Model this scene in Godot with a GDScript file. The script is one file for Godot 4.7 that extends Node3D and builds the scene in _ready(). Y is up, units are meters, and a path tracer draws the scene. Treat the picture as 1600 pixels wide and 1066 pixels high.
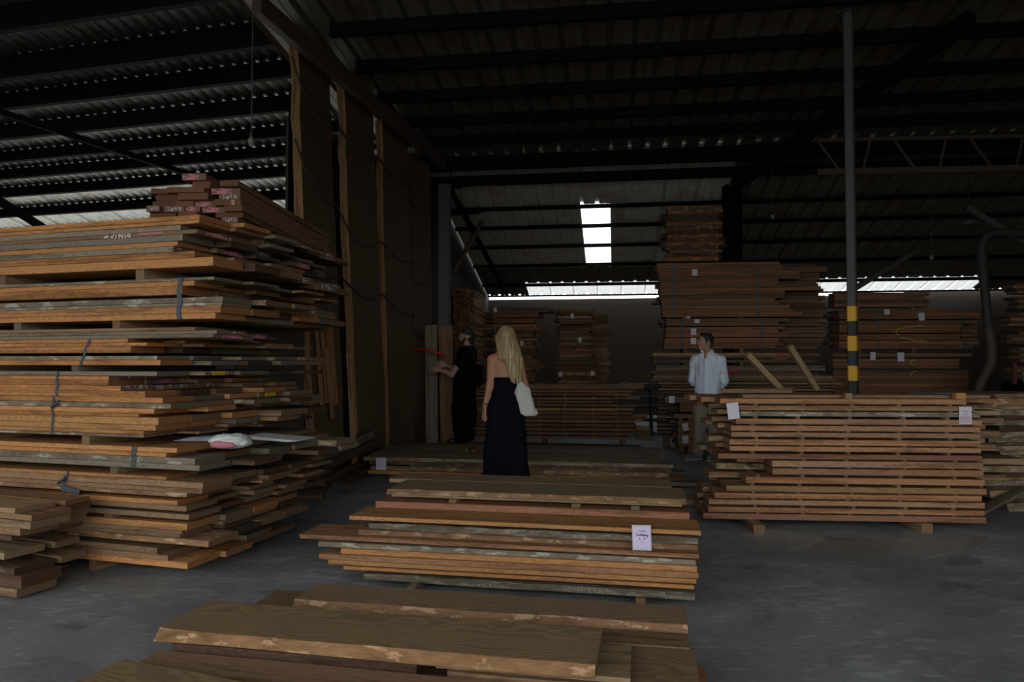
extends Node3D
# A dim timber warehouse: stacks of sawn boards, tall slabs against a wall, three visitors.
# Each stack has a frame: u runs along its front, h is height, w runs back from its front face.

const ORD := ["topmost", "second", "third", "fourth", "fifth", "sixth", "seventh", "eighth", "ninth", "tenth", "eleventh", "twelfth", "thirteenth", "fourteenth", "fifteenth", "sixteenth", "seventeenth", "eighteenth", "nineteenth", "twentieth", "twenty-first", "twenty-second", "twenty-third", "twenty-fourth", "twenty-fifth"]
const TONE := [Color(0.58, 0.27, 0.098), Color(0.43, 0.228, 0.118), Color(0.31, 0.185, 0.1), Color(0.27, 0.215, 0.15), Color(0.35, 0.235, 0.125), Color(0.13, 0.075, 0.045), Color(0.3, 0.145, 0.082), Color(0.43, 0.245, 0.12), Color(0.27, 0.125, 0.062), Color(0.2, 0.118, 0.07)]
const TONE_WORD := ["orange-tan", "red-brown", "brown", "weathered grey", "pale tan", "dark brown", "deep reddish", "two-toned tan", "dim reddish", "dim brown"]

var M := {}
var rng := RandomNumberGenerator.new()
var used := {}


func _ready() -> void:
	rng.seed = 41
	# camera
	var cam := Camera3D.new()
	cam.name = "camera"
	cam.position = Vector3(0, 1.36, 0)
	cam.rotation.x = atan(35.0 / 1150.0)
	cam.fov = rad_to_deg(2.0 * atan(533.0 / 1150.0))
	cam.near = 0.05
	cam.far = 200.0
	add_child(cam)
	cam.current = true
	# an even overcast sky is the only light: it enters by the open front behind the camera, the open left back, the eaves and the roof light
	var env := Environment.new()
	env.background_mode = Environment.BG_SKY
	var sky := Sky.new()
	var sm := ProceduralSkyMaterial.new()
	sm.sky_top_color = Color(0.93, 0.97, 1.0)
	sm.sky_horizon_color = Color(0.97, 0.985, 1.0)
	sm.ground_horizon_color = Color(0.6, 0.6, 0.58)
	sm.ground_bottom_color = Color(0.45, 0.44, 0.42)
	sm.sun_angle_max = 0.0
	sm.energy_multiplier = 1.0
	sky.sky_material = sm
	env.sky = sky
	env.background_energy_multiplier = 1.0
	env.tonemap_mode = Environment.TONE_MAPPER_LINEAR
	env.tonemap_exposure = 2.9
	env.sdfgi_enabled = true
	env.ssao_enabled = true
	env.ssil_enabled = true
	var we := WorldEnvironment.new()
	we.name = "world_environment"
	we.environment = env
	add_child(we)
	make_materials()
	build_shell()
	build_roof()
	build_steel()
	build_left_stack()
	build_fore_pile()
	build_spaced_stack()
	build_mid_pile()
	build_low_piles()
	build_long_stack()
	build_back_stacks()
	build_far_pile()
	build_slabs()
	build_small_things()
	build_people()


# ---------------------------------------------------------------- naming

func numbered(called: String) -> String:
	var n: int = used.get(called, 0)
	used[called] = n + 1
	return called if n == 0 else "%s_%03d" % [called, n]


func tag(o: Node, label: String, category: String, group := "") -> void:
	o.set_meta("label", label)
	o.set_meta("category", category)
	if group:
		o.set_meta("group", group)


func base(called: String, tr: Transform3D, label := "", category := "", group := "") -> Node3D:
	var o := Node3D.new()
	o.name = numbered(called)
	o.transform = tr
	add_child(o)
	if label:
		tag(o, label, category, group)
	return o


func put(called: String, mesh: Mesh, mat: Material, parent: Node = null, tr := Transform3D.IDENTITY) -> MeshInstance3D:
	var o := MeshInstance3D.new()
	o.name = called if parent else numbered(called)
	o.mesh = mesh
	if mat:
		o.material_override = mat
	o.transform = tr
	if parent:
		parent.add_child(o, true)
	else:
		add_child(o)
	return o


func struct(called: String, mesh: Mesh, mat: Material, tr := Transform3D.IDENTITY) -> MeshInstance3D:
	var o := put(called, mesh, mat, null, tr)
	o.set_meta("kind", "structure")
	return o


func frame(x: float, z: float, a: float) -> Transform3D:
	return Transform3D(Basis(Vector3.UP, -deg_to_rad(a)), Vector3(x, 0, z))


func loc(u: float, h: float, w: float, yaw := 0.0) -> Transform3D:
	return Transform3D(Basis(Vector3.UP, yaw), Vector3(u, h, -w))


func turned(at: Vector3, x: float, y: float, z: float) -> Transform3D:
	return Transform3D(Basis.from_euler(Vector3(x, y, z)), at)


func between(a: Vector3, b: Vector3, up := Vector3.UP) -> Transform3D:
	# x runs from a to b, the origin is halfway
	var x := (b - a).normalized()
	var z := x.cross(up).normalized()
	if z.length() < 0.5:
		z = x.cross(Vector3.FORWARD).normalized()
	return Transform3D(Basis(x, z.cross(x), z), (a + b) * 0.5)


# ---------------------------------------------------------------- materials

func tex(w: int, h: int, f: Callable) -> ImageTexture:
	var im := Image.create(w, h, false, Image.FORMAT_RGB8)
	for y in h:
		for x in w:
			im.set_pixel(x, y, f.call(float(x) / w, float(y) / h))
	return ImageTexture.create_from_image(im)


func noise(sd: int, freq: float, oct := 3) -> FastNoiseLite:
	var n := FastNoiseLite.new()
	n.seed = sd
	n.noise_type = FastNoiseLite.TYPE_SIMPLEX_SMOOTH
	n.frequency = freq
	n.fractal_octaves = oct
	return n


func mat(c: Color, rough := 0.85, metal := 0.0) -> StandardMaterial3D:
	var m := StandardMaterial3D.new()
	m.albedo_color = c.linear_to_srgb()
	m.roughness = rough
	m.metallic = metal
	return m


func wood(t: Texture2D, rough := 0.78) -> StandardMaterial3D:
	var m := mat(Color.WHITE, rough)
	m.vertex_color_use_as_albedo = true
	m.albedo_texture = t
	m.metallic_specular = 0.35
	return m


func make_materials() -> void:
	var n1 := noise(3, 1.0)
	var n2 := noise(9, 1.0, 2)
	var n3 := noise(17, 1.0, 3)
	# sawn wood: long grain, a few darker heart streaks and knots
	var sawn := func(u: float, v: float) -> Color:
		var uu := absf(u * 2.0 - 1.0)
		var warp := n1.get_noise_2d(uu * 1.6, v * 3.0)
		var ring := sin((v * 11.0 + warp * 5.0) * TAU)
		var fine := n2.get_noise_2d(uu * 9.0, v * 110.0)
		var streak := smoothstep(0.12, 0.5, n3.get_noise_2d(uu * 1.1, v * 6.0 + 5.0))
		var k := 0.84 + 0.1 * ring + 0.2 * fine - 0.3 * streak
		var knot := smoothstep(0.62, 0.8, n1.get_noise_2d(uu * 9.0 + 31.0, v * 7.0))
		k *= 1.0 - 0.5 * knot
		return Color(k, k * (0.985 - 0.05 * streak), k * (0.965 - 0.09 * streak)).linear_to_srgb()
	M.sawn = wood(tex(512, 256, sawn))
	# weathered waney face: grey, blotched with lichen and bark
	var rough := func(u: float, v: float) -> Color:
		var uu := absf(u * 2.0 - 1.0)
		var fine := n2.get_noise_2d(uu * 14.0, v * 60.0)
		var blot := n3.get_noise_2d(uu * 7.0, v * 5.0 + 9.0)
		var pale := smoothstep(0.22, 0.4, n1.get_noise_2d(uu * 6.0 + 4.0, v * 9.0) + 0.25 * n2.get_noise_2d(uu * 60.0, v * 60.0))
		var k := 0.72 + 0.16 * fine + 0.3 * blot
		var c := Color(k, k * 0.95, k * 0.9)
		c = c.lerp(Color(2.0, 2.3, 2.6), 0.5 * pale)
		return (c * 0.42).clamp(Color(0.01, 0.01, 0.01), Color.WHITE).linear_to_srgb()
	M.rough = wood(tex(512, 256, rough), 0.95)
	var lichen := func(u: float, v: float) -> Color:
		var uu := absf(u * 2.0 - 1.0)
		var k := 0.7 + 0.2 * n2.get_noise_2d(uu * 14.0, v * 60.0) + 0.3 * n3.get_noise_2d(uu * 7.0, v * 5.0 + 9.0)
		var pale := smoothstep(0.1, 0.3, n1.get_noise_2d(uu * 3.0 + 14.0, v * 6.0)) * smoothstep(-0.1, 0.35, n2.get_noise_2d(uu * 90.0, v * 70.0))
		return (Color(k, k * 0.95, k * 0.9).lerp(Color(2.2, 2.5, 2.9), 0.75 * pale) * 0.42).clamp(Color(0.01, 0.01, 0.01), Color.WHITE).linear_to_srgb()
	M.lichen = wood(tex(512, 256, lichen), 0.95)
	# broad figured face of a planed slab
	var figure := func(u: float, v: float) -> Color:
		var uu := absf(u * 2.0 - 1.0)
		var cath := (v - 0.5) * (v - 0.5) * 6.0 + n1.get_noise_2d(uu * 2.0, v * 2.0) * 0.5 + uu * 0.7
		var ring := sin(cath * 26.0)
		var k := 0.8 + 0.13 * ring + 0.07 * n2.get_noise_2d(uu * 8.0, v * 90.0) + 0.08 * n3.get_noise_2d(uu * 3.0, v * 3.0)
		return Color(k, k * 0.99, k * 0.96).linear_to_srgb()
	M.figure = wood(tex(512, 256, figure))
	# end grain, plain and painted
	var grain := func(u: float, v: float) -> Color:
		var r := Vector2(u - 0.5, v + 0.6).length() + 0.02 * n1.get_noise_2d(u * 4.0, v * 4.0)
		var k := 0.68 + 0.14 * sin(r * 90.0) + 0.15 * n2.get_noise_2d(u * 40.0, v * 40.0)
		if absf(n3.get_noise_2d(u * 3.0, v * 1.5)) < 0.02:
			k *= 0.5
		return Color(k, k * 0.95, k * 0.92).linear_to_srgb()
	M.grain = wood(tex(128, 128, grain), 0.9)
	for kind in 2:
		var painted := func(u: float, v: float) -> Color:
			var k := 0.5 + 0.1 * n2.get_noise_2d(u * 40.0, v * 40.0)
			var c := Color(k * 0.34, k * 0.2, k * 0.13)
			if kind == 0:
				var s := sin(u * 34.0 + 6.0 * n1.get_noise_2d(u * 6.0, v * 2.0)) + 1.5 * n3.get_noise_2d(u * 3.0, v * 3.0)
				if s > 0.45 and v > 0.14 and v < 0.88 and u > 0.12 and u < 0.8:
					c = Color(0.62, 0.6, 0.55)
			else:
				var s := n3.get_noise_2d(u * 2.0 + 7.0, v * 2.0)
				if s > -0.05 and u > 0.3:
					c = Color(0.52, 0.19, 0.22)
			return c.linear_to_srgb()
		var m := mat(Color.WHITE, 0.9)
		m.albedo_texture = tex(96, 64, painted)
		M["paint%d" % kind] = m
	# concrete floor: trowelled grey with scuffs, patches and dust
	var f1 := noise(21, 1.0, 4)
	var f2 := noise(22, 1.0, 3)
	var f3 := noise(23, 1.0, 2)
	var concrete := func(u: float, v: float) -> Color:
		var x := u * 8.0
		var y := v * 8.0
		var a := Vector2(cos(u * TAU), sin(u * TAU)) * 1.27
		var b := Vector2(cos(v * TAU), sin(v * TAU)) * 1.27
		var big := f1.get_noise_3d(a.x + b.y * 0.6, a.y - b.x * 0.6, b.x + b.y * 0.5)
		var k := 0.23 + 0.075 * big
		var patch := smoothstep(0.03, 0.06, f2.get_noise_3d(a.x * 0.9 + 3.0, a.y * 0.9 + b.x * 0.9, b.y * 0.9))
		k *= 1.0 + 0.2 * patch
		var scuff := smoothstep(0.25, 0.6, f2.get_noise_2d(x * 4.0, y * 13.0) + 0.5 * big)
		k += 0.1 * scuff
		k += 0.035 * f3.get_noise_2d(x * 22.0, y * 30.0) + 0.03 * f2.get_noise_2d(x * 7.0, y * 16.0)
		var dark := smoothstep(0.42, 0.6, f1.get_noise_2d(x * 1.1 + 40.0, y * 1.1))
		k *= 1.0 - 0.4 * dark
		return Color(k * 1.0, k * 1.01, k * 0.97).linear_to_srgb()
	var cm := mat(Color.WHITE, 0.6)
	cm.albedo_texture = tex(640, 640, concrete)
	cm.uv1_triplanar = true
	cm.uv1_world_triplanar = true
	cm.uv1_scale = Vector3(0.14, 0.14, 0.14)
	cm.metallic_specular = 0.4
	M.concrete = cm
	# sheet metal of the roofs
	var rust := func(u: float, v: float) -> Color:
		var a := n1.get_noise_2d(u * 5.0, v * 9.0)
		var k := 0.42 + 0.1 * n2.get_noise_2d(u * 30.0, v * 5.0)
		var c := Color(k, k * 0.98, k * 0.93)
		return c.lerp(Color(0.3, 0.2, 0.11), smoothstep(0.08, 0.5, a) * 0.75).linear_to_srgb()
	var rt := tex(256, 256, rust)
	var zinc := mat(Color(0.92, 0.92, 0.88), 0.42, 1.0)
	zinc.albedo_texture = rt
	zinc.uv1_triplanar = true
	zinc.uv1_world_triplanar = true
	zinc.uv1_scale = Vector3(0.35, 0.35, 0.35)
	M.zinc = zinc
	var darksheet := mat(Color(0.36, 0.3, 0.23), 0.6, 0.3)  # dark sheet colour, also used where the far roof lies in shade
	darksheet.albedo_texture = rt
	darksheet.uv1_triplanar = true
	darksheet.uv1_world_triplanar = true
	darksheet.uv1_scale = Vector3(0.25, 0.25, 0.25)
	M.darkzinc = darksheet
	var far := mat(Color(1, 1, 1), 0.5, 0.1)
	var rust2 := func(u: float, v: float) -> Color:
		var k := 0.62 + 0.1 * n2.get_noise_2d(u * 30.0, v * 5.0)
		return Color(k, k * 0.93, k * 0.8).lerp(Color(0.4, 0.26, 0.14), smoothstep(0.08, 0.5, n1.get_noise_2d(u * 5.0, v * 9.0)) * 0.6).linear_to_srgb()
	far.albedo_texture = tex(192, 192, rust2)
	far.uv1_triplanar = true
	far.uv1_world_triplanar = true
	far.uv1_scale = Vector3(0.25, 0.25, 0.25)
	M.farzinc = far
	M.pale_bounce = mat(Color(0.7, 0.68, 0.62), 0.9)  # made pale so the unseen ground bounces light upward
	M.dark_floor = mat(Color(0.06, 0.052, 0.045), 0.95)  # unseen left floor, darkened to dim reflections in the roof above
	M.yard = mat(Color(0.34, 0.33, 0.31), 0.9)
	var tl := mat(Color(0.85, 0.78, 0.62), 0.2)
	tl.transparency = BaseMaterial3D.TRANSPARENCY_ALPHA
	tl.albedo_color.a = 0.4
	M.translucent = tl
	M.steel = mat(Color(0.008, 0.0075, 0.007), 0.8)
	M.steel.metallic_specular = 0.15
	M.steelbrown = mat(Color(0.07, 0.045, 0.03), 0.7)
	M.postgrey = mat(Color(0.075, 0.07, 0.06), 0.6)
	M.yellow = mat(Color(0.72, 0.38, 0.02), 0.6)
	M.black = mat(Color(0.02, 0.021, 0.02), 0.6)
	M.strap = mat(Color(0.06, 0.07, 0.075), 0.6)
	M.rope = mat(Color(0.06, 0.055, 0.045), 0.95)
	M.red = mat(Color(0.5, 0.045, 0.02), 0.85)
	M.paper = mat(Color(0.72, 0.66, 0.72), 0.7)
	M.plastic = mat(Color(0.55, 0.55, 0.55), 0.3)
	M.wallmat = mat(Color(0.065, 0.046, 0.034), 0.95)
	M.wallgrey = mat(Color(0.08, 0.075, 0.065), 0.9)
	M.white = mat(Color(0.62, 0.62, 0.6), 0.8)
	M.dullglass = mat(Color(0.2, 0.19, 0.16), 0.4)
	M.darkred = mat(Color(0.12, 0.02, 0.018), 0.7)
	M.ductgrey = mat(Color(0.035, 0.03, 0.025), 0.7)
	M.plastic_grey = mat(Color(0.19, 0.2, 0.21), 0.5)
	M.pink = mat(Color(0.5, 0.17, 0.2), 0.8)
	M.teal = mat(Color(0.08, 0.32, 0.32), 0.6)
	M.redpaint = mat(Color(0.5, 0.035, 0.05), 0.85)
	M.yellowpaint = mat(Color(0.33, 0.3, 0.02), 0.85)
	M.whitepaint = mat(Color(0.62, 0.58, 0.5), 0.85)
	M.yellowfilm = mat(Color(0.55, 0.36, 0.02), 0.5)


# ---------------------------------------------------------------- mesh helpers

func box_mesh(s: Vector3, bevel := 0.0) -> Mesh:
	if bevel <= 0.0:
		var b := BoxMesh.new()
		b.size = s
		return b
	var st := SurfaceTool.new()
	st.begin(Mesh.PRIMITIVE_TRIANGLES)
	var y := s.y * 0.5
	var z := s.z * 0.5
	var c := bevel
	var sec: Array = [[-y, -z + c], [-y, z - c], [-y + c, z], [y - c, z], [y, z - c], [y, -z + c], [y - c, -z], [-y + c, -z]]
	loft(st, [[-s.x * 0.5, sec], [s.x * 0.5, sec]], Color.WHITE)
	st.generate_normals()
	return st.commit()


func quad(st: SurfaceTool, a: Vector3, b: Vector3, c: Vector3, d: Vector3, uv: Array = []) -> void:
	# a b c d counter-clockwise seen from outside
	var p := [a, c, b, a, d, c]
	var k := [0, 2, 1, 0, 3, 2]
	for i in 6:
		if uv.size():
			st.set_uv(uv[k[i]])
		st.add_vertex(p[i])


func loft(st: SurfaceTool, rings: Array, col: Color, caps := true) -> void:
	# rings: [x, [[y, z] ...]] ; the section runs clockwise seen along +x
	st.set_smooth_group(-1)
	var n: int = rings[0][1].size()
	for i in rings.size() - 1:
		var A: Array = rings[i][1]
		var B: Array = rings[i + 1][1]
		for k in n:
			var j := (k + 1) % n
			st.set_color(col)
			quad(st, Vector3(rings[i][0], A[k][0], A[k][1]), Vector3(rings[i + 1][0], B[k][0], B[k][1]), Vector3(rings[i + 1][0], B[j][0], B[j][1]), Vector3(rings[i][0], A[j][0], A[j][1]))
	if caps:
		for e in [0, rings.size() - 1]:
			var S: Array = rings[e][1]
			for k in range(1, n - 1):
				var t := [Vector3(rings[e][0], S[0][0], S[0][1]), Vector3(rings[e][0], S[k][0], S[k][1]), Vector3(rings[e][0], S[k + 1][0], S[k + 1][1])]
				if e != 0:
					t = [t[0], t[2], t[1]]
				for v in t:
					st.set_color(col)
					st.add_vertex(v)


func tube(pts: Array, r: float, sides := 8) -> Mesh:
	var st := SurfaceTool.new()
	st.begin(Mesh.PRIMITIVE_TRIANGLES)
	var rings := []
	var up := Vector3(0.31, 0.9, 0.17).normalized()
	for i in pts.size():
		var d: Vector3 = (pts[mini(i + 1, pts.size() - 1)] - pts[maxi(i - 1, 0)]).normalized()
		var s := d.cross(up).normalized()
		var t := s.cross(d)
		var ring := []
		for k in sides:
			var a := TAU * k / sides
			ring.append(pts[i] + (s * cos(a) + t * sin(a)) * r)
		rings.append(ring)
	for i in rings.size() - 1:
		for k in sides:
			var j := (k + 1) % sides
			for v in [rings[i][k], rings[i + 1][k], rings[i + 1][j], rings[i][k], rings[i + 1][j], rings[i][j]]:
				st.set_smooth_group(1)
				st.add_vertex(v)
	for e in [0, rings.size() - 1]:
		for k in range(1, sides - 1):
			var t := [rings[e][0], rings[e][k], rings[e][k + 1]]
			if e != 0:
				t = [t[0], t[2], t[1]]
			for v in t:
				st.set_smooth_group(-1)
				st.add_vertex(v)
	st.generate_normals()
	return st.commit()


func lathe(prof: Array, sides := 14) -> Mesh:
	var st := SurfaceTool.new()
	st.begin(Mesh.PRIMITIVE_TRIANGLES)
	for i in prof.size() - 1:
		for k in sides:
			var a := TAU * k / sides
			var b := TAU * (k + 1) / sides
			var p0 := Vector3(cos(a) * prof[i][0], prof[i][1], sin(a) * prof[i][0])
			var p1 := Vector3(cos(b) * prof[i][0], prof[i][1], sin(b) * prof[i][0])
			var q0 := Vector3(cos(a) * prof[i + 1][0], prof[i + 1][1], sin(a) * prof[i + 1][0])
			var q1 := Vector3(cos(b) * prof[i + 1][0], prof[i + 1][1], sin(b) * prof[i + 1][0])
			for v in [p0, p1, q1, p0, q1, q0]:
				st.set_smooth_group(1)
				st.add_vertex(v)
	st.generate_normals()
	return st.commit()


# a sawn board along x (centred), 0 <= y <= th, front face at z = 0, body towards -z; surfaces: long faces, ends
func board(ln: float, th: float, wd: float, tone: int, style: int, ends := 0, detail := 1) -> ArrayMesh:
	var segs := 2 if detail == 0 else (5 if style == 0 else 12)
	var c := 0.0 if detail == 0 else minf(0.003, th * 0.12)
	var n := FastNoiseLite.new()
	n.seed = rng.randi() % 9999
	n.frequency = 1.0
	var wander := 0.003
	var face := "sawn"
	if style == 1:
		wander = 0.008
		face = "rough"
	elif style == 2:
		wander = 0.022
		face = "lichen"
	elif style >= 3:
		wander = 0.012
		face = "figure"
	var rings := []
	var skew0 := rng.randf_range(-0.02, 0.02)
	var skew1 := rng.randf_range(-0.02, 0.02)
	for i in segs + 1:
		var t := float(i) / segs
		var x := (t - 0.5) * ln
		var f := n.get_noise_2d(x * 1.3, 0.0) * wander * 2.0
		var f2 := f
		if style == 2 or style == 4:
			f2 = n.get_noise_2d(x * 3.3, 9.0) * wander * 1.6 - 0.022
			f += n.get_noise_2d(x * 9.0, 4.0) * wander * 0.6
		elif style == 1:
			f2 = f + n.get_noise_2d(x * 8.0, 5.0) * 0.006
		f = minf(f, 0.004)
		f2 = minf(f2, 0.004)
		var b := -wd + n.get_noise_2d(x * 1.1, 30.0) * wander
		var e0 := skew0 if i == 0 else (skew1 if i == segs else 0.0)
		var y1 := th
		rings.append([x, [[0.0, b + c], [0.0, f - c], [c, f], [y1 - c, f2], [y1, f2 - c], [y1, b + c], [y1 - c, b], [c, b]] if detail else [[0.0, b], [0.0, f], [y1, f2], [y1, b]], e0])
	var st := SurfaceTool.new()
	st.begin(Mesh.PRIMITIVE_TRIANGLES)
	st.set_smooth_group(-1)
	var col: Color = TONE[tone]
	var k := rng.randf_range(0.78, 1.18)
	var warm := rng.randf_range(-0.07, 0.07)
	col = Color(col.r * k * (1.0 + warm), col.g * k, col.b * k * (1.0 - warm))
	st.set_color(col * 2.4 if face in ["rough", "lichen"] else col)
	var ru := rng.randf()
	var rv := rng.randf()
	var m: int = rings[0][1].size()
	var bark := SurfaceTool.new()
	bark.begin(Mesh.PRIMITIVE_TRIANGLES)
	bark.set_smooth_group(-1)
	bark.set_color(Color(col.r * 2.5, col.g * 2.2, col.b * 2.1))
	for i in segs:
		var A: Array = rings[i][1]
		var B: Array = rings[i + 1][1]
		var ua: float = rings[i][0] / 2.4 + ru
		var ub: float = rings[i + 1][0] / 2.4 + ru
		var run := rv
		for q in m:
			var j := (q + 1) % m
			var along := Vector2(A[j][0] - A[q][0], A[j][1] - A[q][1]).length() / 0.5
			var za: float = rings[i][2]
			var zb: float = rings[i + 1][2]
			quad(bark if style == 4 and detail and q in [1, 2, 3] else st, Vector3(rings[i][0] + za * (A[q][1] + wd * 0.5), A[q][0], A[q][1]), Vector3(rings[i + 1][0] + zb * (B[q][1] + wd * 0.5), B[q][0], B[q][1]), Vector3(rings[i + 1][0] + zb * (B[j][1] + wd * 0.5), B[j][0], B[j][1]), Vector3(rings[i][0] + za * (A[j][1] + wd * 0.5), A[j][0], A[j][1]), [Vector2(ua, run), Vector2(ub, run), Vector2(ub, run + along), Vector2(ua, run + along)])
			run += along
	st.generate_normals()
	var mesh := st.commit()
	mesh.surface_set_material(0, M[face])
	st = SurfaceTool.new()
	st.begin(Mesh.PRIMITIVE_TRIANGLES)
	st.set_smooth_group(-1)
	st.set_color(Color(col.r * 0.82, col.g * 0.8, col.b * 0.8))
	for e in [0, segs]:
		var S: Array = rings[e][1]
		var sk: float = rings[e][2]
		for q in range(1, m - 1):
			var ix := [0, q, q + 1] if e == 0 else [0, q + 1, q]
			for s in ix:
				st.set_uv(Vector2(-S[s][1] / maxf(wd, 0.01), S[s][0] / maxf(wd * 0.25, th)))
				st.add_vertex(Vector3(rings[e][0] + sk * (S[s][1] + wd * 0.5), S[s][0], S[s][1]))
	st.generate_normals()
	st.commit(mesh)
	mesh.surface_set_material(1, M.grain if ends == 0 else M["paint%d" % (ends - 1)])
	if style == 4 and detail:
		bark.generate_normals()
		bark.commit(mesh)
		mesh.surface_set_material(2, M.rough)
	return mesh


# r: [u0, h0, length, thickness, width, w, tone, style]
func plank(fr: Transform3D, r: Array, label: String, group: String, yaw := 0.0, detail := 1) -> MeshInstance3D:
	var o := put("sawn_board", board(r[2], r[3], r[4], r[6], r[7], 0, detail), null, null, fr * loc(r[0] + r[2] * 0.5, r[1], r[5], yaw))
	tag(o, label, "board", group)
	return o


func bundle(called: String, fr: Transform3D, rows: Array, label: String, group: String, detail := 1, ends := 0) -> Node3D:
	var r0: Array = rows[0]
	var at := Vector3(r0[0] + r0[2] * 0.5, r0[1], -r0[5])
	var root := base(called, fr * Transform3D(Basis.IDENTITY, at), label, "bundle", group)
	for r in rows:
		var e := 0
		if ends and rng.randf() < 0.35:
			e = 1 + rng.randi() % 2
		put("board", board(r[2], r[3], r[4], r[6], r[7], e, detail), null, root, Transform3D(Basis.IDENTITY, Vector3(r[0] + r[2] * 0.5, r[1], -r[5]) - at))
	root.set_meta("at", at)
	return root


func strap_on(root: Node3D, u: float, h0: float, h1: float, depth: float, wd := 0.016, knot := false, lean := 0.0) -> void:
	var at: Vector3 = root.get_meta("at")
	var t := 0.001
	var pts := [Vector3(u + lean, h1 + t, -depth), Vector3(u + lean, h1 + t, t), Vector3(u, h0, t), Vector3(u, h0 + 0.001, -depth * 0.3)]
	var st := SurfaceTool.new()
	st.begin(Mesh.PRIMITIVE_TRIANGLES)
	st.set_smooth_group(-1)
	var prev := []
	for i in 9:
		var y := lerpf(h1 + t, h0, i / 8.0)
		var x := u + lean * (1.0 - i / 8.0) + 0.006 * sin(i * 1.7)
		var z := t + 0.003 * (i % 2)
		var cur := [Vector3(x - wd * 0.5, y, z), Vector3(x + wd * 0.5, y, z), Vector3(x + wd * 0.5, y, z + 0.003), Vector3(x - wd * 0.5, y, z + 0.003)]
		if i:
			for k in 4:
				var j := (k + 1) % 4
				quad(st, cur[k] - at, cur[j] - at, prev[j] - at, prev[k] - at)
		prev = cur
	var a: Vector3 = pts[0]
	var b: Vector3 = pts[1]
	quad(st, Vector3(b.x - wd * 0.5, b.y, b.z) - at, Vector3(b.x + wd * 0.5, b.y, b.z) - at, Vector3(a.x + wd * 0.5, a.y, a.z) - at, Vector3(a.x - wd * 0.5, a.y, a.z) - at)
	st.generate_normals()
	var s := put("strap", st.commit(), M.strap, root)
	if knot:
		var y := lerpf(h0, h1, 0.7)
		var kp := Vector3(u, y, 0.012) - at
		put("strap_tail", tube([kp, kp + Vector3(0.03, 0.02, 0.012), kp + Vector3(0.06, 0.025, 0.02), kp + Vector3(0.085, 0.05, 0.02)], 0.009, 6), M.strap, s)


func stick(fr: Transform3D, u: float, h: float, ht: float, w: float, depth: float, wd: float, label: String, group: String, called := "spacer_stick", cat := "spacer") -> MeshInstance3D:
	var o := put(called, board(depth, ht, wd, [2, 4, 3, 4][rng.randi() % 4], 0, 0, 0), null, null, fr * loc(u + wd * 0.5, h, w + depth * 0.5, PI * 0.5))
	tag(o, label, cat, group)
	return o


# ---------------------------------------------------------------- the shell

func build_shell() -> void:
	var f := struct("floor", box_mesh(Vector3(27, 0.2, 25)), M.concrete, Transform3D(Basis.IDENTITY, Vector3(8.5, -0.1, -9)))
	struct("floor_left", box_mesh(Vector3(14, 0.2, 18.5)), M.dark_floor, Transform3D(Basis.IDENTITY, Vector3(-12.0, -0.1, -5.75)))
	f.set_meta("label", "grey scuffed concrete warehouse floor")
	struct("ground", box_mesh(Vector3(140, 0.2, 140)), M.yard, Transform3D(Basis.IDENTITY, Vector3(0, -0.31, -10)))
	struct("ground_bounce", box_mesh(Vector3(40, 0.1, 40)), M.pale_bounce, frame(0, 0, 15) * loc(-24.6, -0.08, 35.0))  # unseen pale slab added to throw light onto the left roof
	var B := frame(0, 0, 8)
	struct("wall_back", box_mesh(Vector3(18.0, 3.09, 0.2)), M.wallmat, B * loc(5.3, 1.545, 19.85))
	struct("wall_back_upper", box_mesh(Vector3(6.0, 0.09, 0.2)), M.wallmat, B * loc(10.3, 3.135, 19.85))
	struct("wall_right", box_mesh(Vector3(0.2, 7.5, 27)), M.wallgrey, B * loc(12.6, 3.75, 7.0))
	struct("wall_divider", box_mesh(Vector3(0.15, 5.0, 7.0)), M.wallmat, B * loc(-3.5, 2.5, 16.4))
	struct("wall_left", box_mesh(Vector3(0.2, 5.5, 25)), M.wallgrey, frame(0, 0, 15) * loc(-17.5, 2.75, 1.5))
	struct("wall_partition", box_mesh(Vector3(4.0, 4.7, 0.1)), M.wallmat, between(Vector3(-2.98, 2.35, -9.95), Vector3(-1.95, 2.35, -13.6)))
	struct("wall_sky_block", box_mesh(Vector3(9.0, 2.85, 0.15)), M.wallmat, frame(-2.73, -4.858, 17) * loc(-5.05, 1.425, 3.2))  # added dark backing, blocks the sky between the stacked boards
	struct("wall_header_blocker", box_mesh(Vector3(31.0, 3.2, 0.2)), M.wallgrey, B * loc(-2.5, 5.9, -3.4))  # added out of view to cut high sky light off the roof
	struct("wall_front_blocker", box_mesh(Vector3(4, 7.5, 0.2)), M.wallgrey, B * loc(11.0, 3.75, -3.4))  # added out of view to limit front light on the right side


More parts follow.
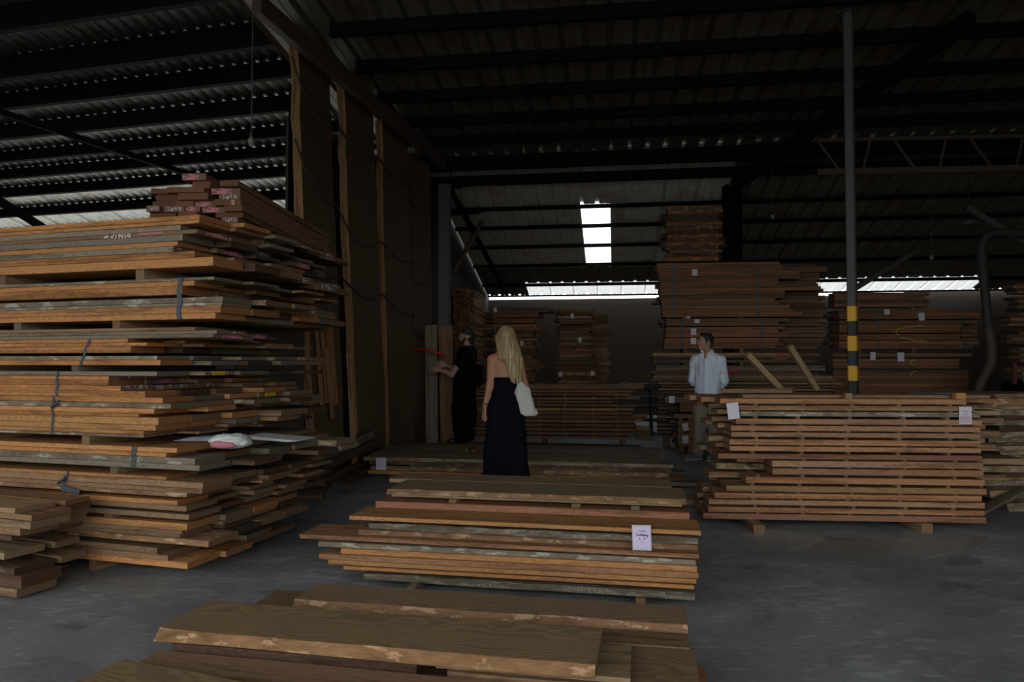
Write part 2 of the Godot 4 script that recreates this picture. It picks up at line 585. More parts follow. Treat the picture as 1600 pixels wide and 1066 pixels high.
func sheet_mesh(ln: float, wd: float, pitch: float, rib: float, fine: bool) -> Mesh:
	# one roof sheet, ribs along x, wd across z, trapezoid ribs pointing up, 3 mm thick
	var prof := []
	var z := 0.0
	while z < wd - 0.001:
		if fine:
			for q in [[0.0, 0.0], [0.18, rib * 0.5], [0.32, rib], [0.5, rib], [0.68, rib * 0.5], [0.82, 0.0]]:
				prof.append([q[1], z + q[0] * pitch])
		else:
			for q in [[0.0, 0.0], [0.1, rib], [0.22, rib], [0.32, 0.0], [0.62, 0.0], [0.64, 0.006], [0.67, 0.006], [0.69, 0.0]]:
				prof.append([q[1], z + q[0] * pitch])
		z += pitch
	prof.append([0.0, wd + 0.02])
	var st := SurfaceTool.new()
	st.begin(Mesh.PRIMITIVE_TRIANGLES)
	st.set_smooth_group(-1)
	for s in [-ln * 0.5]:
		for i in prof.size() - 1:
			var a: Array = prof[i]
			var b: Array = prof[i + 1]
			quad(st, Vector3(s, a[0], a[1]), Vector3(s, b[0], b[1]), Vector3(-s, b[0], b[1]), Vector3(-s, a[0], a[1]))
			quad(st, Vector3(s, a[0] - 0.003, a[1]), Vector3(-s, a[0] - 0.003, a[1]), Vector3(-s, b[0] - 0.003, b[1]), Vector3(s, b[0] - 0.003, b[1]))
	st.generate_normals()
	return st.commit()


func slope(fr: Transform3D, u: float, w0: float, h0: float, w1: float, h1: float) -> Array:
	# transform whose x runs up-slope from (w0,h0) to (w1,h1), z runs along +u... returns [transform, length]
	var a := fr * Vector3(u, h0, -w0)
	var b := fr * Vector3(u, h1, -w1)
	var x := (b - a).normalized()
	var z := (fr.basis * Vector3(1, 0, 0)).normalized()
	var y := z.cross(x).normalized()
	return [Transform3D(Basis(x, y, z), (a + b) * 0.5), a.distance_to(b)]


func roof(called: String, fr: Transform3D, u0: float, u1: float, w0: float, h0: float, w1: float, h1: float, step: float, pitch: float, rib: float, fine: bool, m: Material, skip: Array = []) -> Node3D:
	var root := Node3D.new()
	root.name = called
	root.set_meta("kind", "structure")
	add_child(root)
	var u := u0
	var s0 := slope(fr, 0, w0, h0, w1, h1)
	var mesh := sheet_mesh(s0[1], step, pitch, rib, fine)
	while u < u1 - 0.01:
		var s := slope(fr, u, w0, h0, w1, h1)
		var clear := false
		for k in skip:
			if absf(u - k) < 0.02:
				clear = true
		if not clear:
			put("roof_sheet", mesh, M.darkzinc if called == "ceiling_far" and u > 1.8 else m, root, s[0])  # darker sheets put the right bay's shade into the roof colour
		u += step
	return root


func purlin(root: Node3D, fr: Transform3D, u0: float, u1: float, w: float, h: float, dp: float, wd: float, m: Material = null) -> void:
	put("purlin", box_mesh(Vector3(u1 - u0, dp, wd)), m if m else M.steel, root, fr * loc((u0 + u1) * 0.5, h - dp * 0.5, w))


func roof_h(w: float) -> float:
	return 5.06 + 0.1 * (12.6 - w) if w < 12.6 else 5.06 - 0.271 * (w - 12.6)


func build_roof() -> void:
	var B := frame(0, 0, 8)
	var c := roof("ceiling", B, -4.3, 13.0, -3.5, roof_h(-3.5), 12.7, roof_h(12.7), 0.9, 0.3, 0.05, false, M.darkzinc)
	for w in [-3.0, -1.5, 0.0, 1.8, 3.6, 4.9, 5.8, 6.6, 7.5, 8.4, 9.3, 10.2, 11.05, 11.8]:
		purlin(c, B, -3.6 if w < 8.0 else -3.4, 12.5, w, roof_h(w) - 0.01, 0.16, 0.08)
	# far slope with a roof light between two sheets
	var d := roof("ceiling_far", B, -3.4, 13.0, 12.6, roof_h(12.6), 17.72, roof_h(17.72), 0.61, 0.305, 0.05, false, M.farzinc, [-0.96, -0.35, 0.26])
	for w in [12.7, 13.37, 14.58, 15.43, 16.39, 17.44, 18.67]:
		var big: bool = w < 14.0
		purlin(d, B, -3.4, 12.5, w, roof_h(w) - 0.012, 0.24 if w < 13.0 else (0.17 if big else 0.075), 0.12 if big else 0.06)
	# the sheets either side of the clear strip u -0.70 .. -0.09
	for q in [[-0.96, 0.26], [-0.09, 0.96]]:
		var s := slope(B, q[0], 12.6, roof_h(12.6), 17.72, roof_h(17.72))
		put("roof_sheet", sheet_mesh(s[1], q[1], q[1], 0.035, false), M.farzinc, d, s[0])
	var s2 := slope(B, -0.7, 12.6, roof_h(12.6), 14.58, roof_h(14.58))
	put("roof_sheet", sheet_mesh(s2[1], 0.61, 0.305, 0.05, false), M.farzinc, d, s2[0])
	var glass := mat(Color(0.9, 0.95, 1.0, 1.0), 0.1)
	glass.transparency = BaseMaterial3D.TRANSPARENCY_ALPHA
	glass.albedo_color.a = 0.08
	var s3 := slope(B, -0.7, 14.58, roof_h(14.58), 17.72, roof_h(17.72))
	var wn := struct("window_1", box_mesh(Vector3(s3[1], 0.004, 0.61)), glass, (s3[0] as Transform3D).translated_local(Vector3(0, 0.0, 0.305)))
	wn.set_meta("label", "clear roof light letting in white daylight")
	# eaves: translucent sheets, then an open slit above the wall
	var e := roof("ceiling_eaves", B, -3.4, -2.3, 17.65, roof_h(17.65), 19.5, roof_h(19.5), 0.55, 0.275, 0.035, false, M.darkzinc)
	var s := slope(B, -2.3, 17.65, roof_h(17.65), 19.5, roof_h(19.5))
	for i in 25:
		s = slope(B, -2.3 + i * 0.61, 17.65, roof_h(17.65), 18.67, roof_h(18.67))
		put("roof_sheet", sheet_mesh(s[1], 0.61, 0.305, 0.035, false), M.darkzinc, e, s[0])
		s = slope(B, -2.3 + i * 0.61, 18.67, roof_h(18.67), 19.5, roof_h(19.5))
		put("clear_sheet" if i < 18 else "roof_sheet", sheet_mesh(s[1], 0.61, 0.305, 0.035, false), M.translucent if i < 18 else M.darkzinc, e, s[0])
	purlin(e, B, -3.4, 12.8, 19.55, 3.19, 0.045, 0.05)
	# left bay
	var A := frame(0, 0, 15)
	var g := roof("ceiling_left", A, -17.8, -4.4, 5.0, roof_h(5.0) + 0.9, 14.35, lerpf(roof_h(5.0) + 0.9, 5.06 - 0.235 * 8.4, 9.35 / 16.0), 0.96, 0.2, 0.035, true, M.zinc)
	for w in [5.6, 6.6, 7.6, 8.5, 9.3, 10.1, 10.9, 11.5, 12.2, 13.1, 14.25]:
		var hh := lerpf(roof_h(5.0) + 0.9, 5.06 - 0.235 * 8.4, (w - 5.0) / 16.0) - 0.012
		purlin(g, A, -17.4, -4.5, w, hh, 0.34 if w < 9.0 else (0.25 if w < 10.5 else 0.19), 0.1)
	var f := roof("ceiling_front", A, -17.8, -4.4, -2.5, 6.9, 5.2, roof_h(5.0) + 0.92, 0.96, 0.16, 0.03, true, M.zinc)
	purlin(f, A, -17.4, -4.5, 3.0, 6.5, 0.2, 0.1)
	purlin(f, A, -17.4, -4.5, 0.5, 6.6, 0.2, 0.1)


func steel(called: String, a: Vector3, b: Vector3, s: Vector2, m: Material, label: String, cat := "beam") -> MeshInstance3D:
	var o := put(called, box_mesh(Vector3(a.distance_to(b), s.x, s.y), minf(s.x, s.y) * 0.12), m, null, between(a, b))
	tag(o, label, cat)
	return o


func channel_post(x: float, z: float, ht: float, sz: float, yaw: float, m: Material, label: String) -> void:
	# two channels with a web: an H section
	var root := base("steel_post", Transform3D(Basis(Vector3.UP, yaw), Vector3(x, 0, z)), label, "post")
	for s in [-1.0, 1.0]:
		put("flange", box_mesh(Vector3(0.012, ht, sz)), m, root, Transform3D(Basis.IDENTITY, Vector3(s * sz * 0.5, ht * 0.5, 0)))
	put("web", box_mesh(Vector3(sz, ht, 0.012)), m, root, Transform3D(Basis.IDENTITY, Vector3(0, ht * 0.5, 0)))
	put("base_plate", box_mesh(Vector3(sz + 0.1, 0.016, sz + 0.1)), m, root, Transform3D(Basis.IDENTITY, Vector3(0, 0.008, 0)))


func build_steel() -> void:
	channel_post(-2.86, -9.65, 5.0, 0.17, 0.26, M.steel, "black steel post between the tall board stack and the first upright slab")
	channel_post(-1.22, -13.2, 4.6, 0.22, 0.14, M.postgrey, "grey-green steel post behind the leaning boards by the man in black")
	channel_post(4.0, -13.3, 4.6, 0.26, 0.14, M.steel, "dark steel post rising behind the small bundle on the high stack")
	steel("roof_beam", Vector3(-2.78, 5.28, -7.9), Vector3(-1.2, 4.82, -12.6), Vector2(0.22, 0.12), M.steelbrown, "brown steel beam over the tops of the upright slabs")
	steel("brace", Vector3(-1.06, 3.0, -13.25), Vector3(-0.55, 4.0, -13.6), Vector2(0.07, 0.07), M.steelbrown, "short diagonal steel brace beside the grey-green post")
	steel("brace", Vector3(-1.1, 4.5, -13.4), Vector3(-0.15, 3.15, -18.4), Vector2(0.1, 0.08), M.steel, "long dark diagonal brace running down towards the bright eaves", "brace")
	steel("roof_beam", Vector3(4.0, 4.55, -13.1), Vector3(5.05, 5.15, -8.0), Vector2(0.2, 0.14), M.steel, "dark rafter between the striped post and the dark steel post")
	steel("tie_bar", Vector3(-6.2, 4.28, -7.7), Vector3(-4.3, 4.02, -11.0), Vector2(0.07, 0.07), M.steel, "black tie bar crossing under the bright left roof purlins", "bar")
	steel("tie_bar", Vector3(-6.6, 3.75, -8.0), Vector3(-6.3, 2.9, -11.2), Vector2(0.09, 0.09), M.steel, "short black rafter bar above the left end of the tall stack", "bar")
	# lattice girder in the dark right bay
	var g := base("lattice_girder", Transform3D.IDENTITY, "faint rusty lattice girder high in the dark bay behind the striped post", "girder")
	var a := Vector3(4.6, 4.72, -11.0)
	var b := Vector3(10.2, 4.78, -10.8)
	put("top_chord", box_mesh(Vector3(a.distance_to(b), 0.05, 0.05)), M.steelbrown, g, between(a, b))
	var dn := Vector3(0, -0.48, 0)
	put("bottom_chord", box_mesh(Vector3(a.distance_to(b), 0.09, 0.05)), M.steelbrown, g, between(a + dn, b + dn))
	for i in 10:
		var p := a.lerp(b, (i + (0.0 if i % 2 == 0 else 0.4)) / 10.0)
		var q := a.lerp(b, (i + (0.4 if i % 2 == 0 else 0.0)) / 10.0 + 0.02)
		put("lattice_bar", box_mesh(Vector3(p.distance_to(q + dn), 0.03, 0.03)), M.steelbrown, g, between(p, q + dn))
	steel("brace", Vector3(5.85, 2.6, -12.75), Vector3(7.3, 3.4, -13.2), Vector2(0.09, 0.08), M.postgrey, "slanting grey brace above the tagged stack behind the striped post", "brace")
	steel("brace", Vector3(7.4, 3.9, -11.9), Vector3(9.2, 2.75, -11.9), Vector2(0.09, 0.08), M.postgrey, "slanting grey brace above the bent duct at the dark right end", "brace")
	# striped post: square tube set on its corner
	var p := base("striped_post", Transform3D(Basis(Vector3.UP, deg_to_rad(52)), Vector3(3.82, 0, -8.25)), "square steel post with yellow and black stripes behind the spaced stack", "post")
	var sz := 0.095
	put("shaft", box_mesh(Vector3(5.35 - 2.0, sz, sz), 0.012), M.postgrey, p, Transform3D(Basis(Vector3.FORWARD, -PI * 0.5), Vector3(0, 2.0 + 3.35 * 0.5, 0)))
	var y := 2.0
	for i in 12:
		put("yellow_stripe" if i % 2 == 0 else "black_stripe", box_mesh(Vector3(0.1665, sz + 0.002, sz + 0.002), 0.012), M.yellow if i % 2 == 0 else M.black, p, Transform3D(Basis(Vector3.FORWARD, -PI * 0.5), Vector3(0, y - 0.0835, 0)))
		y -= 0.1667
	put("top_plate", box_mesh(Vector3(0.2, 0.012, 0.2)), M.postgrey, p, Transform3D(Basis.IDENTITY, Vector3(0, 5.35, 0)))


# ---------------------------------------------------------------- left stack

func build_left_stack() -> void:
	var fr := frame(-2.73, -4.858, 17)
	var rows := {"a": [[-1.772, 1.973, 2.668, 0.056, 0.29, 0, 0, 0], [-1.487, 1.973, 2.46, 0.053, 0.29, 0.313, 5, 0], [-1.538, 1.973, 2.49, 0.053, 0.29, 0.612, 2, 0], [-1.691, 1.973, 2.537, 0.054, 0.29, 0.918, 5, 0], [-1.827, 1.973, 2.506, 0.055, 0.29, 1.221, 3, 0], [-1.793, 1.973, 2.496, 0.056, 0.29, 1.525, 2, 0], [-2.094, 1.973, 2.755, 0.052, 0.29, 1.838, 2, 0], [-1.884, 2.031, 2.639, 0.041, 0.29, 0, 0, 0], [-1.696, 2.031, 2.514, 0.041, 0.29, 0.307, 2, 0], [-1.669, 2.031, 2.555, 0.038, 0.29, 0.611, 3, 0], [-1.957, 2.031, 2.566, 0.04, 0.29, 0.92, 0, 0], [-1.836, 2.031, 2.473, 0.038, 0.29, 1.222, 2, 0], [-2.037, 2.031, 2.618, 0.04, 0.29, 1.525, 2, 0], [-2.214, 2.031, 2.782, 0.038, 0.29, 1.833, 0, 0], [-2.056, 2.074, 2.642, 0.035, 0.29, 0, 3, 0], [-2.066, 2.074, 2.652, 0.031, 0.29, 0.305, 3, 0], [-1.962, 2.074, 2.492, 0.032, 0.29, 0.617, 2, 0], [-2.057, 2.074, 2.574, 0.033, 0.29, 0.921, 5, 0], [-2.399, 2.074, 2.751, 0.031, 0.29, 1.228, 2, 0], [-2.361, 2.074, 2.63, 0.032, 0.29, 1.526, 2, 0], [-2.25, 2.074, 2.482, 0.033, 0.29, 1.832, 5, 0], [-2.109, 2.11, 2.73, 0.031, 0.29, 0, 0, 0], [-2.128, 2.11, 2.799, 0.029, 0.29, 0.305, 2, 0], [-2.016, 2.11, 2.773, 0.028, 0.29, 0.616, 5, 0], [-2.087, 2.11, 2.609, 0.029, 0.29, 0.915, 2, 0], [-2.15, 2.11, 2.731, 0.029, 0.29, 1.222, 0, 0], [-2.266, 2.11, 2.782, 0.03, 0.29, 1.531, 5, 0], [-2.355, 2.11, 2.581, 0.028, 0.29, 1.833, 3, 0], [-1.835, 2.143, 2.499, 0.04, 0.29, 0, 3, 0], [-1.963, 2.143, 2.748, 0.039, 0.29, 0.309, 5, 0], [-1.936, 2.143, 2.618, 0.037, 0.29, 0.613, 2, 0], [-2.218, 2.143, 2.738, 0.038, 0.29, 0.916, 3, 0], [-1.884, 2.143, 2.513, 0.038, 0.29, 1.224, 2, 0], [-2.121, 2.143, 2.576, 0.039, 0.29, 1.531, 5, 0], [-2.305, 2.143, 2.716, 0.037, 0.29, 1.836, 3, 0], [-1.777, 2.184, 2.548, 0.026, 0.29, 0, 2, 0], [-1.997, 2.184, 2.785, 0.024, 0.29, 0.306, 2, 0], [-1.765, 2.184, 2.641, 0.024, 0.29, 0.615, 3, 0], [-1.974, 2.184, 2.677, 0.025, 0.29, 0.918, 5, 0], [-1.906, 2.184, 2.573, 0.025, 0.29, 1.227, 3, 0], [-2.188, 2.184, 2.785, 0.024, 0.29, 1.529, 2, 0], [-2.386, 2.184, 2.778, 0.024, 0.29, 1.836, 2, 0], [-2.059, 2.211, 2.702, 0.034, 0.29, 0, 3, 0], [-1.947, 2.211, 2.666, 0.034, 0.29, 0.309, 2, 0], [-1.9, 2.211, 2.668, 0.033, 0.29, 0.615, 2, 0], [-1.882, 2.211, 2.518, 0.032, 0.29, 0.92, 3, 0], [-2.244, 2.211, 2.671, 0.031, 0.29, 1.224, 2, 0], [-2.404, 2.211, 2.762, 0.031, 0.29, 1.533, 3, 0], [-2.123, 2.211, 2.462, 0.032, 0.29, 1.833, 5, 0], [-1.879, 2.247, 2.664, 0.023, 0.29, 0, 0, 0], [-1.874, 2.247, 2.701, 0.022, 0.29, 0.308, 2, 0], [-1.839, 2.247, 2.753, 0.022, 0.29, 0.614, 3, 0], [-1.828, 2.247, 2.665, 0.021, 0.29, 0.919, 5, 0], [-1.823, 2.247, 2.553, 0.022, 0.29, 1.221, 5, 0], [-1.99, 2.247, 2.675, 0.022, 0.29, 1.526, 5, 0], [-1.978, 2.247, 2.617, 0.021, 0.29, 1.831, 5, 0], [-1.692, 2.272, 2.482, 0.031, 0.29, 0, 0, 0], [-1.697, 2.272, 2.584, 0.029, 0.29, 0.312, 0, 0], [-1.851, 2.272, 2.67, 0.03, 0.29, 0.613, 2, 0], [-1.848, 2.272, 2.623, 0.029, 0.29, 0.921, 2, 0], [-1.929, 2.272, 2.659, 0.028, 0.29, 1.228, 2, 0], [-1.772, 2.272, 2.457, 0.03, 0.29, 1.527, 3, 0], [-1.978, 2.272, 2.617, 0.028, 0.29, 1.835, 2, 0]],
		"b": [[-1.686, 1.64, 2.605, 0.036, 0.29, 0, 0, 0], [-1.849, 1.64, 2.739, 0.032, 0.29, 0.309, 2, 0], [-1.838, 1.64, 2.724, 0.033, 0.29, 0.612, 3, 0], [-1.776, 1.64, 2.553, 0.034, 0.29, 0.919, 2, 0], [-1.944, 1.64, 2.758, 0.035, 0.29, 1.22, 5, 0], [-2.027, 1.64, 2.637, 0.034, 0.29, 1.527, 2, 0], [-1.679, 1.677, 2.635, 0.046, 0.29, 0, 0, 0], [-1.72, 1.677, 2.689, 0.044, 0.29, 0.306, 2, 0], [-1.752, 1.677, 2.609, 0.045, 0.29, 0.617, 5, 0], [-1.693, 1.677, 2.6, 0.044, 0.29, 0.92, 0, 0], [-1.888, 1.677, 2.751, 0.045, 0.29, 1.224, 3, 0], [-1.984, 1.677, 2.765, 0.043, 0.29, 1.531, 2, 0], [-1.59, 1.724, 2.556, 0.018, 0.29, 0, 3, 1], [-1.787, 1.724, 2.654, 0.018, 0.29, 0.309, 3, 1], [-1.677, 1.724, 2.617, 0.017, 0.29, 0.614, 2, 1], [-1.734, 1.724, 2.599, 0.017, 0.29, 0.915, 2, 1], [-1.855, 1.724, 2.737, 0.018, 0.29, 1.225, 2, 1], [-2.161, 1.724, 2.793, 0.018, 0.29, 1.531, 3, 1], [-1.502, 1.744, 2.467, 0.034, 0.29, 0, 3, 1], [-1.597, 1.744, 2.665, 0.034, 0.29, 0.306, 2, 1], [-1.617, 1.744, 2.697, 0.032, 0.29, 0.611, 2, 1], [-1.643, 1.744, 2.474, 0.032, 0.29, 0.919, 2, 1], [-1.684, 1.744, 2.548, 0.033, 0.29, 1.221, 3, 1], [-1.776, 1.744, 2.497, 0.032, 0.29, 1.528, 5, 1], [-1.995, 1.797, 2.66, 0.055, 0.29, 0, 0, 0], [-2.087, 1.797, 2.77, 0.05, 0.29, 0.307, 2, 0], [-1.85, 1.797, 2.552, 0.054, 0.29, 0.614, 5, 0], [-2.105, 1.797, 2.643, 0.051, 0.29, 0.921, 0, 0], [-2.204, 1.797, 2.733, 0.054, 0.29, 1.224, 2, 0], [-2.281, 1.797, 2.7, 0.053, 0.29, 1.526, 2, 0], [-1.931, 1.853, 2.684, 0.03, 0.29, 0, 0, 0], [-1.953, 1.853, 2.627, 0.028, 0.29, 0.308, 0, 0], [-1.724, 1.853, 2.488, 0.029, 0.29, 0.614, 2, 0], [-2.116, 1.853, 2.781, 0.028, 0.29, 0.921, 2, 0], [-2.118, 1.853, 2.79, 0.029, 0.29, 1.227, 0, 0], [-2.136, 1.853, 2.582, 0.03, 0.29, 1.527, 5, 0], [-1.879, 1.885, 2.776, 0.02, 0.29, 0, 3, 1], [-1.616, 1.885, 2.582, 0.019, 0.29, 0.308, 3, 1], [-1.918, 1.885, 2.786, 0.019, 0.29, 0.61, 3, 1], [-1.754, 1.885, 2.709, 0.019, 0.29, 0.916, 2, 1], [-1.874, 1.885, 2.518, 0.019, 0.29, 1.227, 2, 1], [-1.735, 1.885, 2.45, 0.019, 0.29, 1.532, 2, 1]],
		"c": [[-1.765, 1.522, 2.667, 0.022, 0.29, 0, 3, 0], [-1.856, 1.522, 2.612, 0.02, 0.29, 0.31, 3, 0], [-2.235, 1.522, 2.754, 0.021, 0.29, 0.614, 3, 0], [-2.334, 1.522, 2.713, 0.021, 0.29, 0.915, 2, 0], [-1.838, 1.545, 2.764, 0.022, 0.29, 0, 3, 0], [-1.802, 1.545, 2.561, 0.02, 0.29, 0.305, 2, 0], [-1.856, 1.545, 2.491, 0.021, 0.29, 0.612, 2, 0], [-1.924, 1.545, 2.462, 0.021, 0.29, 0.92, 2, 0], [-1.913, 1.569, 2.68, 0.021, 0.29, 0, 4, 0], [-2.023, 1.569, 2.688, 0.019, 0.29, 0.308, 2, 0], [-2.124, 1.569, 2.507, 0.019, 0.29, 0.615, 3, 0], [-2.158, 1.569, 2.601, 0.021, 0.29, 0.915, 5, 0]],
		"d": [[-1.972, 1.348, 2.471, 0.033, 0.29, 0, 0, 0], [-1.873, 1.348, 2.509, 0.03, 0.29, 0.312, 3, 0], [-1.873, 1.348, 2.573, 0.03, 0.29, 0.611, 5, 0], [-1.718, 1.348, 2.482, 0.031, 0.29, 0.92, 3, 0], [-1.835, 1.348, 2.589, 0.03, 0.29, 1.222, 3, 0], [-2.119, 1.382, 2.593, 0.027, 0.29, 0, 3, 1], [-2.26, 1.382, 2.756, 0.027, 0.29, 0.307, 3, 1], [-1.876, 1.382, 2.516, 0.025, 0.29, 0.617, 3, 1], [-1.927, 1.382, 2.64, 0.027, 0.29, 0.92, 3, 1], [-1.89, 1.382, 2.669, 0.026, 0.29, 1.223, 2, 1], [-2.33, 1.429, 2.598, 0.042, 0.29, 0, 0, 0], [-2.266, 1.429, 2.669, 0.04, 0.29, 0.312, 5, 0], [-2.42, 1.429, 2.762, 0.041, 0.29, 0.614, 3, 0], [-2.129, 1.429, 2.481, 0.04, 0.29, 0.922, 3, 0], [-2.194, 1.429, 2.638, 0.039, 0.29, 1.226, 2, 0], [-2.334, 1.472, 2.73, 0.022, 0.29, 0, 0, 0], [-1.969, 1.472, 2.547, 0.021, 0.29, 0.307, 2, 0], [-2.194, 1.472, 2.759, 0.022, 0.29, 0.611, 2, 0], [-2.083, 1.472, 2.713, 0.021, 0.29, 0.922, 3, 0], [-1.998, 1.472, 2.651, 0.021, 0.29, 1.227, 2, 0], [-2.438, 1.496, 2.679, 0.025, 0.29, 0, 0, 0], [-2.275, 1.496, 2.695, 0.023, 0.29, 0.311, 0, 0], [-2.229, 1.496, 2.562, 0.023, 0.29, 0.611, 2, 0], [-2.139, 1.496, 2.55, 0.022, 0.29, 0.921, 2, 0], [-2.018, 1.496, 2.493, 0.024, 0.29, 1.227, 0, 0]],
		"e": [[-2.216, 1.141, 2.603, 0.038, 0.29, 0, 0, 0], [-2.057, 1.141, 2.456, 0.036, 0.29, 0.306, 5, 0], [-2.02, 1.141, 2.454, 0.036, 0.29, 0.617, 2, 0], [-1.933, 1.141, 2.544, 0.036, 0.29, 0.92, 0, 0], [-2.207, 1.141, 2.728, 0.034, 0.29, 1.223, 3, 0], [-2.585, 1.18, 2.77, 0.034, 0.29, 0, 0, 0], [-2.264, 1.18, 2.51, 0.031, 0.29, 0.31, 3, 0], [-2.566, 1.18, 2.789, 0.032, 0.29, 0.611, 3, 0], [-2.259, 1.18, 2.69, 0.031, 0.29, 0.915, 3, 0], [-2.115, 1.18, 2.619, 0.033, 0.29, 1.223, 2, 0], [-2.441, 1.216, 2.525, 0.033, 0.29, 0, 0, 0], [-2.455, 1.216, 2.556, 0.031, 0.29, 0.311, 2, 0], [-2.3, 1.216, 2.573, 0.031, 0.29, 0.618, 2, 0], [-2.33, 1.216, 2.666, 0.031, 0.29, 0.916, 0, 0], [-2.199, 1.216, 2.584, 0.03, 0.29, 1.223, 3, 0], [-2.624, 1.25, 2.714, 0.026, 0.29, 0, 0, 0], [-2.622, 1.25, 2.729, 0.025, 0.29, 0.309, 2, 0], [-2.466, 1.25, 2.668, 0.025, 0.29, 0.613, 5, 0], [-2.52, 1.25, 2.662, 0.025, 0.29, 0.922, 5, 0], [-2.469, 1.25, 2.664, 0.024, 0.29, 1.224, 0, 0], [-2.166, 1.278, 2.641, 0.029, 0.29, 0, 3, 0], [-2.203, 1.278, 2.794, 0.028, 0.29, 0.312, 3, 0], [-1.997, 1.278, 2.638, 0.028, 0.29, 0.613, 3, 0], [-1.855, 1.278, 2.522, 0.027, 0.29, 0.915, 5, 0], [-1.892, 1.278, 2.653, 0.028, 0.29, 1.226, 5, 0]],
		"f": [[-2.176, 0.883, 2.557, 0.016, 0.29, 0, 3, 1], [-2.221, 0.883, 2.775, 0.015, 0.29, 0.305, 2, 1], [-2.361, 0.883, 2.764, 0.016, 0.29, 0.617, 2, 1], [-2.038, 0.883, 2.647, 0.015, 0.29, 0.916, 5, 1], [-2.281, 0.883, 2.791, 0.016, 0.29, 1.223, 2, 1], [-2.075, 0.901, 2.451, 0.025, 0.29, 0, 0, 0], [-2.293, 0.901, 2.713, 0.024, 0.29, 0.307, 2, 0], [-2.047, 0.901, 2.585, 0.023, 0.29, 0.616, 2, 0], [-1.978, 0.901, 2.537, 0.023, 0.29, 0.917, 2, 0], [-1.81, 0.901, 2.477, 0.025, 0.29, 1.221, 5, 0], [-2.123, 0.928, 2.595, 0.036, 0.29, 0, 0, 0], [-2.184, 0.928, 2.649, 0.034, 0.29, 0.31, 0, 0], [-1.994, 0.928, 2.596, 0.034, 0.29, 0.614, 3, 0], [-1.858, 0.928, 2.596, 0.032, 0.29, 0.922, 2, 0], [-1.81, 0.928, 2.461, 0.033, 0.29, 1.225, 3, 0], [-2.17, 0.965, 2.661, 0.048, 0.29, 0, 0, 0], [-2.079, 0.965, 2.564, 0.044, 0.29, 0.311, 2, 0], [-1.902, 0.965, 2.471, 0.045, 0.29, 0.617, 0, 0], [-1.746, 0.965, 2.516, 0.045, 0.29, 0.918, 2, 0], [-1.937, 0.965, 2.744, 0.045, 0.29, 1.221, 5, 0], [-2.185, 1.014, 2.518, 0.02, 0.29, 0, 0, 0], [-2.247, 1.014, 2.568, 0.018, 0.29, 0.311, 0, 0], [-2.237, 1.014, 2.708, 0.019, 0.29, 0.616, 3, 0], [-2.231, 1.014, 2.785, 0.019, 0.29, 0.923, 5, 0], [-2.277, 1.014, 2.735, 0.018, 0.29, 1.223, 0, 0], [-2.056, 1.035, 2.511, 0.034, 0.29, 0, 0, 0], [-1.918, 1.035, 2.536, 0.033, 0.29, 0.309, 0, 0], [-2.331, 1.035, 2.787, 0.031, 0.29, 0.61, 5, 0], [-2.185, 1.035, 2.781, 0.03, 0.29, 0.921, 2, 0], [-1.728, 1.035, 2.456, 0.033, 0.29, 1.228, 2, 0], [-2.119, 1.071, 2.713, 0.033, 0.29, 0, 3, 1], [-1.993, 1.071, 2.584, 0.031, 0.29, 0.309, 2, 1], [-1.891, 1.071, 2.651, 0.031, 0.29, 0.613, 3, 1], [-1.754, 1.071, 2.601, 0.031, 0.29, 0.923, 5, 1], [-1.743, 1.071, 2.501, 0.033, 0.29, 1.224, 3, 1], [-2.078, 1.106, 2.601, 0.034, 0.29, 0, 0, 0], [-2.233, 1.106, 2.749, 0.031, 0.29, 0.309, 3, 0], [-1.898, 1.106, 2.452, 0.033, 0.29, 0.613, 0, 0], [-2.07, 1.106, 2.647, 0.034, 0.29, 0.922, 2, 0], [-1.876, 1.106, 2.518, 0.033, 0.29, 1.22, 2, 0]],
		"g": [[-1.817, 0.687, 2.632, 0.034, 0.29, 0, 3, 0], [-1.79, 0.687, 2.784, 0.033, 0.29, 0.309, 5, 0], [-1.893, 0.687, 2.72, 0.032, 0.29, 0.617, 3, 0], [-1.583, 0.687, 2.673, 0.031, 0.29, 0.915, 5, 0], [-1.635, 0.687, 2.734, 0.033, 0.29, 1.223, 3, 0], [-1.984, 0.722, 2.764, 0.041, 0.29, 0, 3, 1], [-2.029, 0.722, 2.762, 0.037, 0.29, 0.311, 2, 1], [-1.917, 0.722, 2.798, 0.038, 0.29, 0.613, 3, 1], [-1.682, 0.722, 2.577, 0.037, 0.29, 0.92, 3, 1], [-1.412, 0.722, 2.477, 0.039, 0.29, 1.22, 3, 1], [-2.034, 0.764, 2.593, 0.027, 0.29, 0, 0, 0], [-2.166, 0.764, 2.712, 0.025, 0.29, 0.308, 0, 0], [-1.864, 0.764, 2.533, 0.026, 0.29, 0.618, 3, 0], [-2.118, 0.764, 2.734, 0.024, 0.29, 0.916, 2, 0], [-1.905, 0.764, 2.721, 0.024, 0.29, 1.224, 2, 0], [-2.149, 0.793, 2.791, 0.03, 0.29, 0, 0, 0], [-1.788, 0.793, 2.549, 0.027, 0.29, 0.308, 0, 0], [-1.89, 0.793, 2.642, 0.028, 0.29, 0.617, 3, 0], [-1.822, 0.793, 2.542, 0.028, 0.29, 0.921, 2, 0], [-1.984, 0.793, 2.683, 0.027, 0.29, 1.22, 3, 0]],
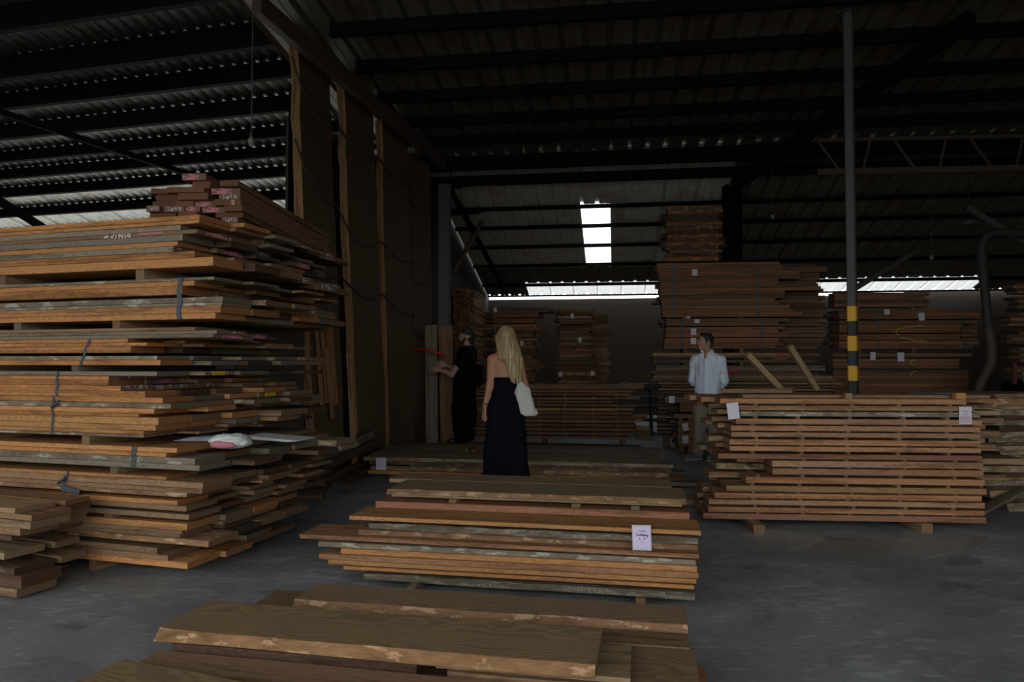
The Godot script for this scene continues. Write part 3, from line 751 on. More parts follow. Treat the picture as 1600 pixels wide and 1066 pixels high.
		"h": [[-1.782, 0.377, 2.524, 0.034, 0.29, 0, 2, 0], [-1.835, 0.377, 2.533, 0.031, 0.29, 0.311, 5, 0], [-2.06, 0.377, 2.759, 0.033, 0.29, 0.614, 3, 0], [-1.932, 0.377, 2.679, 0.033, 0.29, 0.918, 2, 0], [-2.009, 0.377, 2.778, 0.033, 0.29, 1.228, 5, 0], [-1.839, 0.429, 2.556, 0.032, 0.29, 0, 2, 0], [-2.019, 0.429, 2.676, 0.029, 0.29, 0.307, 2, 0], [-2.008, 0.429, 2.774, 0.03, 0.29, 0.614, 2, 0], [-1.794, 0.429, 2.61, 0.029, 0.29, 0.915, 2, 0], [-1.856, 0.429, 2.609, 0.029, 0.29, 1.221, 5, 0], [-1.922, 0.462, 2.57, 0.031, 0.29, 0, 0, 0], [-1.959, 0.462, 2.542, 0.028, 0.29, 0.311, 2, 0], [-1.812, 0.462, 2.538, 0.028, 0.29, 0.612, 2, 0], [-2.108, 0.462, 2.696, 0.029, 0.29, 0.922, 2, 0], [-1.89, 0.462, 2.658, 0.029, 0.29, 1.227, 2, 0], [-1.854, 0.517, 2.574, 0.028, 0.29, 0, 2, 1], [-1.815, 0.517, 2.465, 0.027, 0.29, 0.309, 3, 1], [-1.63, 0.517, 2.459, 0.026, 0.29, 0.613, 2, 1], [-1.916, 0.517, 2.664, 0.026, 0.29, 0.923, 3, 1], [-2.055, 0.517, 2.702, 0.027, 0.29, 1.22, 2, 1], [-1.87, 0.546, 2.701, 0.028, 0.29, 0, 2, 0], [-1.959, 0.546, 2.762, 0.027, 0.29, 0.306, 5, 0], [-1.607, 0.546, 2.492, 0.027, 0.29, 0.612, 2, 0], [-1.955, 0.546, 2.758, 0.026, 0.29, 0.92, 2, 0], [-1.654, 0.546, 2.504, 0.026, 0.29, 1.222, 3, 0], [-1.941, 0.576, 2.781, 0.041, 0.29, 0, 2, 0], [-1.713, 0.576, 2.503, 0.04, 0.29, 0.31, 2, 0], [-1.833, 0.576, 2.678, 0.037, 0.29, 0.611, 5, 0], [-1.749, 0.576, 2.607, 0.039, 0.29, 0.922, 5, 0], [-1.872, 0.576, 2.647, 0.038, 0.29, 1.228, 2, 0], [-1.964, 0.618, 2.526, 0.022, 0.29, 0, 0, 0], [-2.077, 0.618, 2.597, 0.021, 0.29, 0.312, 2, 0], [-1.986, 0.618, 2.519, 0.02, 0.29, 0.617, 0, 0], [-2.084, 0.618, 2.67, 0.021, 0.29, 0.923, 3, 0], [-2.078, 0.618, 2.568, 0.02, 0.29, 1.225, 0, 0]],
		"i": [[-2.013, 0.072, 2.746, 0.04, 0.29, 0, 0, 0], [-1.949, 0.072, 2.722, 0.038, 0.29, 0.306, 0, 0], [-1.772, 0.072, 2.485, 0.039, 0.29, 0.617, 2, 0], [-1.994, 0.072, 2.701, 0.037, 0.29, 0.922, 2, 0], [-1.891, 0.113, 2.472, 0.035, 0.29, 0, 2, 0], [-1.911, 0.113, 2.464, 0.031, 0.29, 0.311, 2, 0], [-1.776, 0.113, 2.486, 0.032, 0.29, 0.612, 3, 0], [-2.152, 0.113, 2.639, 0.033, 0.29, 0.92, 5, 0], [-2.068, 0.149, 2.563, 0.04, 0.29, 0, 2, 0], [-2.131, 0.149, 2.613, 0.037, 0.29, 0.311, 2, 0], [-2.06, 0.149, 2.483, 0.039, 0.29, 0.615, 5, 0], [-2.059, 0.149, 2.545, 0.038, 0.29, 0.923, 2, 0], [-1.712, 0.22, 2.6, 0.037, 0.29, 0, 2, 1], [-1.955, 0.22, 2.793, 0.034, 0.29, 0.31, 5, 1], [-1.732, 0.22, 2.564, 0.036, 0.29, 0.614, 2, 1], [-1.928, 0.22, 2.75, 0.036, 0.29, 0.917, 2, 1], [-1.972, 0.259, 2.644, 0.023, 0.29, 0, 2, 0], [-1.777, 0.259, 2.54, 0.021, 0.29, 0.31, 5, 0], [-2.035, 0.259, 2.715, 0.022, 0.29, 0.611, 3, 0], [-1.986, 0.259, 2.606, 0.021, 0.29, 0.917, 2, 0], [-1.994, 0.284, 2.675, 0.027, 0.29, 0, 2, 0], [-1.914, 0.284, 2.667, 0.026, 0.29, 0.306, 2, 0], [-1.806, 0.284, 2.554, 0.027, 0.29, 0.615, 2, 0], [-1.954, 0.284, 2.702, 0.025, 0.29, 0.921, 5, 0], [-1.844, 0.312, 2.568, 0.041, 0.29, 0, 0, 0], [-1.991, 0.312, 2.756, 0.039, 0.29, 0.31, 3, 0], [-1.988, 0.312, 2.757, 0.038, 0.29, 0.613, 0, 0], [-1.828, 0.312, 2.551, 0.038, 0.29, 0.923, 2, 0]]}
	var span: Dictionary = {"a": [1.973, 2.302], "b": [1.64, 1.905], "c": [1.522, 1.59], "d": [1.348, 1.52], "e": [1.141, 1.307], "f": [0.883, 1.14], "g": [0.687, 0.822], "h": [0.377, 0.64], "i": [0.072, 0.353]}
	var straps: Dictionary = {"b": 0.645, "d": -0.145, "e": -0.343, "f": -0.376, "g": 0.306, "h": -0.309, "i": -0.398}
	var words := {"a": "topmost wide pack of orange boards on the tall stack, with white scrawl and pink paint", "b": "second pack from the top of the tall stack, tied by one grey band", "c": "thin grey pack of three layers under the banded pack of the tall stack", "d": "fourth pack of the tall stack, tied with a thin slanting cord", "e": "short even pack of orange boards at mid height of the tall stack", "f": "orange pack with a knotted dark strap, level with the yellow film scraps", "g": "greyish pack of the tall stack that carries the papers and white bag", "h": "brown pack of the tall stack tied with a cord and loose black tail", "i": "bottom pack of the tall stack resting on wooden blocks on the floor"}
	for key in rows:
		var root := bundle("lumber_bundle", fr, rows[key], words[key], "packs of the tall stack", 1, 1 if key in ["a", "c", "e"] else 0)
		if straps.has(key):
			strap_on(root, straps[key], span[key][0], span[key][1], 0.6, 0.034 if key == "b" else (0.04 if key == "g" else 0.018), key in ["f", "h"], 0.07 if key in ["d", "h"] else 0.0)
		if key == "h":
			put("strap_tail", box_mesh(Vector3(0.16, 0.035, 0.004)), M.strap, root, turned(Vector3(straps[key] + 0.11, lerpf(span[key][0], span[key][1], 0.55), 0.016) - root.get_meta("at"), 0.0, 0.0, -0.14))
		if key == "a":
			var at: Vector3 = root.get_meta("at")
			var bd: Array = rows["a"][0]
			# white scrawl and pink paint on the brown board, about a metre from its right end
			var row: Array = []
			for r in rows["a"]:
				if r[6] == 2 and r[5] < 0.01:
					row = r
			var x0: float = row[0] + row[2] - 0.72
			var strokes := [[0.0, 0.4, 0.035, 0.5], [0.012, 0.1, 0.02, 0.0], [0.045, 0.1, 0.012, 0.8], [0.06, 0.5, 0.03, 1.0], [0.085, 0.1, 0.03, 1.35], [0.11, 0.15, 0.032, 1.57], [0.125, 0.4, 0.03, 2.2], [0.14, 0.15, 0.032, 1.4], [0.16, 0.2, 0.03, 1.57], [0.18, 0.1, 0.02, 0.1], [0.185, 0.5, 0.03, 1.9], [0.2, 0.3, 0.028, 1.5]]
			for s in strokes:
				put("paint_stroke", box_mesh(Vector3(s[2], 0.009, 0.002)), M.whitepaint, root, turned(Vector3(x0 + s[0], row[1] + row[3] * (0.25 + s[1] * 0.5), 0.005) - at, 0, 0, s[3]))
			put("pink_paint", box_mesh(Vector3(0.2, row[3] * 0.5, 0.002)), M.pink, root, Transform3D(Basis.IDENTITY, Vector3(x0 + 0.36, row[1] + row[3] * 0.6, 0.0042) - at))
	var bear: Array = [[-1.241, 1.906, 0.066, 0, 0], [-0.843, 1.906, 0.066, 0, 1], [0.346, 1.906, 0.066, 0, 2], [-0.693, 1.591, 0.048, 1, 1], [0.161, 1.591, 0.048, 1, 2], [-1.099, 1.308, 0.039, 3, 1], [-0.175, 1.308, 0.039, 3, 2], [-1.024, 0.823, 0.059, 5, 1], [-0.077, 0.823, 0.059, 5, 2], [-1.199, 0.641, 0.045, 6, 1], [0.164, 0.641, 0.045, 6, 2], [-0.949, 0.354, 0.021, 7, 1], [0.118, 0.354, 0.021, 7, 2], [-0.998, 0.001, 0.07, 8, 1], [-0.001, 0.001, 0.07, 8, 2]]
	for b in bear:
		var on_floor: bool = b[1] < 0.01
		stick(fr, b[0] - 0.03, b[1], b[2], 0.012, 1.35, 0.062, ("square wooden block on the floor under the tall stack, %s" if on_floor else "wooden spacer block under the " + ORD[b[3]] + " pack of the tall stack, %s") % ["leftmost", "further left", "nearest its right end"][b[4]], "floor blocks of the tall stack" if on_floor else "spacers of the tall stack", "spacer_block", "spacer")
	# red boards lying end-on over the stack
	var rp := frame(-2.026, -5.45, -87.5)
	var ends: Array = [[-0.027, 2.368, 2.297, 0.041, 0.146, 0.005, 2], [-0.017, 2.368, 2.393, 0.042, 0.252, 0.2, 0], [0.003, 2.368, 2.256, 0.041, 0.213, 0.497, 0], [0.036, 2.411, 2.318, 0.043, 0.247, 0.206, 0], [0.007, 2.41, 2.383, 0.041, 0.126, 0.015, 1], [0.012, 2.411, 2.266, 0.042, 0.213, 0.497, 0], [0.025, 2.452, 2.358, 0.039, 0.211, -0.014, 0], [-0.029, 2.455, 2.315, 0.036, 0.141, 0.312, 0], [0.022, 2.454, 2.308, 0.037, 0.198, 0.498, 0], [0.009, 2.492, 2.293, 0.045, 0.105, 0.312, 2], [0, 2.492, 2.245, 0.045, 0.16, 0.423, 1], [-0.03, 2.491, 2.394, 0.045, 0.102, 0.594, 1], [0.029, 2.492, 2.234, 0.041, 0.181, 0.119, 2], [-0.016, 2.492, 2.301, 0.042, 0.133, -0.021, 0], [0.023, 2.538, 2.28, 0.043, 0.132, 0.367, 0], [-0.022, 2.535, 2.284, 0.045, 0.201, -0.014, 3], [0.039, 2.538, 2.329, 0.043, 0.165, 0.196, 2], [0.044, 2.538, 2.241, 0.044, 0.188, 0.504, 0], [-0.011, 2.582, 2.213, 0.05, 0.233, 0.238, 0], [0.044, 2.583, 2.275, 0.052, 0.186, 0.477, 0], [0.017, 2.581, 2.245, 0.048, 0.159, 0.01, 1], [-0.022, 2.635, 2.312, 0.04, 0.283, 0.264, 0], [0.014, 2.635, 2.361, 0.038, 0.137, 0.551, 0], [0.033, 2.63, 2.345, 0.045, 0.219, 0.015, 2], [0.041, 2.676, 2.306, 0.056, 0.13, 0.254, 0], [-0.03, 2.676, 2.285, 0.043, 0.141, 0.002, 0], [0.007, 2.733, 2.238, 0.05, 0.182, 0.265, 2]]
	for u in [0.12, 1.7]:
		stick(rp, u, 2.302 + 0.001, 0.0635, -0.02, 0.82, 0.07, "packer stick under the red pack atop the tall stack, %s" % ("near its painted ends" if u < 1.0 else "towards its far end"), "packers of the red pack")
	var n := 0
	var words2 := {0: "plain end", 1: "white-scrawled end", 2: "pink-daubed end", 3: "numbered end"}
	var lay := 0
	var last := -1.0
	for e in ends:
		if absf(e[1] - last) > 0.025:
			lay += 1
			last = e[1]
		var o := put("sawn_board", board(e[2], e[3], e[4], 6, 0, e[6] if e[6] < 3 else 0, 1), null, null, rp * loc(e[0] + e[2] * 0.5, e[1], e[5]))
		var place := 0
		for q in ends:
			if absf(q[1] - e[1]) < 0.025 and q[5] < e[5]:
				place += 1
		tag(o, "red board with %s, %s from right on the %s layer of the red pack" % [words2[e[6]], ["first", "second", "third", "fourth", "fifth", "sixth"][place], "lowest" if lay == 1 else ORD[lay - 1]], "board", "red boards end-on atop the tall stack")
		if e[6] == 3:
			# a chalked 2 on the end
			var pts := [[0.0, 0.7], [0.25, 1.0], [0.6, 0.85], [0.5, 0.5], [0.0, 0.05], [0.7, 0.0]]
			for k in pts.size() - 1:
				var p0 := Vector3(-e[2] * 0.5 - 0.0012, 0.006 + pts[k][1] * e[3] * 0.65, -e[4] * 0.35 + pts[k][0] * 0.035)
				var p1 := Vector3(-e[2] * 0.5 - 0.0012, 0.006 + pts[k + 1][1] * e[3] * 0.65, -e[4] * 0.35 + pts[k + 1][0] * 0.035)
				put("chalk_numeral", box_mesh(Vector3(p0.distance_to(p1) + 0.004, 0.005, 0.002)), M.whitepaint, o, between(p0, p1, Vector3.LEFT).rotated_local(Vector3.RIGHT, PI * 0.5))
		n += 1
	# carried by the rear columns of the pack below
	# papers, bag and film on and in the stack
	var g: Array = span["g"]
	var top: float = g[1] + 0.003
	var it: Array = [[0.455, 0.382], [0.932, 0.15], [0.893, 0.686]]
	var mag := base("magazine", fr * loc(it[0][0], top, it[0][1], 0.25), "pale open magazine lying on the greyish pack of the tall stack", "magazine")
	for i in 5:
		put("page", box_mesh(Vector3(0.3 - i * 0.012, 0.0025, 0.2)), M.white if i % 2 else M.paper, mag, Transform3D(Basis(Vector3.UP, 0.05 * i), Vector3(0.01 * i, 0.002 + 0.004 * i, -0.02 * i - 0.1)))
	put("cover_strip", box_mesh(Vector3(0.16, 0.003, 0.03)), M.teal, mag, turned(Vector3(0.06, 0.024, -0.14), 0, 0.3, 0))
	var bag := base("plastic_bag", fr * loc(it[1][0], top, it[1][1], 0.1), "crumpled white plastic bag holding something pink beside the magazine", "bag")
	var bn := noise(5, 9.0)
	put("bag_body", blob(Vector3(0.135, 0.045, 0.09), bn, 0.35), M.white, bag, Transform3D(Basis.IDENTITY, Vector3(0, 0.04, 0)))
	put("pink_packet", blob(Vector3(0.085, 0.024, 0.025), bn, 0.2), M.pink, bag, Transform3D(Basis.IDENTITY, Vector3(-0.01, 0.024, 0.085)))
	var pap := base("loose_papers", fr * loc(it[2][0], top, it[2][1], -0.1), "sheaf of white papers sticking out past the stack near the metal pole", "papers")
	for i in 4:
		put("sheet", box_mesh(Vector3(0.42, 0.003, 0.26)), M.white, pap, turned(Vector3(0.02 * i, 0.003 + 0.005 * i, 0.01 * i), 0, 0.06 * i, -0.02 - 0.012 * i))
	var ys := [["d", 2], ["e", 1], ["f", 3]]
	for q in ys:
		var list: Array = rows[q[0]]
		var col: int = q[1]
		var r: Array = list[list.size() - {"d": 5, "e": 5, "f": 5}[q[0]] + col]
		var k := base("film_scrap", fr * loc(r[0] + r[2] + 0.012, r[1] + 0.001, r[5] + 0.12), "scrap of yellow film on a board end, " + {"d": "highest of the three on the tall stack", "e": "nearest the front of the tall stack", "f": "furthest back on the tall stack"}[q[0]], "scrap")
		put("film", box_mesh(Vector3(0.006, r[3] * 0.95, 0.13), 0.001), M.yellowfilm, k, Transform3D(Basis.IDENTITY, Vector3(0, r[3] * 0.5, 0)))
	var pole := put("metal_pole", tube([Vector3(-2.78, 0.0, -7.6), Vector3(-2.9, 1.0, -7.75), Vector3(-3.02, 1.95, -7.9)], 0.022, 8), M.postgrey)
	tag(pole, "thin grey metal pole leaning up beside the far end of the tall stack", "pole")


func blob(r: Vector3, n: FastNoiseLite, amp: float) -> Mesh:
	var s := SphereMesh.new()
	s.radius = 1.0
	s.height = 2.0
	s.radial_segments = 26
	s.rings = 14
	var a := s.get_mesh_arrays()
	var v: PackedVector3Array = a[Mesh.ARRAY_VERTEX]
	for i in v.size():
		var k := 1.0 + amp * n.get_noise_3dv(v[i] * 0.22)
		v[i] = v[i] * r * k
	a[Mesh.ARRAY_VERTEX] = v
	a[Mesh.ARRAY_NORMAL] = null
	a[Mesh.ARRAY_TANGENT] = null
	var m := ArrayMesh.new()
	m.add_surface_from_arrays(Mesh.PRIMITIVE_TRIANGLES, a)
	var st := SurfaceTool.new()
	st.create_from(m, 0)
	st.generate_normals()
	return st.commit()


func build_fore_pile() -> void:
	var fr := frame(-2.843, -4.272, 20)
	var rows: Array = [[-1.597, 0.013, 1.6, 0.049, 0.25, 0, 2, 0], [-1.578, 0.064, 1.6, 0.07, 0.25, 0, 5, 0], [-1.621, 0.135, 1.6, 0.042, 0.25, 0, 5, 1], [-1.702, 0.221, 1.6, 0.04, 0.25, 0, 4, 0], [-1.668, 0.33, 1.6, 0.033, 0.25, 0, 5, 0], [-1.586, 0.365, 1.6, 0.045, 0.25, 0, 2, 0], [-1.495, 0.411, 1.6, 0.042, 0.25, 0, 4, 0], [-1.506, 0.455, 1.6, 0.034, 0.25, 0, 2, 0], [-1.631, 0.49, 1.6, 0.03, 0.25, 0, 4, 0]]
	rows.reverse()
	for i in rows.size():
		var r: Array = rows[i]
		plank(fr, r, "%s board, %s from the top at the front of the corner pile" % [TONE_WORD[r[6]], ORD[i] if i else "first"], "boards of the corner pile", 0.012 * sin(i * 2.1))
		if i < 7:
			plank(fr, [r[0] + rng.randf_range(-0.1, 0.06), r[1], r[2], r[3] * 0.97, 0.17, 0.285, [2, 5, 2][i % 3], 0], "brown board just behind the %s front board of the corner pile" % (ORD[i] if i else "first"), "rear boards of the corner pile")
	for u in [-1.2, -0.4]:
		stick(fr, u, 0.0, rows[-1][1] - 0.001, 0.02, 0.6, 0.06, "low wooden block under the corner pile, %s" % ("further left" if u < -1.0 else "nearer its right end"), "blocks of the corner pile", "spacer_block")


# ---------------------------------------------------------------- right spaced stack

func price_tag(fr: Transform3D, u: float, h: float, w: float, wd: float, ht: float, tilt: float, kind: int, label: String) -> void:
	var root := base("price_tag", fr * turned(Vector3(u, h - ht * 0.5, -w), 0, 0, tilt), label, "tag", "paper tags on the stacks")
	put("sleeve", box_mesh(Vector3(wd * 1.16, ht * 1.22, 0.0025), 0.0005), M.plastic, root, Transform3D(Basis.IDENTITY, Vector3(0, ht * 0.5, 0)))
	var pm := MeshInstance3D.new()
	pm.name = "paper"
	var q := BoxMesh.new()
	q.size = Vector3(wd, ht, 0.0015)
	pm.mesh = q
	pm.material_override = tag_mat(kind)
	pm.position = Vector3(0, ht * 0.5, 0.0022)
	root.add_child(pm)


func tag_mat(kind: int) -> Material:
	if M.has("tag%d" % kind):
		return M["tag%d" % kind]
	var im := Image.create(96, 144, false, Image.FORMAT_RGB8)
	var paper := Color(0.86, 0.78, 0.88) if kind < 2 else Color(0.8, 0.78, 0.8)
	im.fill(paper)
	var ink := Color(0.13, 0.08, 0.22)
	if kind == 0:
		pen(im, [[30, 30], [36, 18], [44, 24], [38, 34]], ink, 2)
		pen(im, [[50, 32], [52, 18], [60, 30], [64, 16], [74, 32]], ink, 2)
		pen(im, [[12, 42], [24, 40]], ink, 2)
		pen(im, [[18, 41], [18, 56], [26, 56], [28, 48], [32, 56], [38, 50], [42, 58], [48, 42], [48, 58], [54, 50], [60, 58], [62, 44], [66, 58], [72, 50], [78, 58], [82, 50], [82, 66], [74, 68]], ink, 3)
		pen(im, [[34, 70], [34, 84], [42, 84]], ink, 2)
		pen(im, [[34, 76], [40, 76]], ink, 2)
		pen(im, [[54, 70], [68, 84]], ink, 2)
		pen(im, [[68, 70], [56, 84]], ink, 2)
		pen(im, [[40, 100], [46, 94], [50, 104], [56, 96], [60, 106]], Color(0.6, 0.52, 0.66), 2)
	elif kind == 1:
		for i in 3:
			pen(im, [[12, 36 + i * 32], [84, 36 + i * 32]], Color(0.45, 0.38, 0.6), 2)
		pen(im, [[20, 22], [30, 14], [36, 28], [46, 16], [60, 26]], ink, 2)
		pen(im, [[44, 42], [46, 60]], ink, 3)
		pen(im, [[16, 80], [34, 82]], ink, 3)
		pen(im, [[52, 82], [66, 76], [72, 88]], ink, 3)
	elif kind == 2:
		pen(im, [[24, 34], [36, 26], [44, 40], [58, 26], [72, 40]], Color(0.35, 0.33, 0.36), 3)
		pen(im, [[24, 64], [40, 58], [52, 70], [70, 60]], Color(0.4, 0.38, 0.42), 3)
		pen(im, [[26, 96], [44, 90], [60, 98]], Color(0.6, 0.4, 0.44), 3)
		for y in range(80, 144):
			for x in 96:
				im.set_pixel(x, y, im.get_pixel(x, y).lerp(Color(0.75, 0.55, 0.6), 0.5))
	var m := mat(Color.WHITE, 0.7)
	m.albedo_texture = ImageTexture.create_from_image(im)
	m.uv1_scale = Vector3(3, 2, 1)
	M["tag%d" % kind] = m
	return m


func pen(im: Image, pts: Array, c: Color, w: int) -> void:
	for i in pts.size() - 1:
		var a := Vector2(pts[i][0], pts[i][1])
		var b := Vector2(pts[i + 1][0], pts[i + 1][1])
		var n := int(a.distance_to(b)) + 1
		for k in n + 1:
			var p := a.lerp(b, float(k) / n)
			im.fill_rect(Rect2i(int(p.x), int(p.y), w, w), c)


func build_spaced_stack() -> void:
	var fr := frame(2.711, -6.039, 4.5)
	var rows: Array = [[-1.132, 0.075, 2.234, 0.047, 0.26, 0, 6, 0], [-1.095, 0.134, 2.183, 0.039, 0.26, 0, 1, 0], [-1.084, 0.195, 2.178, 0.041, 0.26, 0, 1, 0], [-1.037, 0.248, 2.11, 0.043, 0.26, 0, 1, 0], [-0.943, 0.303, 2.054, 0.048, 0.26, 0, 7, 0], [-0.782, 0.374, 1.875, 0.049, 0.26, 0, 1, 0], [-0.57, 0.445, 1.659, 0.052, 0.26, 0, 1, 0], [-0.569, 0.509, 1.654, 0.051, 0.26, 0, 1, 0], [-1.008, 0.573, 2.088, 0.042, 0.26, 0, 6, 0], [-0.909, 0.636, 1.98, 0.04, 0.26, 0, 1, 0], [-0.914, 0.688, 1.985, 0.044, 0.26, 0, 1, 0], [-0.897, 0.753, 1.968, 0.039, 0.26, 0, 1, 0], [-0.902, 0.804, 1.976, 0.043, 0.26, 0, 1, 0], [-0.86, 0.858, 1.943, 0.044, 0.26, 0, 1, 0], [-0.823, 0.924, 1.897, 0.038, 0.26, 0, 3, 1], [-0.844, 0.973, 1.864, 0.04, 0.26, 0, 1, 0], [-0.983, 1.025, 1.95, 0.044, 0.26, 0, 1, 0]]
	var gaps: Array = [[0.122, 0.012], [0.173, 0.021], [0.236, 0.012], [0.291, 0.012], [0.351, 0.023], [0.423, 0.022], [0.497, 0.012], [0.561, 0.012], [0.614, 0.022], [0.676, 0.012], [0.732, 0.021], [0.792, 0.012], [0.846, 0.012], [0.903, 0.021], [0.961, 0.012], [1.013, 0.012]]
	var us: Array = [-0.692, -0.317, 0.065, 0.472, 0.861]
	var deep: Array = [-1.091, -1.025, -0.96, -1.003, -0.949, -0.905, -1.031, -0.971, -1.003, -0.796, -0.971, -1.031, -0.916, -1.091, -1.135, -1.113, -1.124]
	var bear: Array = [-0.682, 0.672, 0.075]
	rows.reverse()
	for i in rows.size():
		var r: Array = rows[i]
		plank(fr, r, "%s sawn board, %s from the top in the front face of the spaced stack" % [TONE_WORD[r[6]], ORD[i] if i else "first"], "front boards of the spaced stack", 0.0)
		var d: float = deep[i]
		plank(fr, [d, r[1], 2.3 + r[0] - d + rng.randf_range(-0.2, 0.0), r[3] * 0.98, 0.28, 0.285, [1, 2, 4, 2][i % 4], i % 3 if i % 3 < 2 else 0], "board whose end juts out behind the %s front board of the spaced stack" % (ORD[i] if i else "first"), "jutting rear boards of the spaced stack")
		if i % 4 == 0 or i == 1:
			plank(fr, [d - 0.05, r[1], 2.25, r[3] * 0.98, 0.3, 0.6, [1, 2, 3][i % 3], 0], "rearmost board on the %s layer of the spaced stack" % (ORD[i] if i else "top"), "rearmost boards of the spaced stack")
	for i in gaps.size():
		for u in us:
			stick(fr, u + rng.randf_range(-0.03, 0.03) - 0.015, gaps[i][0] + 0.0006, gaps[i][1] - 0.0012, rng.randf_range(0.0, 0.014), 0.86, 0.03, "small spacer stick under the %s front board of the spaced stack, %s from left" % [(ORD[gaps.size() - 1 - i] if i < gaps.size() - 1 else "first"), ["first", "second", "third", "fourth", "fifth"][us.find(u)]], "spacer sticks of the spaced stack")
	stick(fr, bear[0] - 0.05, 0.0, bear[2] - 0.001, -0.2, 1.1, 0.085, "squared wooden bearer jutting out under the left part of the spaced stack", "bearers of the spaced stack", "bearer_block", "bearer")
	stick(fr, bear[1] - 0.05, 0.0, bear[2] - 0.001, -0.05, 0.95, 0.085, "short wooden bearer under the right part of the spaced stack", "bearers of the spaced stack", "bearer_block", "bearer")
	var tg: Array = [[-0.878, 0.968, 0.95, 0.941]]
	price_tag(fr, tg[0][0], tg[0][1], -0.012, 0.082, 0.11, 0.13, 3, "pinkish paper tag in a clear sleeve tilted at the left end of the spaced stack")
	price_tag(fr, tg[0][2], tg[0][3], -0.012, 0.085, 0.115, 0.0, 2, "white and pink paper tag hung straight at the right end of the spaced stack")
	# odd pieces on top
	var t: float = rows[0][1] + rows[0][3] + 0.0015
	var o := put("offcut_block", box_mesh(Vector3(0.075, 0.05, 0.06), 0.004), null, null, fr * loc(0.93, t + 0.025, 0.04))
	o.material_override = tinted(0)
	tag(o, "small orange wood block standing on the spaced stack near its right end", "block")
	o = put("offcut_block", box_mesh(Vector3(0.05, 0.045, 0.06), 0.004), tinted(4), null, fr * loc(0.05, t + 0.0225, 0.03))
	tag(o, "small pale wood block standing on the spaced stack below the striped post", "block")
	plank(fr, [-0.78, t, 2.0, 0.028, 0.2, 0.11, 2, 0], "long brown board lying flat along the top of the spaced stack", "boards on top of the spaced stack", 0.02)
	o = put("sawn_board", board(0.62, 0.04, 0.1, 2, 0), null, null, fr * turned(Vector3(-0.62, t + 0.031, -0.34), 0, -0.5, 0.03))
	tag(o, "short dark board lying askew on the spaced stack behind the man's elbow", "board", "boards on top of the spaced stack")
	o = put("leaning_stud", board(0.48, 0.05, 0.06, 4, 0), null, null, fr * turned(Vector3(-0.5, t + 0.19, -0.5), 0.1, 0.25, -0.75))
	tag(o, "short pale stud slanting down onto the spaced stack before the dark strapped stack", "stud")
	o = put("leaning_stud", board(0.5, 0.05, 0.06, 4, 0), null, null, fr * turned(Vector3(-0.1, t + 0.235, -0.72), 0.1, 0.2, -0.95))
	tag(o, "steep pale stud leaning beside the foot of the striped post", "stud")


func tinted(tone: int) -> StandardMaterial3D:
	var k := "tint%d" % tone
	if not M.has(k):
		var m := mat(TONE[tone], 0.8)
		m.albedo_texture = (M.sawn as StandardMaterial3D).albedo_texture
		m.uv1_triplanar = true
		m.uv1_scale = Vector3(1.2, 3, 3)
		M[k] = m
	return M[k]


# ---------------------------------------------------------------- middle piles

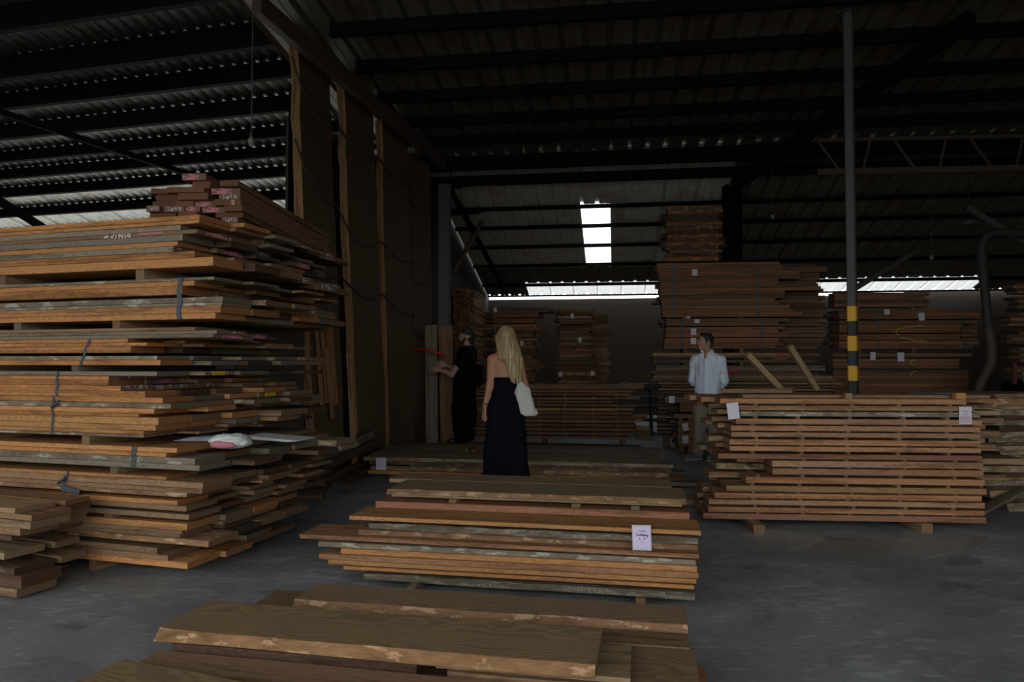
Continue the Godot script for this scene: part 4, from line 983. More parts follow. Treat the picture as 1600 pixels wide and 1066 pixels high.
func build_mid_pile() -> void:
	var fr := frame(0.745, -4.161, 11)
	var rows: Array = [[-1.679, 0.051, 1.951, 0.033, 0.3, 0, 3, 2], [-1.812, 0.104, 2.082, 0.022, 0.3, 0.02, 0, 0], [-1.895, 0.138, 2.174, 0.026, 0.3, 0, 0, 0], [-1.958, 0.165, 2.248, 0.034, 0.3, 0, 1, 0], [-1.823, 0.2, 2.107, 0.033, 0.3, 0.015, 0, 0], [-1.972, 0.235, 2.25, 0.031, 0.3, 0.02, 3, 1], [-2.094, 0.282, 2.391, 0.026, 0.3, 0, 1, 0], [-1.731, 0.309, 2.021, 0.03, 0.3, 0.06, 2, 1], [-1.677, 0.341, 1.972, 0.034, 0.3, 0.07, 3, 2], [-1.768, 0.409, 2.07, 0.024, 0.3, 0, 0, 0], [-1.7, 0.435, 1.954, 0.042, 0.3, 0.27, 6, 0], [-1.622, 0.499, 1.839, 0.022, 0.4, 0.5, 4, 0], [-1.632, 0.523, 1.869, 0.03, 0.46, 0.47, 4, 2], [-1.775, 0.523, 1.939, 0.03, 0.3, 0.945, 4, 0]]
	var top: Array = [0.433, 0.477]
	var bear: Array = [0, -1.324, 0.051]
	rows.reverse()
	# rows: pale back slab, waney front slab, thin packer, shelf board, then the front boards downwards
	var front := 0
	for i in rows.size():
		var r: Array = rows[i]
		var label := ""
		if i == 0:
			label = "pale board at the back of the topmost layer of the tagged middle pile"
			r[7] = 3
		elif i == 1:
			label = "wide pale slab with a waney front edge on top of the tagged middle pile"
			r[7] = 4
			r[5] = 0.27
			r[4] = 0.42
		elif i == 2:
			label = "thin pale board packed under the wide slab of the tagged middle pile"
			r[5] = 0.33
		elif i == 3:
			label = "deep reddish board forming the shelf just below the wide pale slab"
		else:
			label = "%s board, %s from the top among the front boards of the tagged middle pile" % [TONE_WORD[r[6]], ORD[front] if front else "first"]
			front += 1
		if i == 0:
			r[5] = 0.7
		plank(fr, r, label, "boards of the tagged middle pile", 0.0 if i < 4 else rng.randf_range(-0.012, 0.012))
		if i >= 3:
			var w: float = r[5] + r[4] + 0.02
			plank(fr, [r[0] + rng.randf_range(0.1, 0.3), r[1], r[2] - 0.3, r[3] * 0.97, 0.3, w, [2, 1, 5, 2][i % 4], 0], ("second board back behind the shelf board" if i == 3 else "board hidden mostly behind the %s front board" % (ORD[front - 1] if front > 1 else "first")) + " of the tagged middle pile", "rear boards of the tagged middle pile")
			if i % 3 == 0:
				plank(fr, [r[0] + 0.25, r[1], r[2] - 0.45, r[3] * 0.97, 0.3, w + 0.32, 2, 0], "third board back on the %s layer of the tagged middle pile" % ("shelf" if i == 3 else ORD[front - 1]), "rear boards of the tagged middle pile")
	for u in [-1.2, -0.42, -0.06]:
		stick(fr, u, top[1] + 0.0006, 0.0208, 0.3, 0.7, 0.05, "small spacer under the wide slab of the tagged middle pile, %s" % ("leftmost" if u < -1.0 else ("middle" if u < -0.2 else "rightmost")), "spacers of the tagged middle pile")
	stick(fr, bear[0] - 0.025, 0.0, bear[2] - 0.001, -0.02, 1.2, 0.055, "wooden bearer jutting from under the right end of the tagged middle pile", "bearers of the tagged middle pile", "bearer_block", "bearer")
	stick(fr, bear[1] - 0.025, 0.0, bear[2] - 0.001, -0.06, 1.2, 0.05, "wooden bearer jutting from under the left half of the tagged middle pile", "bearers of the tagged middle pile", "bearer_block", "bearer")
	var tg: Array = [-0.015, 0.386]
	price_tag(fr, tg[0], tg[1], -0.02, 0.09, 0.115, 0.03, 0, "lilac paper tag with dark handwriting on the front of the middle pile")


func build_low_piles() -> void:
	# nearest pile, cut by the bottom of the picture
	var fr := frame(-0.546, -3.185, 11)
	for u in [-0.3, 0.8]:
		stick(fr, u, 0.0, 0.08, -1.0, 1.35, 0.07, "wooden bearer under the nearest low pile, %s" % ("left one" if u < 0.0 else "right one"), "bearers of the nearest low pile", "bearer_block", "bearer")
	var names := ["back", "second from the back", "middle", "front"]
	for l in 2:
		for k in 4:
			plank(fr, [-0.6 + 0.05 * k - 0.06 * l, 0.082 + 0.066 * l, 1.85 + 0.03 * k, 0.064, 0.31, 0.1 - 0.325 * (k + 1) + 0.31, [2, 1, 2, 5][(k + l) % 4], 0], "thick %s board in the %s of the nearest pile, %s column" % [TONE_WORD[[2, 1, 2, 5][(k + l) % 4]], ["lowest layer", "second layer"][l], names[k]], "lower boards of the nearest low pile")
	var t := 0.2145
	plank(fr, [-0.5, t + 0.012, 1.77, 0.045, 0.27, 0.135, 2, 4], "brown slab with a barky front edge along the back of the nearest pile", "top boards of the nearest low pile", 0.0)
	plank(fr, [-0.72, t, 0.5, 0.011, 0.24, 0.17, 2, 0], "dark board tip poking out beyond the barky slab of the nearest pile", "top boards of the nearest low pile")
	plank(fr, [-0.2, t, 1.4, 0.011, 0.24, 0.15, 2, 0], "thin board packed beneath the barky slab of the nearest pile", "top boards of the nearest low pile")
	plank(fr, [-0.5, t, 1.77, 0.032, 0.155, -0.03, 2, 0], "narrow dark brown board with a pale edge before the barky slab", "top boards of the nearest low pile")
	plank(fr, [0.4, t, 0.89, 0.03, 0.38, -0.42, 2, 3], "dark figured board jutting right from under the broad pale slab", "top boards of the nearest low pile")
	plank(fr, [0.35, t + 0.031, 0.7, 0.02, 0.3, -0.4, 4, 0], "short pale board end peeping right from under the broad slab", "top boards of the nearest low pile")
	plank(fr, [-0.72, t, 1.0, 0.05, 0.3, -0.42, 5, 0], "dark board under the left part of the broad pale slab", "top boards of the nearest low pile")
	plank(fr, [-0.8, t + 0.053, 1.73, 0.042, 0.38, -0.43, 4, 4], "broad pale slab with bark on its front edge, largest of the nearest pile", "top boards of the nearest low pile", -0.015)
	plank(fr, [-0.76, t, 1.6, 0.03, 0.3, -0.75, 2, 0], "dark brown board in front of the broad slab of the nearest pile", "top boards of the nearest low pile", -0.02)
	plank(fr, [-0.83, t + 0.032, 1.9, 0.032, 0.32, -1.09, 4, 3], "pale slab at the very bottom edge of the nearest pile", "top boards of the nearest low pile", -0.17)
	# pile between the woman and the man in black
	fr = frame(-1.72, -8.836, 11)
	var q := [[-0.06, 3.62, 0.0], [-0.1, 3.5, 0.33], [-0.14, 3.55, 0.66], [-0.2, 3.65, 0.99], [-0.27, 3.7, 1.32]]
	for k in 5:
		plank(fr, [q[k][0], 0.203, q[k][1], 0.037, 0.315, q[k][2], [3, 2, 2, 3, 2][k], 2 if k == 0 else 0], "flat %s board on top of the long low pile, %s" % [TONE_WORD[[3, 2, 2, 3, 2][k]], ["front edge", "second from the front", "middle", "second from the back", "nearest the man's shoes"][k]], "top boards of the long low pile")
	plank(fr, [0.0, 0.155, 3.55, 0.046, 0.3, 0.03, 5, 1], "dark rough board, second layer at the front of the long low pile", "front boards of the long low pile")
	plank(fr, [0.02, 0.085, 3.5, 0.05, 0.3, 0.05, 2, 1], "brown rough board, third layer at the front of the long low pile", "front boards of the long low pile", 0.01)
	plank(fr, [0.0, 0.041, 3.66, 0.042, 0.3, 0.0, 0, 0], "orange-tan board at the bottom front of the long low pile", "front boards of the long low pile")
	plank(fr, [0.5, 0.137, 3.2, 0.0165, 0.28, 0.06, 3, 0], "thin grey board between dark ones at the front of the long low pile", "front boards of the long low pile")
	plank(fr, [2.2, 0.041, 1.75, 0.04, 0.2, -0.22, 3, 0], "grey board lying before the right end of the long low pile", "front boards of the long low pile", 0.03)
	for l in 3:
		plank(fr, [-0.1, [0.041, 0.095, 0.149][l], 3.5, 0.052, 0.3, 0.68, 2, 0], "inner board on the %s layer of the long low pile" % ["bottom", "middle", "upper"][l], "inner boards of the long low pile")
		plank(fr, [-0.2, [0.041, 0.095, 0.149][l], 3.5, 0.052, 0.3, 1.33, 2, 0], "rear board on the %s layer of the long low pile" % ["bottom", "middle", "upper"][l], "inner boards of the long low pile")
	for u in [0.3, 1.8, 3.2]:
		stick(fr, u, 0.0, 0.04, 0.02, 1.6, 0.08, "flat wooden bearer under the long low pile, %s" % ("leftmost" if u < 1.0 else ("middle" if u < 2.0 else "rightmost")), "bearers of the long low pile", "bearer_block", "bearer")
	stick(fr, 2.5, 0.0, 0.04, -0.4, 0.35, 0.08, "flat wooden bearer under the grey board before the long low pile", "bearers of the long low pile", "bearer_block", "bearer")
	stick(fr, 1.02, 0.2415, 0.035, 0.75, 0.75, 0.045, "thin stick lying across the long low pile, the longer of the pair", "sticks on the long low pile", "loose_stick", "stick")
	stick(fr, 1.12, 0.2415, 0.035, 0.7, 0.85, 0.045, "thin stick lying across the long low pile, the one nearer the woman", "sticks on the long low pile", "loose_stick", "stick")
	price_tag(fr, 0.17, 0.165, -0.015, 0.11, 0.12, 0.0, 1, "lilac paper tag on the left front of the long low pile")
	for k in 3:
		plank(fr, [0.66 - 0.05 * k, 0.002, 2.6, 0.118, 0.3, 2.15 + 0.31 * k, [3, 2, 5][k], 0], "thick beam lying on the floor under the man in black, %s" % ["nearest", "middle one", "furthest"][k], "beams under the man in black", 0.0)


func build_long_stack() -> void:
	var fr := frame(0.528, -12.2, 6)
	var rows: Array = [[-1.662, 0.118, 3.042, 0.042, 0.25, 0, 6, 0], [-1.692, 0.186, 3.134, 0.047, 0.25, 0, 9, 0], [-1.69, 0.249, 3.206, 0.052, 0.25, 0, 8, 0], [-1.706, 0.317, 3.211, 0.052, 0.25, 0, 9, 0], [-1.691, 0.384, 3.176, 0.052, 0.25, 0, 6, 0], [-1.683, 0.448, 3.148, 0.056, 0.25, 0, 9, 0], [-1.676, 0.516, 3.121, 0.045, 0.25, 0, 8, 0], [-1.745, 0.573, 2.941, 0.054, 0.25, 0, 2, 0], [-1.724, 0.65, 3.231, 0.047, 0.25, 0, 9, 0], [-1.706, 0.709, 2.83, 0.038, 0.25, 0, 8, 0], [-1.664, 0.762, 2.591, 0.042, 0.25, 0, 6, 0], [-1.665, 0.831, 3.08, 0.038, 0.25, 0, 2, 0], [-1.736, 0.881, 3.203, 0.04, 0.25, 0, 8, 0], [-1.735, 0.937, 3.274, 0.068, 0.25, 0, 9, 0]]
	var gaps: Array = [[0.159, 0.027], [0.233, 0.016], [0.301, 0.016], [0.369, 0.015], [0.436, 0.012], [0.504, 0.012], [0.561, 0.012], [0.627, 0.023], [0.697, 0.012], [0.747, 0.015], [0.803, 0.027], [0.869, 0.012], [0.921, 0.016]]
	var us: Array = [-1.09, -0.074, 0.349, 0.811, 1.186]
	rows.reverse()
	for i in rows.size():
		var r: Array = rows[i]
		plank(fr, r, "%s board, %s from the top of the long spaced stack behind the visitors" % [TONE_WORD[r[6]], ORD[i] if i else "first"], "front boards of the long spaced stack", 0.0, 1)
		if i % 3 != 1:
			plank(fr, [r[0], r[1], 3.2 + rng.randf_range(-0.15, 0.25), r[3] * 0.98, 0.26, 0.27, 2, 0], "rear board level with the %s front board of the long spaced stack" % (ORD[i] if i else "first"), "rear boards of the long spaced stack", 0.0, 0)
	for i in gaps.size():
		for u in us:
			stick(fr, u + rng.randf_range(-0.02, 0.02), gaps[i][0] + 0.0005, gaps[i][1] - 0.001, 0.004, 0.5, 0.03, "small spacer stick under the %s board of the long spaced stack, %s from left" % [(ORD[gaps.size() - 1 - i] if i < gaps.size() - 1 else "first"), ["first", "second", "third", "fourth", "fifth"][us.find(u)]], "spacer sticks of the long spaced stack")
	for u in [-1.5, 0.0, 1.3]:
		stick(fr, u, 0.0, rows[-1][1] - 0.001, 0.02, 0.5, 0.08, "bearer under the long spaced stack behind the visitors, %s" % ("leftmost" if u < -0.5 else ("middle" if u < 0.5 else "rightmost")), "bearers of the long spaced stack", "bearer_block", "bearer")


# ---------------------------------------------------------------- stacks at the back

func spray(root: Node3D, m: Material, pts: Array, r: float) -> void:
	var at: Vector3 = root.get_meta("at")
	var p := []
	for q in pts:
		p.append(Vector3(q[0], q[1], 0.004) - at)
	var st := SurfaceTool.new()
	st.begin(Mesh.PRIMITIVE_TRIANGLES)
	for i in p.size() - 1:
		var d: Vector3 = (p[i + 1] - p[i])
		st.append_from(box_mesh(Vector3(d.length() + r * 0.5, r, 0.003)), 0, between(p[i], p[i + 1], Vector3.BACK).rotated_local(Vector3.RIGHT, PI * 0.5))
	put("spray_mark", st.commit(), m, root)


func build_back_stacks() -> void:
	var fr := frame(3.439, -12, 6)
	var th: Dictionary = {"l": [0.18, 1.325], "e": [1.373, 1.532], "d": [1.599, 1.777], "c": [1.791, 2.096], "b": [2.119, 2.686], "a": [2.688, 3.013]}
	var rows := {"l": [[-1.046, 0.18, 2.688, 0.015, 0.28, 0, 5, 0], [-1.046, 0.226, 2.689, 0.034, 0.28, 0, 9, 0], [-1.045, 0.29, 2.689, 0.035, 0.28, 0, 5, 0], [-1.045, 0.353, 2.69, 0.037, 0.28, 0, 9, 0], [-1.044, 0.416, 2.69, 0.038, 0.28, 0, 5, 0], [-1.044, 0.48, 2.69, 0.04, 0.28, 0, 9, 0], [-1.044, 0.543, 2.691, 0.041, 0.28, 0, 5, 0], [-1.043, 0.606, 2.691, 0.043, 0.28, 0, 9, 0], [-1.043, 0.67, 2.732, 0.031, 0.28, 0, 5, 0], [-1.032, 0.723, 2.702, 0.035, 0.28, 0, 9, 0], [-1.042, 0.775, 2.692, 0.029, 0.28, 0, 9, 0], [-1.021, 0.822, 2.712, 0.03, 0.28, 0, 9, 0], [-1.02, 0.871, 2.712, 0.032, 0.28, 0, 9, 0], [-1.041, 0.92, 2.775, 0.03, 0.28, 0, 4, 0], [-0.998, 0.966, 2.793, 0.038, 0.28, 0, 9, 0], [-1.041, 1.019, 2.897, 0.035, 0.28, 0, 4, 0], [-1.158, 1.072, 2.934, 0.042, 0.28, 0, 9, 0], [-1.126, 1.116, 2.841, 0.044, 0.28, 0, 4, 0], [-1.104, 1.162, 2.595, 0.035, 0.28, 0, 9, 0], [-1.158, 1.199, 2.403, 0.044, 0.28, 0, 9, 0], [-1.082, 1.244, 2.677, 0.081, 0.28, 0, 3, 0]],
		"e": [[-1.124, 1.373, 2.557, 0.05, 0.28, 0, 9, 0], [-1.224, 1.373, 2.823, 0.049, 0.28, 0.295, 5, 0], [-1.124, 1.443, 2.29, 0.041, 0.28, 0, 9, 0], [-1.186, 1.443, 2.753, 0.04, 0.28, 0.295, 5, 0], [-1.124, 1.485, 2.29, 0.046, 0.28, 0, 4, 0], [-1.069, 1.485, 2.704, 0.045, 0.28, 0.295, 9, 0]],
		"d": [[-0.952, 1.599, 1.779, 0.047, 0.28, 0, 8, 0], [-0.872, 1.599, 2.453, 0.046, 0.28, 0.295, 9, 0], [-0.941, 1.648, 1.892, 0.051, 0.28, 0, 8, 0], [-1.035, 1.648, 2.673, 0.049, 0.28, 0.295, 5, 0], [-0.93, 1.7, 1.81, 0.077, 0.28, 0, 6, 0], [-0.989, 1.7, 2.651, 0.074, 0.28, 0.295, 9, 0]],
		"c": [[-0.908, 1.791, 1.944, 0.064, 0.28, 0, 6, 0], [-0.925, 1.791, 2.64, 0.062, 0.28, 0.295, 9, 0], [-0.907, 1.857, 1.789, 0.053, 0.28, 0, 8, 0], [-0.895, 1.857, 2.633, 0.051, 0.28, 0.295, 9, 0], [-0.907, 1.911, 1.893, 0.044, 0.28, 0, 2, 0], [-0.861, 1.911, 2.564, 0.043, 0.28, 0.295, 9, 0], [-0.907, 1.972, 1.789, 0.062, 0.28, 0, 8, 0], [-0.957, 1.972, 2.578, 0.06, 0.28, 0.295, 9, 0], [-0.906, 2.035, 1.955, 0.062, 0.28, 0, 9, 0], [-0.997, 2.035, 2.728, 0.06, 0.28, 0.295, 9, 0]],
		"b": [[-0.97, 2.119, 2.237, 0.072, 0.28, 0, 8, 0], [-0.929, 2.119, 2.594, 0.069, 0.28, 0.295, 9, 0], [-0.969, 2.192, 2.082, 0.057, 0.28, 0, 8, 0], [-0.929, 2.192, 2.635, 0.056, 0.28, 0.295, 5, 0], [-0.969, 2.251, 2.031, 0.057, 0.28, 0, 2, 0], [-0.902, 2.251, 2.651, 0.056, 0.28, 0.295, 5, 0], [-0.979, 2.31, 1.866, 0.055, 0.28, 0, 9, 0], [-0.902, 2.31, 2.605, 0.054, 0.28, 0.295, 5, 0], [-0.99, 2.367, 1.825, 0.051, 0.28, 0, 8, 0], [-1.089, 2.367, 2.674, 0.049, 0.28, 0.295, 9, 0], [-1, 2.419, 1.981, 0.066, 0.28, 0, 9, 0], [-1.026, 2.419, 2.728, 0.064, 0.28, 0.295, 5, 0], [-0.989, 2.487, 1.981, 0.053, 0.28, 0, 6, 0], [-0.975, 2.487, 2.583, 0.051, 0.28, 0.295, 5, 0], [-1, 2.541, 2.559, 0.053, 0.28, 0, 8, 0], [-0.992, 2.541, 2.67, 0.052, 0.28, 0.295, 9, 0], [-0.999, 2.596, 2.044, 0.044, 0.28, 0, 9, 0], [-0.987, 2.596, 2.622, 0.043, 0.28, 0.295, 9, 0], [-0.999, 2.642, 1.878, 0.044, 0.28, 0, 8, 0], [-1.04, 2.642, 2.641, 0.043, 0.28, 0.295, 9, 0]],
		"a": [[-0.999, 2.688, 1.889, 0.04, 0.28, 0, 8, 0], [-1.034, 2.688, 2.605, 0.039, 0.28, 0.295, 9, 0], [-1.009, 2.729, 2.241, 0.066, 0.28, 0, 9, 0], [-0.938, 2.729, 2.558, 0.064, 0.28, 0.295, 9, 0], [-1.019, 2.797, 2.242, 0.073, 0.28, 0, 8, 0], [-0.984, 2.797, 2.601, 0.071, 0.28, 0.295, 9, 0], [-1.04, 2.872, 1.995, 0.053, 0.28, 0, 8, 0], [-0.962, 2.872, 2.705, 0.052, 0.28, 0.295, 9, 0], [-1.04, 2.926, 1.995, 0.038, 0.28, 0, 6, 0], [-1.004, 2.926, 2.735, 0.037, 0.28, 0.295, 9, 0], [-1.051, 2.966, 1.965, 0.047, 0.28, 0, 8, 0], [-1.048, 2.966, 2.611, 0.045, 0.28, 0.295, 5, 0]]}
	var words := {"l": "loose base of brown boards under the high stack behind the man in white", "e": "pack with red spray marks level with the white-shirted man's head", "d": "low two-banded pack just above the red-sprayed pack of the high stack", "c": "middle two-banded pack of the high stack with two pale tags", "b": "tall reddish pack of the high stack, second from its top", "a": "topmost reddish pack of the high stack with a single pale tag"}
	var us: Array = [-0.778, 0.562]
	var us2: Array = [-0.659, 0.615]
	for key in rows:
		var root := bundle("lumber_bundle", fr, rows[key], words[key], "packs of the high stack")
		if key in ["a", "b"]:
			for u in us:
				strap_on(root, u, th[key][0], th[key][1], 0.5, 0.03)
		elif key in ["c", "d"]:
			for u in us2:
				strap_on(root, u, th[key][0], th[key][1], 0.5, 0.03)
		elif key == "e":
			spray(root, M.redpaint, [[-0.4, 1.5], [-0.32, 1.515]], 0.03)
			spray(root, M.redpaint, [[0.85, 1.5], [0.95, 1.52]], 0.025)
			spray(root, M.redpaint, [[0.82, 1.43], [0.98, 1.44]], 0.025)
			spray(root, M.redpaint, [[0.48, 1.42], [0.62, 1.42]], 0.016)
		elif key == "l":
			spray(root, M.redpaint, [[0.1, 1.235], [0.25, 1.235]], 0.04)
	var prev := ["l", "e", "d", "c", "b", "a"]
	for i in 5:
		var h0: float = th[prev[i]][1]
		var h1: float = th[prev[i + 1]][0]
		if h1 - h0 > 0.016:
			for u in [-0.6, 0.3]:
				stick(fr, u, h0 + 0.001, h1 - h0 - 0.002, 0.01, 0.55, 0.06, "spacer block under the %s pack of the high stack, %s" % [["", "fifth", "fourth", "third", "second", "topmost"][i + 1], "left one" if u < 0.0 else "right one"], "spacers of the high stack", "spacer_block")
	for u in [-0.9, 0.1, 1.0]:
		stick(fr, u, 0.0, th["l"][0] - 0.001, 0.01, 0.27, 0.09, "bearer under the base of the high stack, %s" % ("leftmost" if u < -0.5 else ("middle" if u < 0.5 else "rightmost")), "bearers of the high stack", "bearer_block", "bearer")
	var tt: Array = [[-0.441, 2.852], [-0.549, 2.116], [-0.411, 2.052], [-0.469, 1.879], [-0.47, 1.727]]
	var tw := ["pale tag high on the topmost pack of the high stack", "tiny white tag in the gap below the reddish packs of the high stack", "small dull tag at the top of the middle pack of the high stack", "pale tag just above the head of the man in white", "pale tag beside the head of the man in white"]
	for i in tt.size():
		price_tag(fr, tt[i][0], tt[i][1], -0.014, [0.075, 0.05, 0.07, 0.075, 0.075][i], [0.09, 0.03, 0.05, 0.085, 0.085][i], 0.0, 3, tw[i])
	var ft := frame(3.455, -12.149, 6)
	bundle("lumber_bundle", ft, [[-0.883, 3.062, 0.844, 0.073, 0.28, 0, 8, 1], [-0.813, 3.062, 0.829, 0.071, 0.28, 0.295, 9, 0], [-0.873, 3.137, 0.847, 0.057, 0.28, 0, 5, 1], [-0.773, 3.137, 0.739, 0.055, 0.28, 0.295, 9, 0], [-0.838, 3.195, 0.872, 0.058, 0.28, 0, 9, 1], [-0.851, 3.195, 0.806, 0.056, 0.28, 0.295, 5, 0], [-0.88, 3.255, 0.857, 0.066, 0.28, 0, 5, 1], [-0.824, 3.255, 0.793, 0.064, 0.28, 0.295, 9, 0], [-0.89, 3.322, 0.91, 0.062, 0.28, 0, 8, 1], [-0.912, 3.322, 1.067, 0.06, 0.28, 0.295, 5, 0], [-0.863, 3.386, 0.838, 0.066, 0.28, 0, 5, 1], [-0.937, 3.386, 1.062, 0.064, 0.28, 0.295, 9, 0], [-0.855, 3.453, 0.887, 0.056, 0.28, 0, 8, 1], [-0.846, 3.453, 0.979, 0.055, 0.28, 0.295, 5, 0], [-0.869, 3.511, 0.85, 0.077, 0.28, 0, 5, 1], [-0.934, 3.511, 0.885, 0.075, 0.28, 0.295, 5, 0], [-0.858, 3.589, 0.891, 0.072, 0.28, 0, 9, 1], [-0.821, 3.589, 0.756, 0.07, 0.28, 0.295, 5, 0], [-0.867, 3.663, 0.895, 0.055, 0.28, 0, 8, 1], [-0.843, 3.663, 0.835, 0.053, 0.28, 0.295, 5, 0], [-0.884, 3.719, 0.852, 0.078, 0.28, 0, 5, 1], [-0.881, 3.719, 0.977, 0.075, 0.28, 0.295, 9, 0], [-0.862, 3.798, 0.84, 0.053, 0.28, 0, 5, 1], [-0.955, 3.798, 0.904, 0.052, 0.28, 0.295, 9, 0], [-0.851, 3.852, 0.888, 0.079, 0.28, 0, 9, 1], [-0.903, 3.852, 1.004, 0.077, 0.28, 0.295, 5, 0], [-0.867, 3.933, 0.847, 0.06, 0.28, 0, 8, 1], [-0.833, 3.933, 0.932, 0.058, 0.28, 0.295, 9, 0]], "small rough dark bundle perched on the very top of the high stack", "packs of the high stack")
	# short bundles beside the man
	var fu := frame(2.594, -11.3, 6)
	var uh: Array = [0.098, 0.291, 0.312, 0.474, 0.522, 0.849]
	bundle("lumber_bundle", fu, [[-0.051, 0.098, 0.27, 0.044, 0.28, 0, 9, 0], [-0.082, 0.098, 0.285, 0.043, 0.28, 0.295, 9, 0], [-0.06, 0.144, 0.279, 0.044, 0.28, 0, 8, 0], [-0.06, 0.144, 0.19, 0.043, 0.28, 0.295, 5, 0], [-0.059, 0.19, 0.279, 0.053, 0.28, 0, 9, 0], [-0.118, 0.19, 0.357, 0.052, 0.28, 0.295, 9, 0], [-0.059, 0.244, 0.279, 0.046, 0.28, 0, 8, 0], [-0.093, 0.244, 0.461, 0.045, 0.28, 0.295, 5, 0]], "short dark bundle on the floor behind the legs of the man in white", "short bundles behind the man in white")
	bundle("lumber_bundle", fu, [[-0.059, 0.312, 0.279, 0.059, 0.28, 0, 6, 0], [-0.019, 0.312, 0.144, 0.057, 0.28, 0.295, 9, 0], [-0.049, 0.373, 0.27, 0.05, 0.28, 0, 9, 0], [-0.01, 0.373, 0.159, 0.048, 0.28, 0.295, 9, 0], [-0.058, 0.424, 0.279, 0.05, 0.28, 0, 8, 0], [-0.145, 0.424, 0.328, 0.048, 0.28, 0.295, 9, 0]], "short reddish bundle with a skewed tag, middle of three behind the man", "short bundles behind the man in white")
	bundle("lumber_bundle", fu, [[-0.111, 0.522, 0.333, 0.062, 0.28, 0, 3, 0], [-0.15, 0.522, 0.466, 0.06, 0.28, 0.295, 5, 0], [-0.02, 0.622, 0.243, 0.042, 0.28, 0, 8, 0], [0.024, 0.622, 0.143, 0.041, 0.28, 0.295, 5, 0], [-0.02, 0.666, 0.243, 0.043, 0.28, 0, 6, 0], [0.033, 0.666, 0.299, 0.041, 0.28, 0.295, 5, 0], [-0.02, 0.71, 0.243, 0.044, 0.28, 0, 9, 0], [0.05, 0.71, 0.285, 0.043, 0.28, 0.295, 9, 0], [-0.246, 0.756, 0.461, 0.049, 0.28, 0, 9, 0], [-0.195, 0.756, 0.496, 0.047, 0.28, 0.295, 9, 0], [-0.245, 0.806, 0.461, 0.043, 0.28, 0, 9, 0], [-0.212, 0.806, 0.382, 0.041, 0.28, 0.295, 9, 0]], "short bundle with a pinkish tag, topmost of three behind the man", "short bundles behind the man in white")
	for k in 3:
		var h0: float = [0.0, uh[1], uh[3]][k]
		var h1: float = [uh[0], uh[2], uh[4]][k]
		for u in [0.0, 0.14]:
			stick(fu, u, h0 + 0.0008, h1 - h0 - 0.0016, 0.01, 0.5, 0.07, "block under the %s short bundle behind the man in white, %s" % [["lowest", "middle", "top"][k], "left one" if u < 0.1 else "right one"], "spacers of the short bundles", "spacer_block")
	var ut: Array = [[-0.145, 0.805], [0.069, 0.391], [0.058, 0.196]]
	for i in 3:
		price_tag(fu, ut[i][0], ut[i][1], -0.014, 0.075, 0.09, [0.0, 0.25, 0.03][i], [3, 2, 2][i], ["pinkish tag on the topmost short bundle behind the man in white", "skewed white tag on the middle short bundle behind the man", "white tag on the lowest short bundle behind the man"][i])
	# stack behind the striped post
	var rb := frame(6.468, -12.4, 3)
	var rh: Dictionary = {"c": [0.249, 1.246], "b": [1.278, 1.529], "a": [1.607, 2.264], "t": [2.311, 2.56]}
